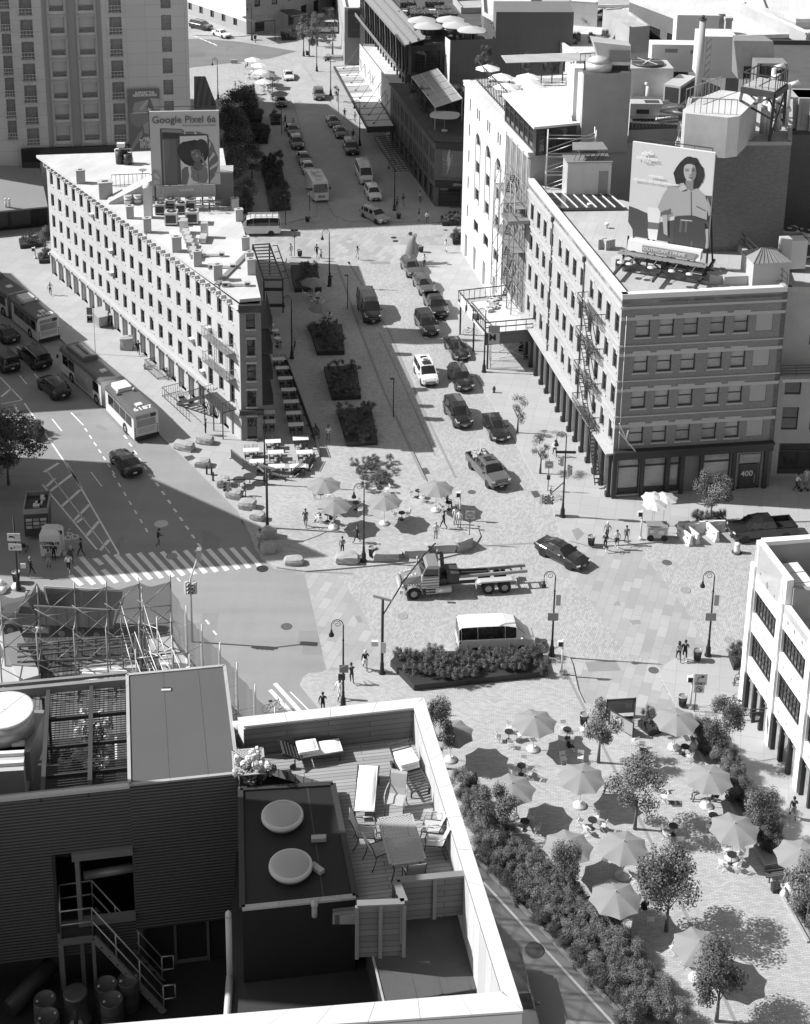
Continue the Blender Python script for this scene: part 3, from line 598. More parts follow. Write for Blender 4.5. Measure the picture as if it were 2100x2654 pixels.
bd_.w('stone_bands',I.st,brk)
bl=E()
for j,(a,Y) in en(rows):
 Z=BB+dC*13.18;bl.b((Z.x+nC.x*-.1,Z.y+nC.y*-.1,(a+Y)/2+.05),(1.5,.12,Y-a+.06),0,angC)
bl.w('blocked_window',I.stucco,brk)['label']='filled-in pale openings down the right side'
ps=E()
for z0_,z1_ in((0,4.0),):
 for u in(.22,2.8,5.2,6.55,8.35,11.45,14.5):Z=BB+dC*u+nC*.12;ps.b((Z.x,Z.y,2.0),(.36,.3,4.0),0,angC)
 for i in range(16):Z=BA+dB*(.42+2.1*i)+nB*.12;ps.b((Z.x,Z.y,1.9),(.3,.36,3.8),0,angB);ps.b((Z.x+nB.x*.1,Z.y+nB.y*.1,.3),(.42,.42,.6),0,angB)
ps.r(BB+nC*.16+S((0,0,4.4)),BC+nC*.16+S((0,0,4.4)),.4,.75);ps.r(BA+nB*.16+S((0,0,4.15)),BB+nB*.16+S((0,0,4.15)),.4,.5)
ps.r(BA+nB*.3+S((0,0,4.5)),BB+nB*.3+S((0,0,4.5)),.7,.16,1);ps.r(BB+nC*.3+S((0,0,4.85)),BC+nC*.3+S((0,0,4.85)),.66,.16)
ps.w('shopfront',[I.black,I.st],brk)
dr=E();Z=BB+dC*13.0;dr.b((Z.x-nC.x*.1,Z.y-nC.y*.1,1.35),(1.7,.1,2.5),0,angC);dr.b((Z.x-nC.x*.03,Z.y-nC.y*.03,3.2),(2.0,.1,.9),1,angC);dr.b((Z.x+dC.x*.55,Z.y+dC.y*.55,1.1),(.06,.2,.9),1,angC)
dr.w('door',[I.dm,I.gm],brk)
text('400',.78,I.wp,brk,frame(Z-nC*.03+S((-.15,0,1.6))-br_c,dC,S((0,0,1))),'house_number',.01)
text('9TH AVENUE',.2,I.wp,brk,frame(Z+nC*.04+S((0,0,3.45))-br_c,dC,S((0,0,1))),'lettering')
inC=-nC;inB=-nB
far=BA+inB*10.5;rp=[BA+S((0,0,0)),BB,BC,BC+(far-BA).normalized()*0+dB*-14.2,far]
rp=[BA,BB,BC,Q('z3',1240,1085,BH),Q('z3',760,950,BH)]
rp=[S((Z.x,Z.y,0)) for Z in rp]
rb=E();rb.p(rp,BH-.9,BH-.6,0,0,bottom=False);rb.w('roof',I.rg,brk)['label']='flat grey roof inside a white-capped parapet'
pw=E()
for(a,Y,n_) in((BA,BB,inB),(BB,BC,inC)):
 pw.h([a+n_*.02+S((0,0,BH-.6)),Y+n_*.02+S((0,0,BH-.6)),Y+n_*.5+S((0,0,BH-.6)),a+n_*.5+S((0,0,BH-.6))],[a+n_*-.06+S((0,0,BH+.04)),Y+n_*-.06+S((0,0,BH+.04)),Y+n_*.55+S((0,0,BH+.04)),a+n_*.55+S((0,0,BH+.04))])
pw.w('parapet',I.wp,brk)
wl=E();a,Y=rp[3],BC
wl.h([rp[2]-dC*.4,rp[3]-dC*.4,rp[3],rp[2]],[rp[2]-dC*.4+S((0,0,BH+.1)),rp[3]-dC*.4+S((0,0,BH+.1)),rp[3]+S((0,0,BH+.1)),rp[2]+S((0,0,BH+.1))])
wl.p([rp[3],rp[4],rp[0],rp[0]+S((0,-.3,0)),rp[4]+S((0,-.3,0)),rp[3]+S((0,-.3,0))],0,BH-.62,0);wl.w('party_wall',I.bs,brk)
rc=E();rl_(rc,rp[3]+S((-.1,0,BH+.1)),rp[2]+S((-.1,0,BH+.1)),1.1,16,.04,0,(1,.5));rc.w('roof_railing',I.dm,brk)
dp=E()
for u in(11.0,22.0):Z=BB-dB*u+nB*.1;dp.c((Z.x,Z.y,4.6),(Z.x,Z.y,19.0),.07,.07,8);dp.b((Z.x,Z.y,19),(.35,.35,.5),0,angB)
Z=BB+dC*.45+nC*.1;dp.c((Z.x,Z.y,5),(Z.x,Z.y,18),.04,.04,6,1)
dp.w('downpipe',[I.dm,I.wp],brk)
fe=E()
def ob(u,z,q=.0):Z=BB-dB*u+nB*q;return S((Z.x,Z.y,z))
for i,z in en((15.3,11.9,8.4,4.95)):
 for q in range(9):fe.r(ob(4.3,z,.12*q+.05),ob(9.6,z,.12*q+.05),.03,.03)
 rl_(fe,ob(4.3,z,1.05),ob(9.6,z,1.05),1.0,14,.035,0,(1,.5));rl_(fe,ob(4.3,z,0),ob(4.3,z,1.05),1,3,.035);rl_(fe,ob(9.6,z,0),ob(9.6,z,1.05),1,3,.035)
 for u in(4.5,7,9.4):fe.r(ob(u,z,1.0),ob(u,z-.9,0),.04)
 if i<3:
  zb=(11.9,8.4,4.95)[i]
  for q in(.45,.85):fe.r(ob(8.9,z,q),ob(5.4,zb,q),.05,.12)
  for s in range(12):t=(s+.5)/12;fe.r(ob(8.9-3.5*t,z+(zb-z)*t,.45),ob(8.9-3.5*t,z+(zb-z)*t,.85),.14,.03)
for q in(.4,.95):fe.r(ob(4.6,4.95,q),ob(1.7,.5,q),.06,.16)
for s in range(15):t=(s+.5)/15;fe.r(ob(4.6-2.9*t,4.95-4.4*t,.4),ob(4.6-2.9*t,4.95-4.4*t,.95),.2,.04)
for q in(.4,.95):fe.r(ob(4.6,5.9,q),ob(1.7,1.5,q),.04)
fe.w('fire_escape',I.dm,brk)
fp=E()
for a,Y in(((220,1335),(290,1490)),((222,1415),(372,1595)),((305,1400),(285,1480))):
 q=[]
 for x,y in(a,Y):
  u,z=wall_uz(BB,BC,'T4',x,y);Z=BB+dC*u+nC*.5;q.append(S((Z.x,Z.y,z)))
 fp.r(q[0],q[1],.09,.09)
fp.w('flagpole_brackets',I.wp,brk)
hz0=22.4;h0,h1=Q('z3',808,1158,hz0),Q('z3',1205,1222,hz0);hz1=QH('z3',808,1158,828,697,hz0)
face=[(985,480),(1000,445),(1040,425),(1090,425),(1140,445),(1165,500),(1170,560),(1160,620),(1130,670),(1080,680),(1030,670),(1000,620),(985,560)]
shp=[(.62,[(150,830),(420,800),(700,820),(700,1000),(450,1040),(150,980)]),(.075,[(150,1040),(300,1090),(455,1160),(460,1590),(225,1560),(225,1390),(140,1270)]),(.075,[(600,1290),(860,1250),(1400,1150),(1420,1700),(1300,1700),(570,1600)]),(.09,[(1300,890),(1440,905),(1420,1000),(1400,1190),(1330,1200)]),(.72,[(445,1065),(650,1080),(620,1300),(455,1280)]),(.16,[(455,1280),(620,1300),(605,1395),(455,1380)]),(.75,[(450,1380),(605,1395),(580,1600),(460,1590)]),(.025,[(870,740),(850,640),(830,560),(870,480),(930,400),(1000,335),(1080,325),(1160,350),(1220,410),(1270,500),(1285,580),(1260,660),(1230,740),(1190,790),(1130,790),(1040,740),(950,750),(900,745)]),(.03,sup(930,560,80,110,16,.25,8)),(.03,sup(1230,580,60,130,16,.25,9)),(.03,sup(1080,380,120,60,16,.2,10)),(.22,[(1010,660),(1130,660),(1120,800),(1060,810),(1010,740)]),(.42,face),(.2,[(1120,440),(1165,500),(1170,560),(1160,620),(1130,670),(1100,675),(1095,560),(1110,500)]),(.05,[(1010,520),(1060,518),(1062,530),(1012,533)]),(.05,[(1100,518),(1145,516),(1145,530),(1102,532)]),(.08,[(1000,498),(1060,492),(1062,499),(1000,507)]),(.08,[(1098,494),(1150,492),(1150,500),(1098,502)]),(.2,[(1062,580),(1100,580),(1098,592),(1064,592)]),(.12,[(1050,620),(1082,612),(1115,620),(1085,640)]),(.36,[(760,760),(870,740),(960,700),(1040,790),(1110,830),(1180,780),(1300,890),(1335,1000),(1325,1250),(1110,1180),(840,1190),(790,1080),(650,1150),(600,1060),(680,880)]),(.33,[(1330,910),(1400,1060),(1415,1190),(1350,1190),(1330,1100)]),(.46,[(980,700),(1040,790),(945,825),(900,780)]),(.08,[(1088,830),(1100,830),(1105,1180),(1090,1180)]),(.08,[(1170,1040),(1310,1110),(1310,1122),(1170,1055)]),(.07,[(950,830),(1040,790),(1020,820)]),(.12,[(700,1110),(790,1090),(800,1160),(650,1200),(640,1140)]),(.40,[(668,1180),(740,1170),(745,1480),(690,1450)]),(.06,[(850,1200),(1110,1180),(1290,1280),(1320,1500),(1310,1690),(820,1640),(830,1400)]),(.12,[(930,1260),(960,1260),(950,1430),(915,1430)]),(.12,[(1005,1260),(1040,1270),(1030,1430),(995,1430)]),(.5,[(940,1240),(1110,1255),(1110,1270),(940,1255)]),(.1,[(1090,1550),(1130,1560),(1110,1640),(1080,1630)]),(.38,[(1305,1380),(1350,1380),(1365,1600),(1350,1690),(1300,1680),(1315,1560)])]
bd=board('fashion_poster','tall fashion advertising billboard of a woman in a shirt above the brick corner building',h0,h1,hz0,hz1,'L',.62,shp)
for s,x0,y0,x1,z_ in(('HERMES',292,322,600,.42),('PARIS',380,374,500,.2),('HERMES,',470,592,690,.28),('BEAUTY IN THE OPEN AIR',245,640,915,.26)):btx(bd,'L',s,x0,y0,x1,z_,.86,bold=.006,q=.12)
W=bd[4];lg=E()
for(x,y,rx,ry) in((470,262,40,22),(440,275,50,12),(385,265,22,18),(420,245,16,10),(500,245,8,24),(525,275,14,14)):
 lg.face([W(*wall_uz(h0,h1,'L',px,py),.118) for px,py in sup(x,y,rx,ry,14)])
lg.w('carriage_emblem',mat('ink_860',.86,.03,.4,.7),bd[0])
ap=E();aL=bd[3]
for z,m_,q in((hz0-.95,0,.7),):ap.h([W(.35,z,1.1),W(aL-.4,z,1.1),W(aL-.4,z,.1),W(.35,z,.1)],[W(.35,hz0-.1,.85),W(aL-.4,hz0-.1,.85),W(aL-.4,hz0-.1,.1),W(.35,hz0-.1,.1)])
ap.w('apron',I.wp,bd[0])
pl_=E();pl_.h([W(1.75,hz0-.86,1.14),W(aL-.95,hz0-.86,1.14),W(aL-.95,hz0-.86,1.0),W(1.75,hz0-.86,1.0)],[W(1.75,hz0-.3,1.03),W(aL-.7,hz0-.3,1.03),W(aL-.7,hz0-.3,.95),W(1.75,hz0-.3,.95)]);pl_.w('maker_plate',I.gm,bd[0])
text('OUTFRONT / PRIME',.46,I.wp,bd[0],frame(S(W(1.85,hz0-.57,1.15))-S(bd[0]['_o']),bd[1],S((0,0,1))),'lettering',.01,'LEFT',.004,.95)
fr=E()
for u in(.0,1.9,3.8,5.7,aL-.1):fr.r(W(u,19.6,-.45),W(u,hz1-.3,-.45),.16);fr.r(W(u,19.5,-3.2),W(u,26,-.5),.14)
for z in(23.5,26,29,hz1-.4):fr.r(W(-.1,z,-.38),W(aL+.1,z,-.38),.1)
for q in(1.0,1.35,1.7):fr.r(W(-.3,hz0-1.15,q),W(aL+.3,hz0-1.15,q),.3,.06,1)
fr.r(W(-.5,20.1,1.5),W(aL+.6,20.1,1.5),.22,.3);fr.r(W(-.5,20.1,-.4),W(aL+.6,20.1,-.4),.22,.3)
for u,v_ in((.2,1.9),(1.9,3.6),(5.4,3.8),(7.2,5.5)):fr.r(W(u,hz0-1.2,1.0),W(v_,20.2,1.4),.12)
for u in(.1,3.7,aL):fr.r(W(u,20.1,1.2),W(u,hz0-1.1,1.2),.16);fr.r(W(u,20.1,-3.3),W(u,20.1,4.2),.2,.26)
rl_(fr,W(.7,hz1,-.3),W(aL-.3,hz1,-.3),.3,4,.05)
for u in(.6,1.4,3.4,5.3,6.9):fr.r(W(u,hz0-1.2,1.6),W(u-.2,20.9,2.9),.05,.05,1);fr.l([(0,.1),(.3,.06),(.32,0),(.1,-.05)],W(u-.25,20.85,3.0),10,2)
fr.w('frame',[I.dm,I.gm,I.wp],bd[0])
def ballast(H):
 for i in range(4):H.b((.28*i,0,.5),(.22,.7,1.0))
for k,x,y,lb in(('T3',895,880,'back left stack of pale ballast blocks'),('T3',980,890,'back right stack of pale ballast blocks'),('T3',1085,1100,'front left stack of pale ballast blocks'),('T3',1175,1120,'front right stack of pale ballast blocks')):
 rth('ballast_blocks',lb+' by the feet of the fashion poster','concrete blocks',ballast,[I.st],k,x,y,BH-.6,.5,'ballast of the fashion poster')
rth('skylight_hood','brick box with pyramid of glass at the corner of the brick roof','skylight',lambda H:(H.b((0,0,1.2),(3.4,3.0,2.4)),H.mesh_([(-1.8,-1.6,2.42),(1.8,-1.6,2.42),(1.8,1.6,2.42),(-1.8,1.6,2.42),(-.5,0,3.3),(.5,0,3.3)],[(0,1,5,4),(1,2,5),(2,3,4,5),(3,0,4)],1),[H.r((-1.8+.45*i,-1.62,2.44),(-.5+.12*i,-.02,3.32),.05,.05,1) for i in range(9)],H.b((2.1,.9,1.9),(.9,.9,3.8))),[I.bs,I.gm],'z3',1480,1385,BH-.6,angC)
for x,y,lb,sz in((1240,1385,'left box of two low white housings',(1.5,1.2,.8)),(1335,1390,'right box of two low white housings',(2.4,1.2,.85))):
 rth('roof_housing',lb+' in front of the fashion poster','housing',lambda H,sz=sz:H.b((0,0,sz[2]/2),sz),[I.st],'z3',x,y,BH-.6,angC)
for x,y in((620,1025),(707,1122)):rth('roof_vent',('upper' if y<1100 else 'lower')+' small white vent cap on the grey roof','vent',lambda H:(H.c((0,0,0),(0,0,.35),.12,.12,8),H.c((0,0,.35),(0,0,.55),.25,.2,10)),[I.wp],'z3',x,y,BH-.6)
tp=E();q=[Q('z3',x,y,BH-.2) for x,y in((395,945),(720,950),(800,1018),(470,1022))];tp.p(q,BH-.5,BH-.25,0)
for i in range(7):tp.r(q[0].lerp(q[1],.15+.14*i)+S((0,0,0)),q[3].lerp(q[2],.15+.14*i),.1,.08,1)
tag(tp.w('skylight_frame',[I.glass,I.wp],org=tuple(q[0])),'long slatted skylight lying on the far end of the grey roof','skylight')
rth('roof_shed','pale metal shed with a door at the far end of the brick roof','shed',lambda H:(H.b((0,0,1.9),(4.6,2.6,3.8)),H.b((0,0,3.86),(4.8,2.8,.12),1),H.b((1.5,-1.31,1.5),(1.0,.04,2.8),1),H.b((0,0,4.6),(1.9,1.6,.1),1),[H.r((-1.6+i*.5,-.8,3.9),(-1.2+i*.5,-.6,4.8),.05,.05,2) for i in range(7)],H.h([(-1.8,-.9,5.0),(1.9,-.9,5.0),(1.7,.8,5.3),(-1.5,.8,5.3)],[(-1.8,-.9,5.1),(1.9,-.9,5.1),(1.7,.8,5.4),(-1.5,.8,5.4)],1)),[I.pm,I.gm,I.dm],'M',1130,1810,BH-.6,.09)
_V.update(W=(1160,180,3.272),Y=(840,0,3.713),S=(960,240,5.996),AP=(1880,1380,2.918))
mat('brick_brown',.16,.08,.3,.85,kind='ribs',p=dict(per=.35,axis='X',lo=.85));mat('glass_dark',.02,.2,1.5,.12,spec=.8);mat('panel_grey',.37,.05,.2,.75,kind='panel_uv' if False else 'wall')
mat('hw',.50,.05,.2,.8,kind='brick',p=dict(bw=2.6,bh=1.65,mortar=.03,dark=.72,off=.0,contrast=.03));mat('hd',.27,.06,.3,.8);mat('hedge',.10,.35,2.5,.9,fine=1.5);mat('leaf_b',.14,.3,2,.8);mat('leaf_a',.085,.3,2,.8);mat('leaf_c',.21,.3,2,.8);mat('bark',.12,.2,3,.9)
mat('fw',.72,.04,1,.9);mat('fg',.33,.04,1,.9);mat('fabric_mid',.45,.05,1,.9)
U=lambda z:S((0,0,z))
T=lambda x,y,z=0:S((x,y,z))
def plainb(name,lab,pts,z0,z1,wall,roof,cat='building',par=.5,winf=None,front=None):
 """walls with openings on every side, a roof and a low parapet"""
 pl=ccw([(Z[0],Z[1]) for Z in pts]);c=cen(pts);c.z=z0
 r=thing(name,lab,cat,c,world=True);H=E()
 for a,Y in zip(pl,pl[1:]+pl[:1]):
  Ln=hypot(Y[0]-a[0],Y[1]-a[1]);fcd(H,r,a,Y,z0,z1,winf(Ln,a,Y) if winf else[],.2)
 H.w('wall',wall,r)
 rb=E();rb.face([(Z[0],Z[1],z1-par) for Z in pl])
 n=len(pl)
 for i in range(n):
  a,Y=S(pl[i]).to_3d(),S(pl[(i+1)%n]).to_3d();d=(Y-a).normalized();q=S((-d.y,d.x,0))
  rb.h([a+U(z1-par),Y+U(z1-par),Y+q*.35+U(z1-par),a+q*.35+U(z1-par)],[a-q*.04+U(z1+.06),Y-q*.04+U(z1+.06),Y+q*.35+U(z1+.06),a+q*.35+U(z1+.06)])
 rb.w('roof',roof,r);return r
def grid_win(du,w_,rows,st='sash',u0=1.2):
 def f(Ln,a,Y):
  o=[];u=u0
  while u+w_<Ln-.6:
   for za,zb in rows:o.append((u,u+w_,za,zb,st))
   u+=du
  return o
 return f
HA,HB=T(-52,199),T(-29.5,203);hd=(HB-HA).normalized();HA2=HA-hd*14
ht=thing('hotel_tower','tall grey panelled hotel with balconied windows behind the wedge-shaped building','building',(HA2+HB)/2,world=True)
H=E();ops=[];bal=E();L_=(HB-HA2).length
def hu(x,y):return wall_uz(HA2,HB,'z1',x,y)
r0,z0_=hu(125,125);_,z1_=hu(175,812);st_=(z0_-z1_)/5
for(xa,xb,yt,hh,st) in((-160,-90,170,2.6,'hotel'),(0,60,73,2.6,'french'),(125,205,125,2.35,'french'),(312,405,112,2.15,'hotel_blind'),(495,595,108,2.15,'hotel_blind'),(690,768,107,2.35,'french'),(1018,1082,95,2.1,'hotel')):
 ua,zt=hu(xa,yt);ub,_=hu(xb,yt)
 for k in range(-3,9):
  zz=zt-k*st_
  if zz>43 or zz-hh<9:continue
  ops.append((ua,ub,zz-hh,zz,st))
  if st=='french':
   Y=E();p0,p1=HA2+hd*(ua-.1),HA2+hd*(ub+.1);nn=S((hd.y,-hd.x,0));Y.h([p0+U(zz-hh-.12),p1+U(zz-hh-.12),p1+nn*.5+U(zz-hh-.12),p0+nn*.5+U(zz-hh-.12)],[p0+U(zz-hh),p1+U(zz-hh),p1+nn*.5+U(zz-hh),p0+nn*.5+U(zz-hh)])
   rl_(Y,p0+nn*.45+U(zz-hh),p1+nn*.45+U(zz-hh),.95,4,.04,1,(1,.5));Y.w('balcony',[I.st,I.pm],ht)
fcd(H,ht,HA2,HB,0,46,ops,.3,0,[I.gm,mat('glass_curtain',.2,.6,.35,.3,spec=.6,fine=1.5),None])
hk=[HB,T(-36,242),T(-80,242),HA2]
for a,Y in zip(hk[:-1],hk[1:]):
 Ln=(Y-a).length;o=[(u,u+1.5,z,z+2.2,'hotel') for u in[2+4.5*i for i in range(int(Ln/4.6))] for z in[6+st_*j for j in range(11)]] if a is HB else[]
 fcd(H,ht,a,Y,0,46,o,.3)
H.face([(Z.x,Z.y,46) for Z in[HA2,HB]+hk[1:3]]);H.w('wall',I.hw,ht)
pn=E();nn=S((hd.y,-hd.x,0))
for xa,xb,yt,hh in((300,418,112,2.15),(483,606,108,2.15)):
 ua,zt=hu(xa,yt);ub,_=hu(xb,yt)
 for u in(ua,ub):Z=HA2+hd*u+nn*.1;pn.b((Z.x,Z.y,24),(.12,.3,44),1,atan2(hd.y,hd.x))
 for k in range(-3,8):pn.r(HA2+hd*ua+nn*.06+U(zt-k*st_+.25),HA2+hd*ub+nn*.06+U(zt-k*st_+.25),.16,.3,1)
for xa,xb,yt in((265,300,112),(418,483,112),(606,640,108)):
 ua,zt=hu(xa,yt);ub,_=hu(xb,yt);Z=HA2+hd*(ua+ub)/2+nn*.02;pn.b((Z.x,Z.y,24),(ub-ua,.1,44),0,atan2(hd.y,hd.x))
pn.w('wall_panels',[I.hd,I.hw],ht)
u,z=hu(135,940);u2,_=hu(820,940);pd=E();pd.r(HA2+hd*u+nn*.3+U(z-.9),HA2+hd*u2+nn*.3+U(z-.9),.5,1.9);Z=HA2+hd*(u+1.2)+nn*.3;pd.b((Z.x,Z.y,z/2),(2.4,.5,z),0,atan2(hd.y,hd.x));pd.w('base_band',I.black,ht)
plainb('rear_building','lower block adjoining the hotel tower',[T(-40.6,242.3),T(-46.5,256),T(-90,256),T(-80,242.3)],0,29,I.hw,I.rg,winf=grid_win(4,1.6,[(4+3.3*i,6+3.3*i) for i in range(7)]))
mu0,mz0=hu(822,950);mu1,_=hu(1022,950);_,mz1=hu(810,562)
hT=HA2+nn*.35
shp=[(.16,[(810,562),(1022,562),(1030,950),(824,950)]),(.3,[(850,650),(940,630),(925,700),(880,730),(840,700)]),(.4,[(940,640),(900,700),(880,690),(930,630)]),(.22,[(818,715),(935,712),(945,760),(880,810),(830,780)]),(.45,[(835,712),(930,706),(934,714),(836,720)]),(.4,[(950,620),(1020,625),(1022,690),(975,690)]),(.33,[(905,790),(940,765),(942,850),(915,840)]),(.28,[(880,840),(905,820),(905,850),(860,920),(840,950),(830,930)]),(.5,[(940,680),(960,690),(950,705),(925,700)])]
bd=board('mural_banner','dark printed banner reading support the neighborhood on the hotel wall',hT+hd*mu0,hT+hd*mu1,mz0,mz1,'z1',.16,shp,.05)
for s,x0,y0,x1,z_ in(('SUPPORT THE',855,587,976,.46),('NEIGHBORHOOD',841,604,992,.46),('ONE',908,873,945,.42),("'M' FRIES",880,887,975,.42),('ONLY ONE',886,902,975,.42),('KETCHUP',886,917,972,.42),('AT A TIME',888,932,975,.42)):btx(bd,'z1',s,x0,y0,x1,z_,.7,bold=.02,q=.1)
sr=thing('awning_store','low dark shop with wide sloping awning at the left edge','building',Q('z1',150,1440),world=True)
a0,a1=Q('z1',-400,1500,0),Q('z1',305,1430,0);dd=(a1-a0).normalized();nn=S((-dd.y,dd.x,0));H=E()
L_=(a1-a0).length;fcd(H,sr,a0,a1,0,3.1,[(u,u+2.6,.5,2.7,'shop') for u in[.5+3*i for i in range(int(L_/3))]],.25)
H.p([a1,a1+nn*16,a0+nn*16,a0],0,3.1,0,bottom=False);H.w('wall',I.dm,sr)
H=E();H.h([a0-nn*1.2+U(3.0),a1-nn*1.2+U(3.0),a1+nn*13+U(7.6),a0+nn*13+U(7.6)],[a0-nn*1.2+U(3.2),a1-nn*1.2+U(3.2),a1+nn*13+U(7.8),a0+nn*13+U(7.8)]);H.w('awning',I.hd,sr)
for i,x in en((38,62)):rth('roof_vent',('left' if i==0 else 'right')+' of two small white vents on the sloping awning roof','vent',lambda H:(H.c((0,0,0),(0,0,1.0),.12,.12,8),H.c((0,-.1,1.0),(0,.15,1.1),.14,.14,8)),[I.wp],'z1',x,1310,3.4)
H=E();q=[Q('z1',x,y,z) for x,y,z in((1228,490,8),(1300,490,8),(1368,665,5),(1228,680,5))]
th=thing('tiled_hall','low hall with tiled sloping roof beside the far umbrellas','building',q[3],world=True)
H.h([q[3],q[2],q[1],q[0]],[q[3]+U(.2),q[2]+U(.2),q[1]+U(.2),q[0]+U(.2)]);
H.w('roof',mat('tiles',.2,.1,.5,.8,kind='ribs',p=dict(per=.9,axis='X',lo=.6)),th)
H=E();H.p([q[3],q[2],q[1],q[0]],0,4.9);H.w('wall',I.beige_wall,th)
fa,fb=Q('z1',1200,95),Q('z1',1560,222);fd=(fb-fa).normalized()
fa2=fa-fd*12
fw=thing('far_brick_building','pale brick building with white painted upper wall at the far end of the square','building',fb,world=True);H=E();L_=(fb-fa2).length;_,zw=wall_uz(fa2,fb,'z1',1510,122)
ops=[(L_-u-1.5,L_-u,1.2,3.4,'sash') for u in(3.5,8,12.5,17,21.5)]+[(L_-u-1.2,L_-u,6.5,8.6,'sash') for u in(4.5,8.5,12.5,16.5,20.5,24.5)]
fcd(H,fw,fa2,fb,0,12,ops,.25)
fb2=Q('z2',640,190);
fe1=fb;fe2=Q('z2',330,185);fe3=Q('z2',640,60)
ops2=lambda Ln:[(u,u+1.4,5.5,7.6,'sash') for u in[2+4.2*i for i in range(int(Ln/4.4))]]+[(u,u+2.4,.3,3.4,'shop') for u in[2+5.5*i for i in range(int(Ln/5.8))]]
for a,Y in((fe1,fe2),(fe2,fe3),(fe3,fe3+T(0,40)),(fe3+T(0,40),fa2+T(0,40)),(fa2+T(0,40),fa2)):fcd(H,fw,a,Y,0,12,ops2((Y-a).length) if a in(fe1,fe2) else[],.25)
H.face([(Z.x,Z.y,12) for Z in(fa2,fb,fe2,fe3,fe3+T(0,40),fa2+T(0,40))]);H.w('wall',mat('far_wall',.34,.06,.2,.9),fw)
wp=E();nn=S((fd.y,-fd.x,0));wp.h([fa2+nn*.03+U(zw),fb+nn*.03+U(zw),fb+U(zw),fa2+U(zw)],[fa2+nn*.03+U(zw+.9),fb+nn*.03+U(12),fb+U(12),fa2+U(zw+.9)]);wp.w('painted_band',I.wp,fw)
cn=E()
for k,pts in(('z2',((70,105),(185,95),(275,125),(150,140))),('z2',((310,62),(395,58),(490,90),(385,105))),('z2',((560,50),(640,45),(650,60),(600,68)))):
 q=[Q(k,x,y,4.2) for x,y in pts];cn=E();cn.p(q,4.0,4.25,0);[cn.r(q[j]+U(.0),T(q[j].x,q[j].y,0),.12) for j in(2,3)];cn.w('canopy',I.dm,fw)
ra,rb_,=P(893,168),P(932,168);RH=QH('z2',715,410,715,50)
r0_=Q('z2',680,370);pts=[Q('z2',715,410),Q('z2',812,410),Q('z2',812,410)+T(2,40),Q('z2',650,20)]
plainb('poster_building','small pale building with a dark dial-watch poster on its end wall',pts,0,RH,I.far_wall,I.rl,winf=lambda Ln,a,Y:[(u,u+1,4,5.6,'sash') for u in[3+5*i for i in range(int(Ln/5))]] if Ln>15 else[])
pq0,pq1=Q('z2',715,410),Q('z2',812,410);pe=(pq1-pq0).normalized();pq1=pq0+pe*(wall_uz(pq0,pq1,'z2',905,235)[0]);zb_=wall_uz(pq0,pq1,'z2',725,235)[1];zt_=wall_uz(pq0,pq1,'z2',725,55)[1]
off=S((pe.y,-pe.x,0))*.4
bd=board('watch_poster','dark watch-brand poster on end wall beside the far street',pq0+off+pe*.6,pq1+off,zb_,zt_,'z2',.10,[],.3)
btx(bd,'z2','ROLEX',786,140,830,.62,.3,q=.03);btx(bd,'z2','OYSTER PERPETUAL',762,190,858,.32,.25,q=.03)
cr=E();W=bd[4]
for i in range(5):cr.r(W(*wall_uz(pq0,pq1,'z2',807,128),.03),W(*wall_uz(pq0,pq1,'z2',800+3.5*i,120),.03),.05,.01)
cr.w('crown_emblem',mat('ink_300',.3,.03,.4,.7),bd[0])
s0,s1=Q('z2',1285,1310),Q('z2',1130,1085);sd=(s1-s0).normalized();sA=s0+sd*30.8;sE=Q('z2',1450,1318);se=(sE-s0).normalized();sE=s0+se*14;SH=9.5
sp=thing('dark_brick_store','two-storey dark brick cosmetics store with slatted street canopy and planted roof terrace','building',s0,world=True);H=E()
ops=[]
for u in(.9,1.9,2.9,4.6,5.7,6.8,8.4,9.5,11.2,12.3,13.4,15.2,16.3,18.2,19.3,21.2,22.3,24.5,26.3,28):ops+=[(30.8-u-.55,30.8-u,6.1,8.2,'hotel'),(30.8-u-.55,30.8-u,3.4,5.3,'hotel')]
for i in range(9):ops.append((1+3.3*i,3.4+3.3*i,.2,2.7,'shop'))
fcd(H,sp,sA,s0,0,SH,ops,.2)
fcd(H,sp,s0,sE,0,SH,[(.5,3.6,.2,2.9,'shop'),(4.1,6.2,.2,2.9,'shop'),(6.6,9,.2,2.9,'shop'),(10,13,.2,2.9,'shop')],.3)
fcd(H,sp,sE,sE+sd*30.8,0,SH,[]);fcd(H,sp,sE+sd*30.8,sA,0,SH,[])
H.w('wall',I.bd,sp);rb=E();rb.p([s0-sd*.3-se*.3,sE-sd*.3,sE+sd*30.8,sA-se*.3],SH-.02,SH+.25,0,1);rb.w('roof',[I.black,I.roof_dark],sp)
bb=E();n_=S((se.y,-se.x,0));bb.h([s0+n_*.12+U(2.95),sE+n_*.12+U(2.95),sE+U(2.95),s0+U(2.95)],[s0+n_*.12+U(4.0),sE+n_*.12+U(4.0),sE+U(4.0),s0+U(4.0)]);bb.h([s0+n_*.25+U(8.6),sE+n_*.25+U(8.6),sE+U(8.6),s0+U(8.6)],[s0+n_*.35+U(9.5),sE+n_*.35+U(9.5),sE+U(9.5),s0+U(9.5)]);bb.w('fascia',I.black,sp)
text('SEPHORA',.52,I.st,sp,frame(s0+se*3.6+n_*.14+U(3.45)-s0,se,U(1)),'lettering',.01)
u0_,z0_=wall_uz(s0,sE,'S',1030,1300);bp_=E();bp_.h([s0+se*.9+n_*.1+U(4.6),s0+se*12+n_*.1+U(4.6),s0+se*12+U(4.6),s0+se*.9+U(4.6)],[s0+se*.9+n_*.1+U(8.4),s0+se*12+n_*.1+U(8.4),s0+se*12+U(8.4),s0+se*.9+U(8.4)])
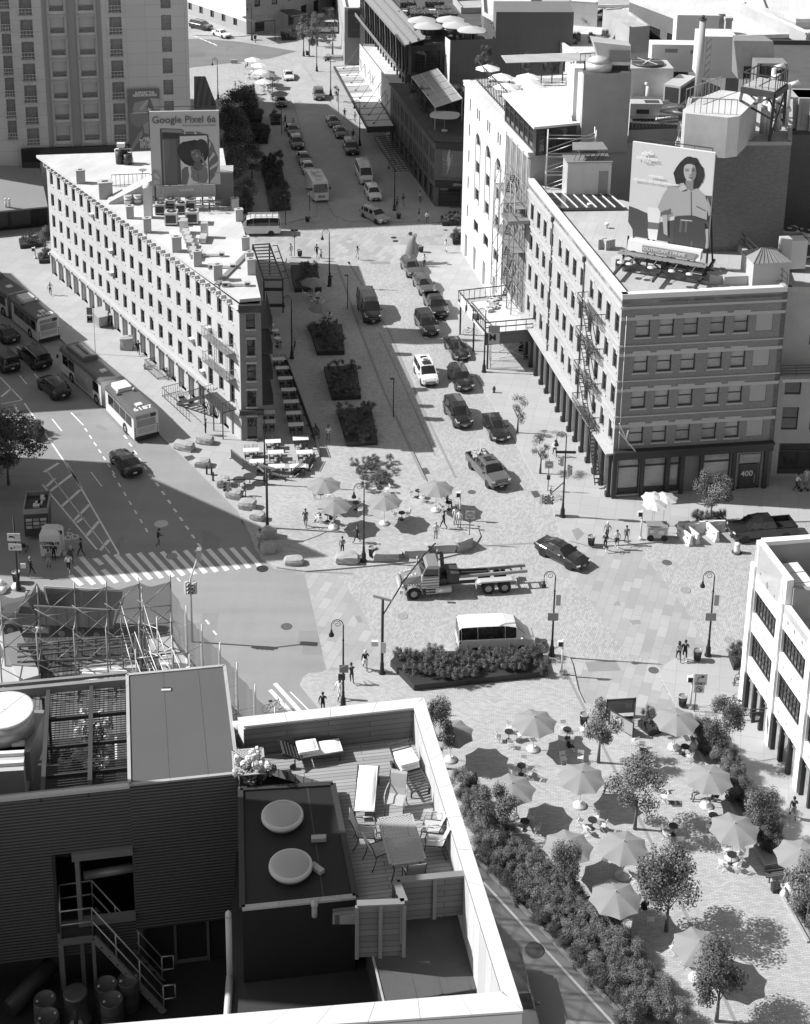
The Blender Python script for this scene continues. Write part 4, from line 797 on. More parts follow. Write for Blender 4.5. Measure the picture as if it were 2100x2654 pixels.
def sw(x,y,q=.115):u,z=wall_uz(s0,sE,'S',x,y);return s0+se*u+n_*q+U(z)
bp_.face([sw(*Z) for Z in((1180,1285),(1215,1200),(1240,1130),(1250,1080),(1240,1020),(1235,960),(1240,900),(1255,840),(1225,890),(1205,950),(1195,1020),(1200,1100),(1205,1170))],1)
rr=random.Random(4)
for i in range(150):
 a=rr.random()*6.28;q_=abs(rr.gauss(0,.5));x,y=1222+cos(a)*140*q_,1050+sin(a)*190*q_
 if x<1400 and abs(x-1222)>25:c=sw(x,y,.112);bp_.face([c+se*.05*cos(t)+U(.05*sin(t)) for t in(0,1.57,3.14,4.71)],1)
bp_.w('wall_poster',[I.bd,I.st],sp)
cy=E();q=[Q('S',x,y,z) for x,y,z in((60,690,4.3),(440,650,4.3),(790,1195,4.3),(395,1225,4.3))]
for i in range(18):t=i/17;cy.r(q[0].lerp(q[3],t),q[1].lerp(q[2],t),.12,.1)
for j in range(6):t=j/5;cy.r(q[0].lerp(q[1],t)-U(.06),q[3].lerp(q[2],t)-U(.06),.1,.1)
cy.h([q[0]-U(.2),q[3]-U(.2),q[3].lerp(q[2],.2)-U(.2),q[0].lerp(q[1],.15)-U(.2)],[q[0]-U(.12),q[3]-U(.12),q[3].lerp(q[2],.2)-U(.12),q[0].lerp(q[1],.15)-U(.12)],1);cy.r(q[0],q[3],.15,.3)
cy.w('street_canopy',[I.dm,I.rg],sp)
lw=thing('low_white_building','low white brick building with a long steel and glass street canopy','building',sA+sd*13,world=True);H=E();sZ=sA+sd*26.4
fcd(H,lw,sZ,sA,0,9.7,[(26.4-u-.5,26.4-u,5.4,7.2,'hotel') for u in(2.2,3.8,7.5,9,13.2,14.4,16,17.4,20.6,21.8,24,25.2)]+[(u,u+2.2,.2,3.4,'shop') for u in(1,5,9,13,17,21)],.2)
fcd(H,lw,sA,sA+se*6,0,9.7,[]);fcd(H,lw,sZ+se*6,sZ,0,9.7,[]);H.w('wall',I.ww,lw);rb=E();rb.p([sA,sA+se*6,sZ+se*6,sZ],9.1,9.25,0);rb.w('roof',I.rl,lw)
q=[Q('z2',x,y,4.4) for x,y in((650,425),(812,415),(1030,800),(858,806))];cy=E()
for i in range(12):t=i/11;cy.r(q[0].lerp(q[3],t),q[1].lerp(q[2],t),.14,.25)
cy.r(q[0],q[3],.25,.4);cy.r(q[1],q[2],.2,.4)
cy.face([Z+U(.08) for Z in(q[0].lerp(q[3],.0),q[1].lerp(q[2],0),q[1].lerp(q[2],1),q[0].lerp(q[3],1))],1)
for i in range(3):a,Y=.03+.17*i,.14+.17*i;cy.face([Z+U(.1) for Z in(q[0].lerp(q[3],a).lerp(q[1].lerp(q[2],a),.06),q[0].lerp(q[3],a).lerp(q[1].lerp(q[2],a),.94),q[0].lerp(q[3],Y).lerp(q[1].lerp(q[2],Y),.94),q[0].lerp(q[3],Y).lerp(q[1].lerp(q[2],Y),.06))],2)
cy.r(q[3]-U(.35),q[2]-U(.35),.2,.9)
for i in range(8):t=.05+.13*i;a=q[0].lerp(q[3],t).lerp(q[1].lerp(q[2],t),.3);cy.r(a,q[1].lerp(q[2],t)+U(3.6)+sd*1.5,.06);cy.r(a,a+U(.3),.2)
cy.w('street_canopy',[I.dm,I.rl,I.fg],lw)
gz=10.5;c0,c1=Q('Y',480,310,gz),Q('Y',838,755,gz);GT=QH('Y',838,755,838,440,gz);gd=(c1-c0).normalized();ge=S((-gd.y,gd.x,0));c0=c0-gd*14
c2=Q('Y',1165,430,GT);c2 .z=0;gl=thing('steel_glass_building','black steel and glass building with leaning struts and rooftop restaurant','building',T(c1 .x,c1 .y,0),world=True)
H=E();cc1=T(c1 .x,c1 .y);cc0=T(c0 .x,c0 .y);Lg=(cc1-cc0).length
fcd(H,gl,cc0,cc1,4.0,GT,[(u,u+1.9,10.6,GT-.4,'hotel') for u in[.3+2.3*i for i in range(int(Lg/2.3))]],.15);L2=(c2-cc1).length
fcd(H,gl,cc1,c2,4,GT,[(.6,L2-.8,10.2,GT-.9,'multi')],.3)
fcd(H,gl,cc0+ge*20,cc0,0,GT,[]);H.w('wall',I.black,gl)
H=E()
for i in range(16):
 u=Lg-.4-i*2.35
 if u>2:nn=S((gd.y,-gd.x,0));a=cc0+gd*u+nn*.7;H.r(a+U(gz),a-gd*1.5+U(GT),.16,.2,1 if i%2 else 0);H.r(a+U(7.5),a+U(GT),.22,.3)
nn=S((gd.y,-gd.x,0))
for z,q_ in((gz,.9),(gz+.35,.9)):H.r(cc0+nn*q_+U(z),cc1+nn*q_+U(z),.15,.15,1)
for q_,z in((1.0,GT),(.3,GT+.5),(-1.0,GT+1.0),(-2.2,GT+1.2)):H.r(cc0+nn*q_+U(z),cc1+nn*q_+U(z),.22,.3,1)
H.h([cc0+nn*1.1+U(GT+.0),cc1+nn*1.1+U(GT),cc1-nn*2.4+U(GT+1.0),cc0-nn*2.4+U(GT+1.0)],[cc0+nn*1.1+U(GT+.12),cc1+nn*1.1+U(GT+.12),cc1-nn*2.4+U(GT+1.12),cc0-nn*2.4+U(GT+1.12)],1)
H.w('frame',[I.dm,I.gm],gl)
dz=GT+.3
w0,w1,w2=Q('Y',1215,388,dz+1),Q('Y',1650,372,dz+1),Q('Y',1708,372,dz+1)
H=E();w1e=T(w1 .x+12,w1 .y+.7);back=45
fcd(H,gl,c2,T(w0 .x,w0 .y),3,dz+1,[]);H.w('white_pier',I.ww,gl)
H=E();fcd(H,gl,T(w0 .x,w0 .y),T(w1 .x,w1 .y),3,dz+1,[]);fcd(H,gl,T(w1 .x,w1 .y),w1e,3,dz+5.2,[]);H.p([T(w1 .x,w1 .y+.02),w1e,w1e+T(0,8),T(w1 .x,w1 .y+8)],dz,dz+5.2,0);H.w('ribbed_wall',I.brick_brown,gl)
H=E();H.p([cc0-nn*2,cc1-nn*2,c2+T(0,.3),T(w0 .x,w0 .y+.3),T(w1 .x,w1 .y+.3),T(w1 .x,w1 .y+back),T(cc0 .x,cc0 .y)+T(20,0)],dz-.4,dz,0);H.w('roof_deck',I.roof_dark,gl)
plainb('grey_shed_building','long grey metal-roofed building behind the rooftop hedges',[Q('Y',x,y,17) for x,y in((1320,78),(1630,70),(2100,-60),(1240,-20))],0,17,I.stucco,I.rg)
plainb('terrace_block','white-walled roof block beside rooftop hedge at the top',[Q('z3',x,y,18.5) for x,y in((95,60),(165,100),(350,100),(330,-20),(90,-20))],0,18.5,I.brick_brown,I.rl)
gb=plainb('garden_building','pale building with an overgrown roof garden',[Q('z3',x,y,16.5) for x,y in((355,120),(560,262),(925,232),(860,20),(360,30))],0,16.5,I.ww,I.rl,winf=grid_win(3.2,1.0,[(12.2,14.6),(8.5,11)]))
plainb('penthouse','grey rooftop cabin with a door in the roof garden',[Q('z3',x,y,20) for x,y in((690,45),(820,135),(920,128),(790,38))],16,20,I.stucco,I.rg,'rooftop cabin',.1,lambda Ln,a,Y:[(1,2.1,16.1,18.4,'hotel')] if Ln>4 and abs(a[1]-Y[1])<3 else[])
plainb('penthouse','pale rooftop box behind the roof garden',[Q('z3',x,y,20) for x,y in((520,5),(665,15),(660,-40),(520,-40))],16,20,I.hw,I.rl,'rooftop cabin',.1)
bz=21;
plainb('warehouse','long warehouse with big pale roof and dark windowed wall',[Q('z3',x,y,bz) for x,y in((940,40),(900,20),(825,10),(1310,178),(1720,165),(2300,140),(1900,-100),(830,-40))][3:]+[Q('z3',820,-5,bz)],0,bz,I.bd,I.rl,winf=lambda Ln,a,Y:[(u,u+6.5,bz-6.2,bz-3,'multi') for u in[3+8.5*i for i in range(int(Ln/8.6))]]+[(u,u+6.5,bz-10.8,bz-8,'multi') for u in[3+8.5*i for i in range(int(Ln/8.6))]] if a[1]<260 and Y[1]<260 else[])
plainb('roof_wall','pale parapet wall crossing the warehouse roof at the top right',[Q('z3',x,y,bz+1.2) for x,y in((1370,20),(1690,168),(1708,160),(1390,12))],bz-.5,bz+1.2,I.stucco,I.rl,'wall',.02)
plainb('far_block','pale block with a skylight at the top right corner',[Q('z3',x,y,22) for x,y in((1480,40),(1640,95),(2000,90),(2000,-40),(1450,-40))],0,22,I.beige_wall,I.rl)
wA,wB0=P(1194.3,652),P(1259.8,756);wd=(wB0-wA).normalized();wB=wA+wd*30.2;wn=S((wd.y,-wd.x,0));wang=atan2(wd.y,wd.x);WH=22.8
wb=thing('white_arched_building','tall white building with arched windows and a rooftop bar, half hidden by scaffolding','building',wA,world=True);H=E();ops=[]
for u in(2.7,):ops+=[(u,u+.55,z,z+1.6,'hotel') for z in(19.6,16.4,13.0,9.6,5.8)]
for u in(7.1,12.1,17.0):
 ops+=[(u-.55,u,19.7,21.1,'hotel'),(u+.4,u+.95,19.7,21.1,'hotel'),(u-.4,u+1.4,16.5,18.0,'sash'),(u-.4,u+1.4,13.0,14.55,'sash'),(u-.4,u+1.4,9.5,11.1,'sash'),(u-.7,u+1.6,5.4,6.9,'french')]
for u in(22,26.5):ops+=[(u,u+1.2,z,z+1.9,'sash') for z in(19,15.5,12,8.6,5.2)]
ops+=[(u,u+2.4,.15,3.35,None) for u in(2.0,6.6,11.4,16.3,21)]
fcd(H,wb,wA,wB,0,WH,ops,.3)
wC=Q('z3',1056,640,24.2);wC.z=0;wc0=wB;mb2=E()
fcd(mb2,wb,wc0,wC,0,WH,[(1.0,8.2,23.0,23.1,None)][:0]);fcd(mb2,wb,wC,wC+T(3,32),0,WH,[]);fcd(mb2,wb,wC+T(3,32),wA+T(2,1),0,WH,[]);fcd(mb2,wb,wA+T(2,1),wA,0,WH,[])
H.w('wall',I.ww,wb);mb2 .w('side_wall',I.stucco,wb)
rb=E();rb.face([(Z.x,Z.y,WH-.1) for Z in(wA,wB,wC,wC+T(3,32),wA+T(2,1))]);rb.h([wA+wn*.25+U(WH-.3),wB+wn*.25+U(WH-.3),wB-wn*.6+U(WH-.3),wA-wn*.6+U(WH-.3)],[wA+wn*.3+U(WH+.05),wB+wn*.3+U(WH+.05),wB-wn*.6+U(WH+.05),wA-wn*.6+U(WH+.05)]);rb.w('roof',I.rl,wb)
ar=E()
for u in(7.6,12.6,17.5):
 pts=[wA+wd*(u+1.15*cos(t))+wn*.03+U(17.1+1.15*sin(t)) for t in[pi*i/12 for i in range(13)]]
 for a,Y in zip(pts[:-1],pts[1:]):ar.r(a,Y,.12,.12)
 for s in(-1.15,1.15):ar.r(wA+wd*(u+s)+wn*.03+U(9.3),wA+wd*(u+s)+wn*.03+U(17.1),.12)
ar.r(wA+wn*.1+U(22.3),wB+wn*.1+U(22.3),.3,.12)
ar.w('mouldings',I.ww,wb)
gw=E()
for i in range(40):
 u=.8+29*i/39;a=wA+wd*u-wn*1.3;gw.r(a+U(WH),a+U(WH+2.6),.09)
for z in(WH+.2,WH+2.6):gw.r(wA+wd*.8-wn*1.3+U(z),wA+wd*29.8-wn*1.3+U(z),.08)
gw.w('glass_screen',I.dm,wb)
pv=[Q('M',x,y,WH+3.2) for x,y in((100,585),(895,490),(965,930),(1065,925),(1060,945),(495,1000))];rb=E();rb.p(pv,WH+3.0,WH+3.25,0)
rb.w('pavilion_roof',I.wp,wb);H=E();pf=[T(Z.x,Z.y) for Z in(pv[5],pv[4])];fcd(H,wb,pf[0]+T(.3,.3),pf[1]+T(-.3,.3),WH,WH+3,[(u,u+1.6,WH+.2,WH+2.8,'hotel') for u in(.4,2.3,4.2)],.1)
pg=T(pv[0].x+.4,pv[0].y);fcd(H,wb,pg,pf[0]+T(.4,.3),WH,WH+3,[(u,u+1.7,WH+.2,WH+2.9,'hotel') for u in[.3+1.9*i for i in range(8)]],.1);H.w('pavilion_wall',I.black,wb)
TZ=QH('M',1100,1270,1100,345,WH);tw_=[Q('M',x,y,TZ) for x,y in((1110,347),(1695,322),(1650,190),(1060,240))]
lt=thing('lift_tower','big stained concrete tower on the roof of the white building','tower',T(tw_[0].x,tw_[0].y,WH),world=True);H=E();H.p(tw_,WH-.5,TZ,0,1);H.w('wall',[I.stucco,I.roof_dark],lt)
H=E();t2=[Q('M',x,y,TZ+.4) for x,y in((995,245),(1110,245),(1110,190),(915,190))];H.p([Q('M',x,y,TZ-.2) for x,y in((1000,262),(1060,262),(1110,335),(1040,315))],WH,TZ-.2,0);H.p(t2,WH,TZ+.2,0);H.w('white_shaft',I.wp,lt)
H=E();c=Q('M',1250,300,TZ);rl_(H,tw_[3]+U(.1),tw_[2]+U(.1),1.2,10,.05);rl_(H,tw_[1]+T(-.2,0,.1),tw_[2]+U(.1),1.2,5,.05);H.w('railing',I.dm,lt)
rth('water_tank','round white tank on top of the concrete tower','tank',lambda H:(H.c((0,0,0),(0,0,.9),1.4,1.4,18),H.l([(1.4,.9),(.8,1.4),(0,1.6)],(0,0,0),16,0)),[I.pm],'M',1290,290,TZ,0)
rth('roof_hood','slanted white hood housing on top of the concrete tower','hood',lambda H:(H.h([(-1.8,-1,.6),(1.4,-1,.6),(1.4,1.4,.6),(-1.8,1.4,.6)],[(-2.6,-.6,3.0),(1.4,-.6,2.6),(1.4,1.4,2.6),(-2.8,1.4,3.2)]),H.b((.2,-1.02,1.6),(2.2,.05,1.3),1),[H.r((x,y,0),(x,y,.7),.12,.12,1) for x in(-1.6,1.3) for y in(-.8,1.2)]),[I.pm,I.gm],'M',1500,270,TZ,0)
an=[Q('z3',x,y,24.2) for x,y in((815,640),(1056,632),(1060,480),(830,470))];
def mthing(name,lab,cat,pts,z0,z1,m,mt=None,group=None):
 H=E();H.p(pts,z0,z1,0,1);c=cen(pts);c.z=z0;o=H.w(name,[m,mt or m],org=tuple(c));return tag(o,lab,cat,group)
mthing('annex','concrete annex with pipework beside the lift tower','building',an,0,24.2,I.stucco,I.roof_dark)
rth('cooling_tower','wide cooling tower with a round fan on top, right of the lift tower','cooling tower',lambda H:(H.b((0,0,2.6),(5.4,4.0,4.0)),H.c((0,0,4.6),(0,0,4.9),1.9,1.9,24,1),H.c((0,0,4.9),(0,0,5.0),.3,.3,8),[H.r((0,0,4.97),(1.8*cos(t),1.8*sin(t),4.97),.12,.05) for t in(0,1.05,2.1,3.14,4.2,5.2)],H.tube([(-.3,-2.3,.4),(-.3,-2.3,2.6),(-.6,-2.1,2.9)],.22,8,2)),U3,'z3',897,500,22.8,.05)
rth('pack_unit','grey packaged unit with three panels, left of the tall chimney stack','air handler',lambda H:(H.b((0,0,1.6),(2.0,5.4,2.5)),H.b((0,-2.72,1.6),(1.6,.04,2.0),1),H.b((1.01,0,1.6),(.03,4.8,1.8),1)),U3,'z3',1060,510,23.4,-.5)
rth('vent_unit','white angular vent unit beside the lift tower','vent',lambda H:(H.h([(-1.6,-.9,.3),(1.4,-.9,.3),(1.4,1,.3),(-1.6,1,.3)],[(-1.6,-.9,2.0),(2.0,-.9,2.0),(2.0,1,2.0),(-1.6,1,2.0)]),H.b((-.2,-.92,1.1),(1.4,.04,.5),1),H.b((.9,0,2.01),(1.6,1.2,.03),1)),U3,'z3',885,585,24.2)
pp=E();c=Q('z3',950,560,24.2)
for(x0,y0),(x1,y1),z,r_ in(((840,530),(1010,500),24.9,.25),((860,545),(1090,525),25.2,.16),((940,540),(1080,560),24.9,.2),((950,585),(1060,575),24.7,.14),((960,600),(1060,590),24.8,.12)):pp.c(Q('z3',x0,y0,z),Q('z3',x1,y1,z),r_,r_,8)
tag(pp.w('roof_pipes',I.wp,org=tuple(c)),'white pipes crossing the dark roof deck beside the vent unit','pipes')
rr=E();rl_(rr,Q('z3',818,630,24.3),Q('z3',1056,622,24.3),1.3,14,.04,0,(1,.5));tag(rr.w('roof_railing',I.gm,org=tuple(Q('z3',818,630,24.3))),'pipe railing along the concrete annex edge','railing')
kb=[T(Z.x,Z.y) for Z in(Q('z3',1050,702,30.2),Q('z3',1617,700,30.2),Q('N',1545,900,30.2),Q('N',590,900,30.2))]
kb[0]=kb[1]+(kb[0]-kb[1])
tb=plainb('tall_brick_block','tall windowless dark brick block behind the fashion poster',kb,0,30.2,mat('brick_block',.16,.1,.25,.9,kind='brick',p=dict(bw=.3,bh=.1,mortar=.014,dark=1.5,contrast=.2)),I.rg,par=.3)
KZ=30.2
def nb(k,pts,z):return[Q(k,x,y,z) for x,y in pts]
mthing('plant_room','pale panelled plant room with railings on the tall brick block','plant room',nb('N',((535,1010),(700,900),(880,830),(1080,850),(1230,900),(1060,1070),(950,1085),(560,1045)),KZ+3.6),KZ-.2,KZ+3.6,I.pm,I.roof_white)
rth('chimney_stack','tall pale round chimney stack with twisted cap','chimney',lambda H:(H.c((0,0,-1),(0,0,7.9),.36,.32,18),H.c((0,0,7.9),(0,0,8.05),.4,.4,18,1),H.c((0,0,8.05),(0,0,8.4),.16,.16,8,1),[H.r((.6,.2,-1+i*.8),(1.1,.2,-.4+i*.8),.05,.05,1) for i in range(9)],H.r((.6,.2,-1),(.6,.2,6),.08,.08),H.r((1.1,.2,-1),(1.1,.2,6),.08,.08)),[I.hw,I.dm],'N',668,880,KZ)
rth('sloped_duct_housing','big white gabled duct housing behind the plant room','housing',lambda H:(H.mesh_([(-3,-2,0),(3,-2,0),(3,2,0),(-3,2,0),(-3,-2,5),(1.2,-2,5),(3,-2,3.4),(-3,2,5),(1.2,2,5),(3,2,3.4)],[(0,1,6,5,4),(3,7,8,9,2),(4,5,8,7),(5,6,9,8),(1,2,9,6),(0,4,7,3)]),H.b((3.02,0,1.6),(.05,3,2.4),1)),[I.wp,I.gm],'N',880,680,KZ-4.2,.0)
rth('duct_housing','long white housing behind the chimney stack','housing',lambda H:(H.b((0,0,1.8),(9,2.6,3.6)),H.b((-2,-1.32,2.8),(1.6,.04,.5),1),H.b((1.2,-1.32,2.7),(1.4,.04,.5),1)),[I.wp,I.gm],'N',540,640,22)
rth('duct_housing','tall white box housing behind the chimney stack, farther than the long one','housing',lambda H:H.b((0,0,2.4),(6,3,4.8)),[I.wp],'N',640,420,20)
rth('intake_cowl','curved dark intake cowl on the warehouse roof','cowl',lambda H:(H.c((-1.3,0,1.2),(1.3,0,1.2),1.3,1.3,16),H.b((0,.6,.6),(2.6,1.3,1.2))),[I.gm],'N',830,280,21,0)
rth('vent_pipe','square pale vent pipe behind the white duct housing','vent',lambda H:(H.b((0,0,2),(.9,.9,4)),H.b((0,0,4.05),(1.1,1.1,.4))),[I.st],'N',935,430,21)
rth('exhaust_duct','dark square mouthed exhaust duct above the steel tower','duct',lambda H:(H.h([(-2,-1.5,0),(2,-1.5,0),(2,2,0),(-2,2,0)],[(-2.6,-.6,4.0),(1.6,-.6,4.0),(1.2,2,4.0),(-2.2,2,4.0)]),H.b((0,-1.52,.8),(3,.05,1.3),1)),[I.gm,I.black],'N',1190,700,KZ)
rth('exhaust_mouth','square exhaust mouth facing the street, right of the larger duct','duct',lambda H:(H.b((0,0,1.3),(3.2,2.4,2.4)),H.b((0,-1.22,1.3),(2.6,.05,1.8),1)),[I.gm,I.black],'N',1320,770,KZ)
sw_=E();c=Q('N',1330,1300,KZ)
base=[Q('N',x,y,KZ) for x,y in((1040,1030),(1330,1300),(1460,1160),(1250,940))];top=[Q('N',x,y,KZ+6.5) for x,y in((1085,830),(1380,880),(1490,800),(1240,750))]
for a,Y in zip(base,top):sw_.r(a,Y,.25,.25)
for i in range(4):sw_.r(base[i],top[(i+1)%4],.14,.14);sw_.r(top[i],top[(i+1)%4],.35,.5);sw_.r(base[i].lerp(top[i],.5),base[(i+1)%4].lerp(top[(i+1)%4],.5),.16,.16)
sw_.h([Z+U(.3) for Z in top],[Z+U(.4) for Z in top],1)
for i in range(4):rl_(sw_,top[i]+U(.4),top[(i+1)%4]+U(.4),1.2,5,.06,0)
tag(sw_.w('steel_tower',[I.dm,I.rg],org=tuple(c)),'dark braced steel platform at the right end of the brick block','steel frame')
sw_=E();rr=random.Random(3)
for i in range(9):
 a=Q('N',1260+rr.random()*260,1080+rr.random()*180,KZ);h_=1.5+rr.random()*4;sw_.c(a,a+U(h_),.28,.28,8);sw_.c(a+U(h_),a+T(.9,-.3,h_+.4),.28,.28,8)
tag(sw_.w('silver_ducts',I.pm,org=tuple(a)),'tangle of silver ducts under the steel platform','ducts')
for i,(x,y,lb) in en(((600,1290,'dark drum-shaped motor at the foot of the plant room'),(710,1270,'pale drum-shaped fan at the foot of the plant room'))):rth('fan_drum',lb,'fan',lambda H:(H.c((-1.1,0,1),(1.1,0,1),.8,.8,14),H.b((0,0,.2),(1.4,1,.4))),[I.dm if i==0 else I.pm],'N',x,y,KZ)
rr=E();rl_(rr,Q('N',490,1335,KZ),Q('N',940,1325,KZ),1.4,9,.05,0,(1,.5));rl_(rr,Q('N',1000,1310,KZ),Q('N',1140,1300,KZ),1.6,4,.06,0,(1,.6,.3));rl_(rr,Q('N',560,960,KZ+3.6),Q('N',880,840,KZ+3.6),1.4,9,.05);rl_(rr,Q('N',640,1040,KZ+3.6),Q('N',1030,1060,KZ+3.6),1.4,7,.05)
for s in(655,700):rr.r(Q('N',s,1240,KZ),Q('N',s,1020,KZ+3.2),.06)
for i in range(9):a,Y=Q('N',655,1240,KZ),Q('N',700,1240,KZ);rr.r(a+U(.4*i),Y+U(.4*i),.05)
tag(rr.w('roof_railing',I.gm,org=tuple(Q('N',490,1335,KZ))),'pipe railings round the plant room on the tall brick block','railing')
plainb('right_building','shaded grey building with tall panes at the right edge',[T(Z.x,Z.y) for Z in(Q('B',1600,180,19.2),Q('B',1700,180,19.2)+T(30,1),Q('B',1700,180,19.2)+T(30,16),Q('B',1600,110,19.2)+T(.5,9))],0,19.2,I.stucco,I.rg,winf=lambda Ln,a,Y:[(u,u+2.4,z,z+3.3,'hotel') for u in(2.4,6,10,14) for z in(13.6,)]+[(u,u+1.5,z,z+2.3,'sash') for u in(.6,3.2,6.2,9.2,12) for z in(8.6,5.0)]+[(u,u+3.2,.4,3.6,'shop') for u in(.6,4.6,8.6,12.6)] if Ln>20 and a[1]<140 else[])
bm=E();b0=Q('B',1560,575,11.2);bm.b((b0 .x+8,b0 .y-1,11.2),(17,2.2,.3),0,.08);rl_(bm,T(b0 .x-.4,b0 .y-2.1,11.3),T(b0 .x+16,b0 .y-.8,11.3),1.1,12,.04,1,(1,.75,.5,.25));tag(bm.w('balcony',[I.st,I.dm],org=tuple(b0)),'long balcony with wire railing on the right edge building','balcony')
for i,(x,y,lb) in en(((1470,1235,'front left of the grey condensers'),(1500,1200,'back left of the grey condensers'),(1600,1210,'middle one of the grey condensers'),(1650,1260,'right one of the grey condensers'),(1700,1220,'far right of the grey condensers'))):rth('condenser',lb+' on the roof right of the fashion poster','condenser',lambda H:ac_unit(H,2.0,1.8,1.6),U3,'z3',x,y,19.0,angC,'condensers right of the fashion poster')
rth('white_box_unit','tall plain white box among the condensers','housing',lambda H:H.b((0,0,1.4),(1.8,1.4,2.8)),[I.wp],'z3',1625,1310,19.0,angC)
plainb('right_rear_building','dark grey block at the right edge behind the brick block',[T(Z.x,Z.y) for Z in(Q('z3',1622,640,27),Q('z3',1622,640,27)+T(40,2),Q('z3',1622,640,27)+T(40,40),Q('z3',1622,640,27)+T(3,40))],0,27,I.bd,I.roof_dark,winf=None)
for i in range(3):rth('container_unit',('left','middle','right')[i]+' of three grey roof containers at the right edge','housing',lambda H:(H.b((0,0,1.7),(4.6,3.4,3.4)),H.b((0,-1.72,1.7),(3.8,.04,2.6),1)),[I.stucco,I.gm],'N',1640+110*i,1150+10*i,27,0,'grey roof containers')
# =================================================================== white store at the right (big grid windows)
aA,aB=Q('E',1300,1300),Q('E',1482,1590);ad=(aB-aA).normalized();O=S((ad.y,-ad.x,0));ap_=thing('white_store','white three-storey store with gridded windows and a hanging sign at the right edge','building',aA,world=True)
mat('ws',.80,.04,.3,.8,kind='wall',fine=.3);mat('brick_parapet',.2,.1,.5,.9,kind='brick',p=dict(bw=.22,bh=.08,mortar=.012,dark=1.6,contrast=.2))
H=E();ops=[]
for i in range(4):
 o_=4.62*i;ops+=[(.5+o_,4.42+o_,7.95,9.85,'multi'),(.5+o_,4.42+o_,4.3,6.45,'multi'),(.45+o_,4.3+o_,.1,2.9,None)]
fcd(H,ap_,aA,aA+ad*18.6,0,lambda u:13.55 if u<5.05 else 11.6,ops,.3)
w_=E();fcd(w_,ap_,aA+O*0+T(0,0)-O*14+T(0,0),aA,0,12.6,[(u,u+3,z,z+2,'multi') for u in(1,5,9.5) for z in(4.3,8)],.3)
w_.w('side_wall',I.ws,ap_)
H.h([aA+U(11),aA+ad*5.1+U(11),aA+ad*5.1-O*.5+U(11),aA-O*.5+U(11)],[aA+U(13.55),aA+ad*5.1+U(13.55),aA+ad*5.1-O*.5+U(13.55),aA-O*.5+U(13.55)])
H.h([aA+ad*5.1+U(11),aA+ad*18.6+U(11),aA+ad*18.6-O*.4+U(11),aA+ad*5.1-O*.4+U(11)],[aA+ad*5.1+U(11.62),aA+ad*18.6+U(11.62),aA+ad*18.6-O*.4+U(11.62),aA+ad*5.1-O*.4+U(11.62)])
for i in range(5):
 u=4.62*i+.1;a=aA+ad*u+O*.06;H.b((a.x,a.y,5.9),(.62,.22,11.6),0,atan2(ad.y,ad.x))
H.w('wall',I.ws,ap_)
dm=E()
for i,(u,z) in en(((1.15,11.55),(2.3,11.35),(3.5,11.3))):
 a=aA+ad*u+O*.012;s=(.28,.62,.28)[i]*.5;dm.mesh_([a-ad*s*.7+U(z),a+U(z-s),a+ad*s*.7+U(z),a+U(z+s)],[(0,1,2,3)])
for i in range(3):
 for q_ in(1.2,2.5,3.8):u=4.62*i+q_;a=aA+ad*u+O*.012;dm.mesh_([a-ad*.1+U(7.2),a+U(7.05),a+ad*.1+U(7.2),a+U(7.35)],[(0,1,2,3)]);dm.mesh_([a-ad*.1+U(3.6),a+U(3.45),a+ad*.1+U(3.6),a+U(3.75)],[(0,1,2,3)])
 if i:
  for q_ in(1.2,2.2,3.4):u=4.62*i+q_;a=aA+ad*u+O*.012;dm.mesh_([a-ad*.16+U(10.7),a-ad*.02+U(10.5),a+ad*.16+U(10.7),a+ad*.02+U(10.95)],[(0,1,2,3)])
dm.w('wall_ornaments',I.gm,ap_)
gd_=E()
for i in range(4):
 for q_ in(.45,1.75,3.05):u=4.62*i+q_+.15;a=aA+ad*u-O*.1;gd_.b((a.x,a.y,1.5),(.22,.4,2.9),0,atan2(ad.y,ad.x))
 a,Y=aA+ad*(4.62*i+.5)-O*.2,aA+ad*(4.62*i+4.3)-O*.2;gd_.face([a+U(.1),Y+U(.1),Y+U(2.5),a+U(2.5)],1);gd_.r(a+U(2.5),Y+U(2.5),.2,.12,2)
gd_.w('shop_window',[I.black,I.gs,I.gm],ap_)
sg=E();a=aA+ad*4.5;sg.r(a+U(2.95),a+O*1.5+U(2.95),.06);sg.b((a.x+O.x*.9,a.y+O.y*.9,2.3),(.07,.85,.85),1,atan2(ad.y,ad.x))
cx_=a+O*.9+ad*.05+U(2.28)
for s in(-1,1):
 q_=a+O*.9+ad*.045*s+U(2.27);sg.face([q_+O*x+U(y) for x,y in((.0,.12),(.08,.16),(.16,.12),(.2,.02),(.13,-.03),(.19,-.1),(.12,-.2),(.04,-.18),(-.04,-.2),(-.12,-.18),(-.19,-.05),(-.19,.06),(-.12,.15),(-.05,.14))],2);sg.face([q_+O*x+U(y) for x,y in((0,.17),(.05,.25),(.1,.27),(.06,.18))],2)
sg.w('hanging_sign',[I.dm,I.black,I.wp],ap_)
rb=E();rb.face([(Z.x,Z.y,10.4) for Z in(aA,aA+ad*18.6,aA+ad*18.6-O*14,aA-O*14)]);rb.w('roof',I.rg,ap_)
rb=E();q_=aA-O*1.2;rb.h([aA-O*.5-ad*0+U(10.4),aA-O*14+U(10.4),aA-O*14+ad*.35+U(10.4),aA-O*.5+ad*.35+U(10.4)],[aA-O*.5+U(13.3),aA-O*14+U(13.0),aA-O*14+ad*.35+U(13.0),aA-O*.5+ad*.35+U(13.3)])
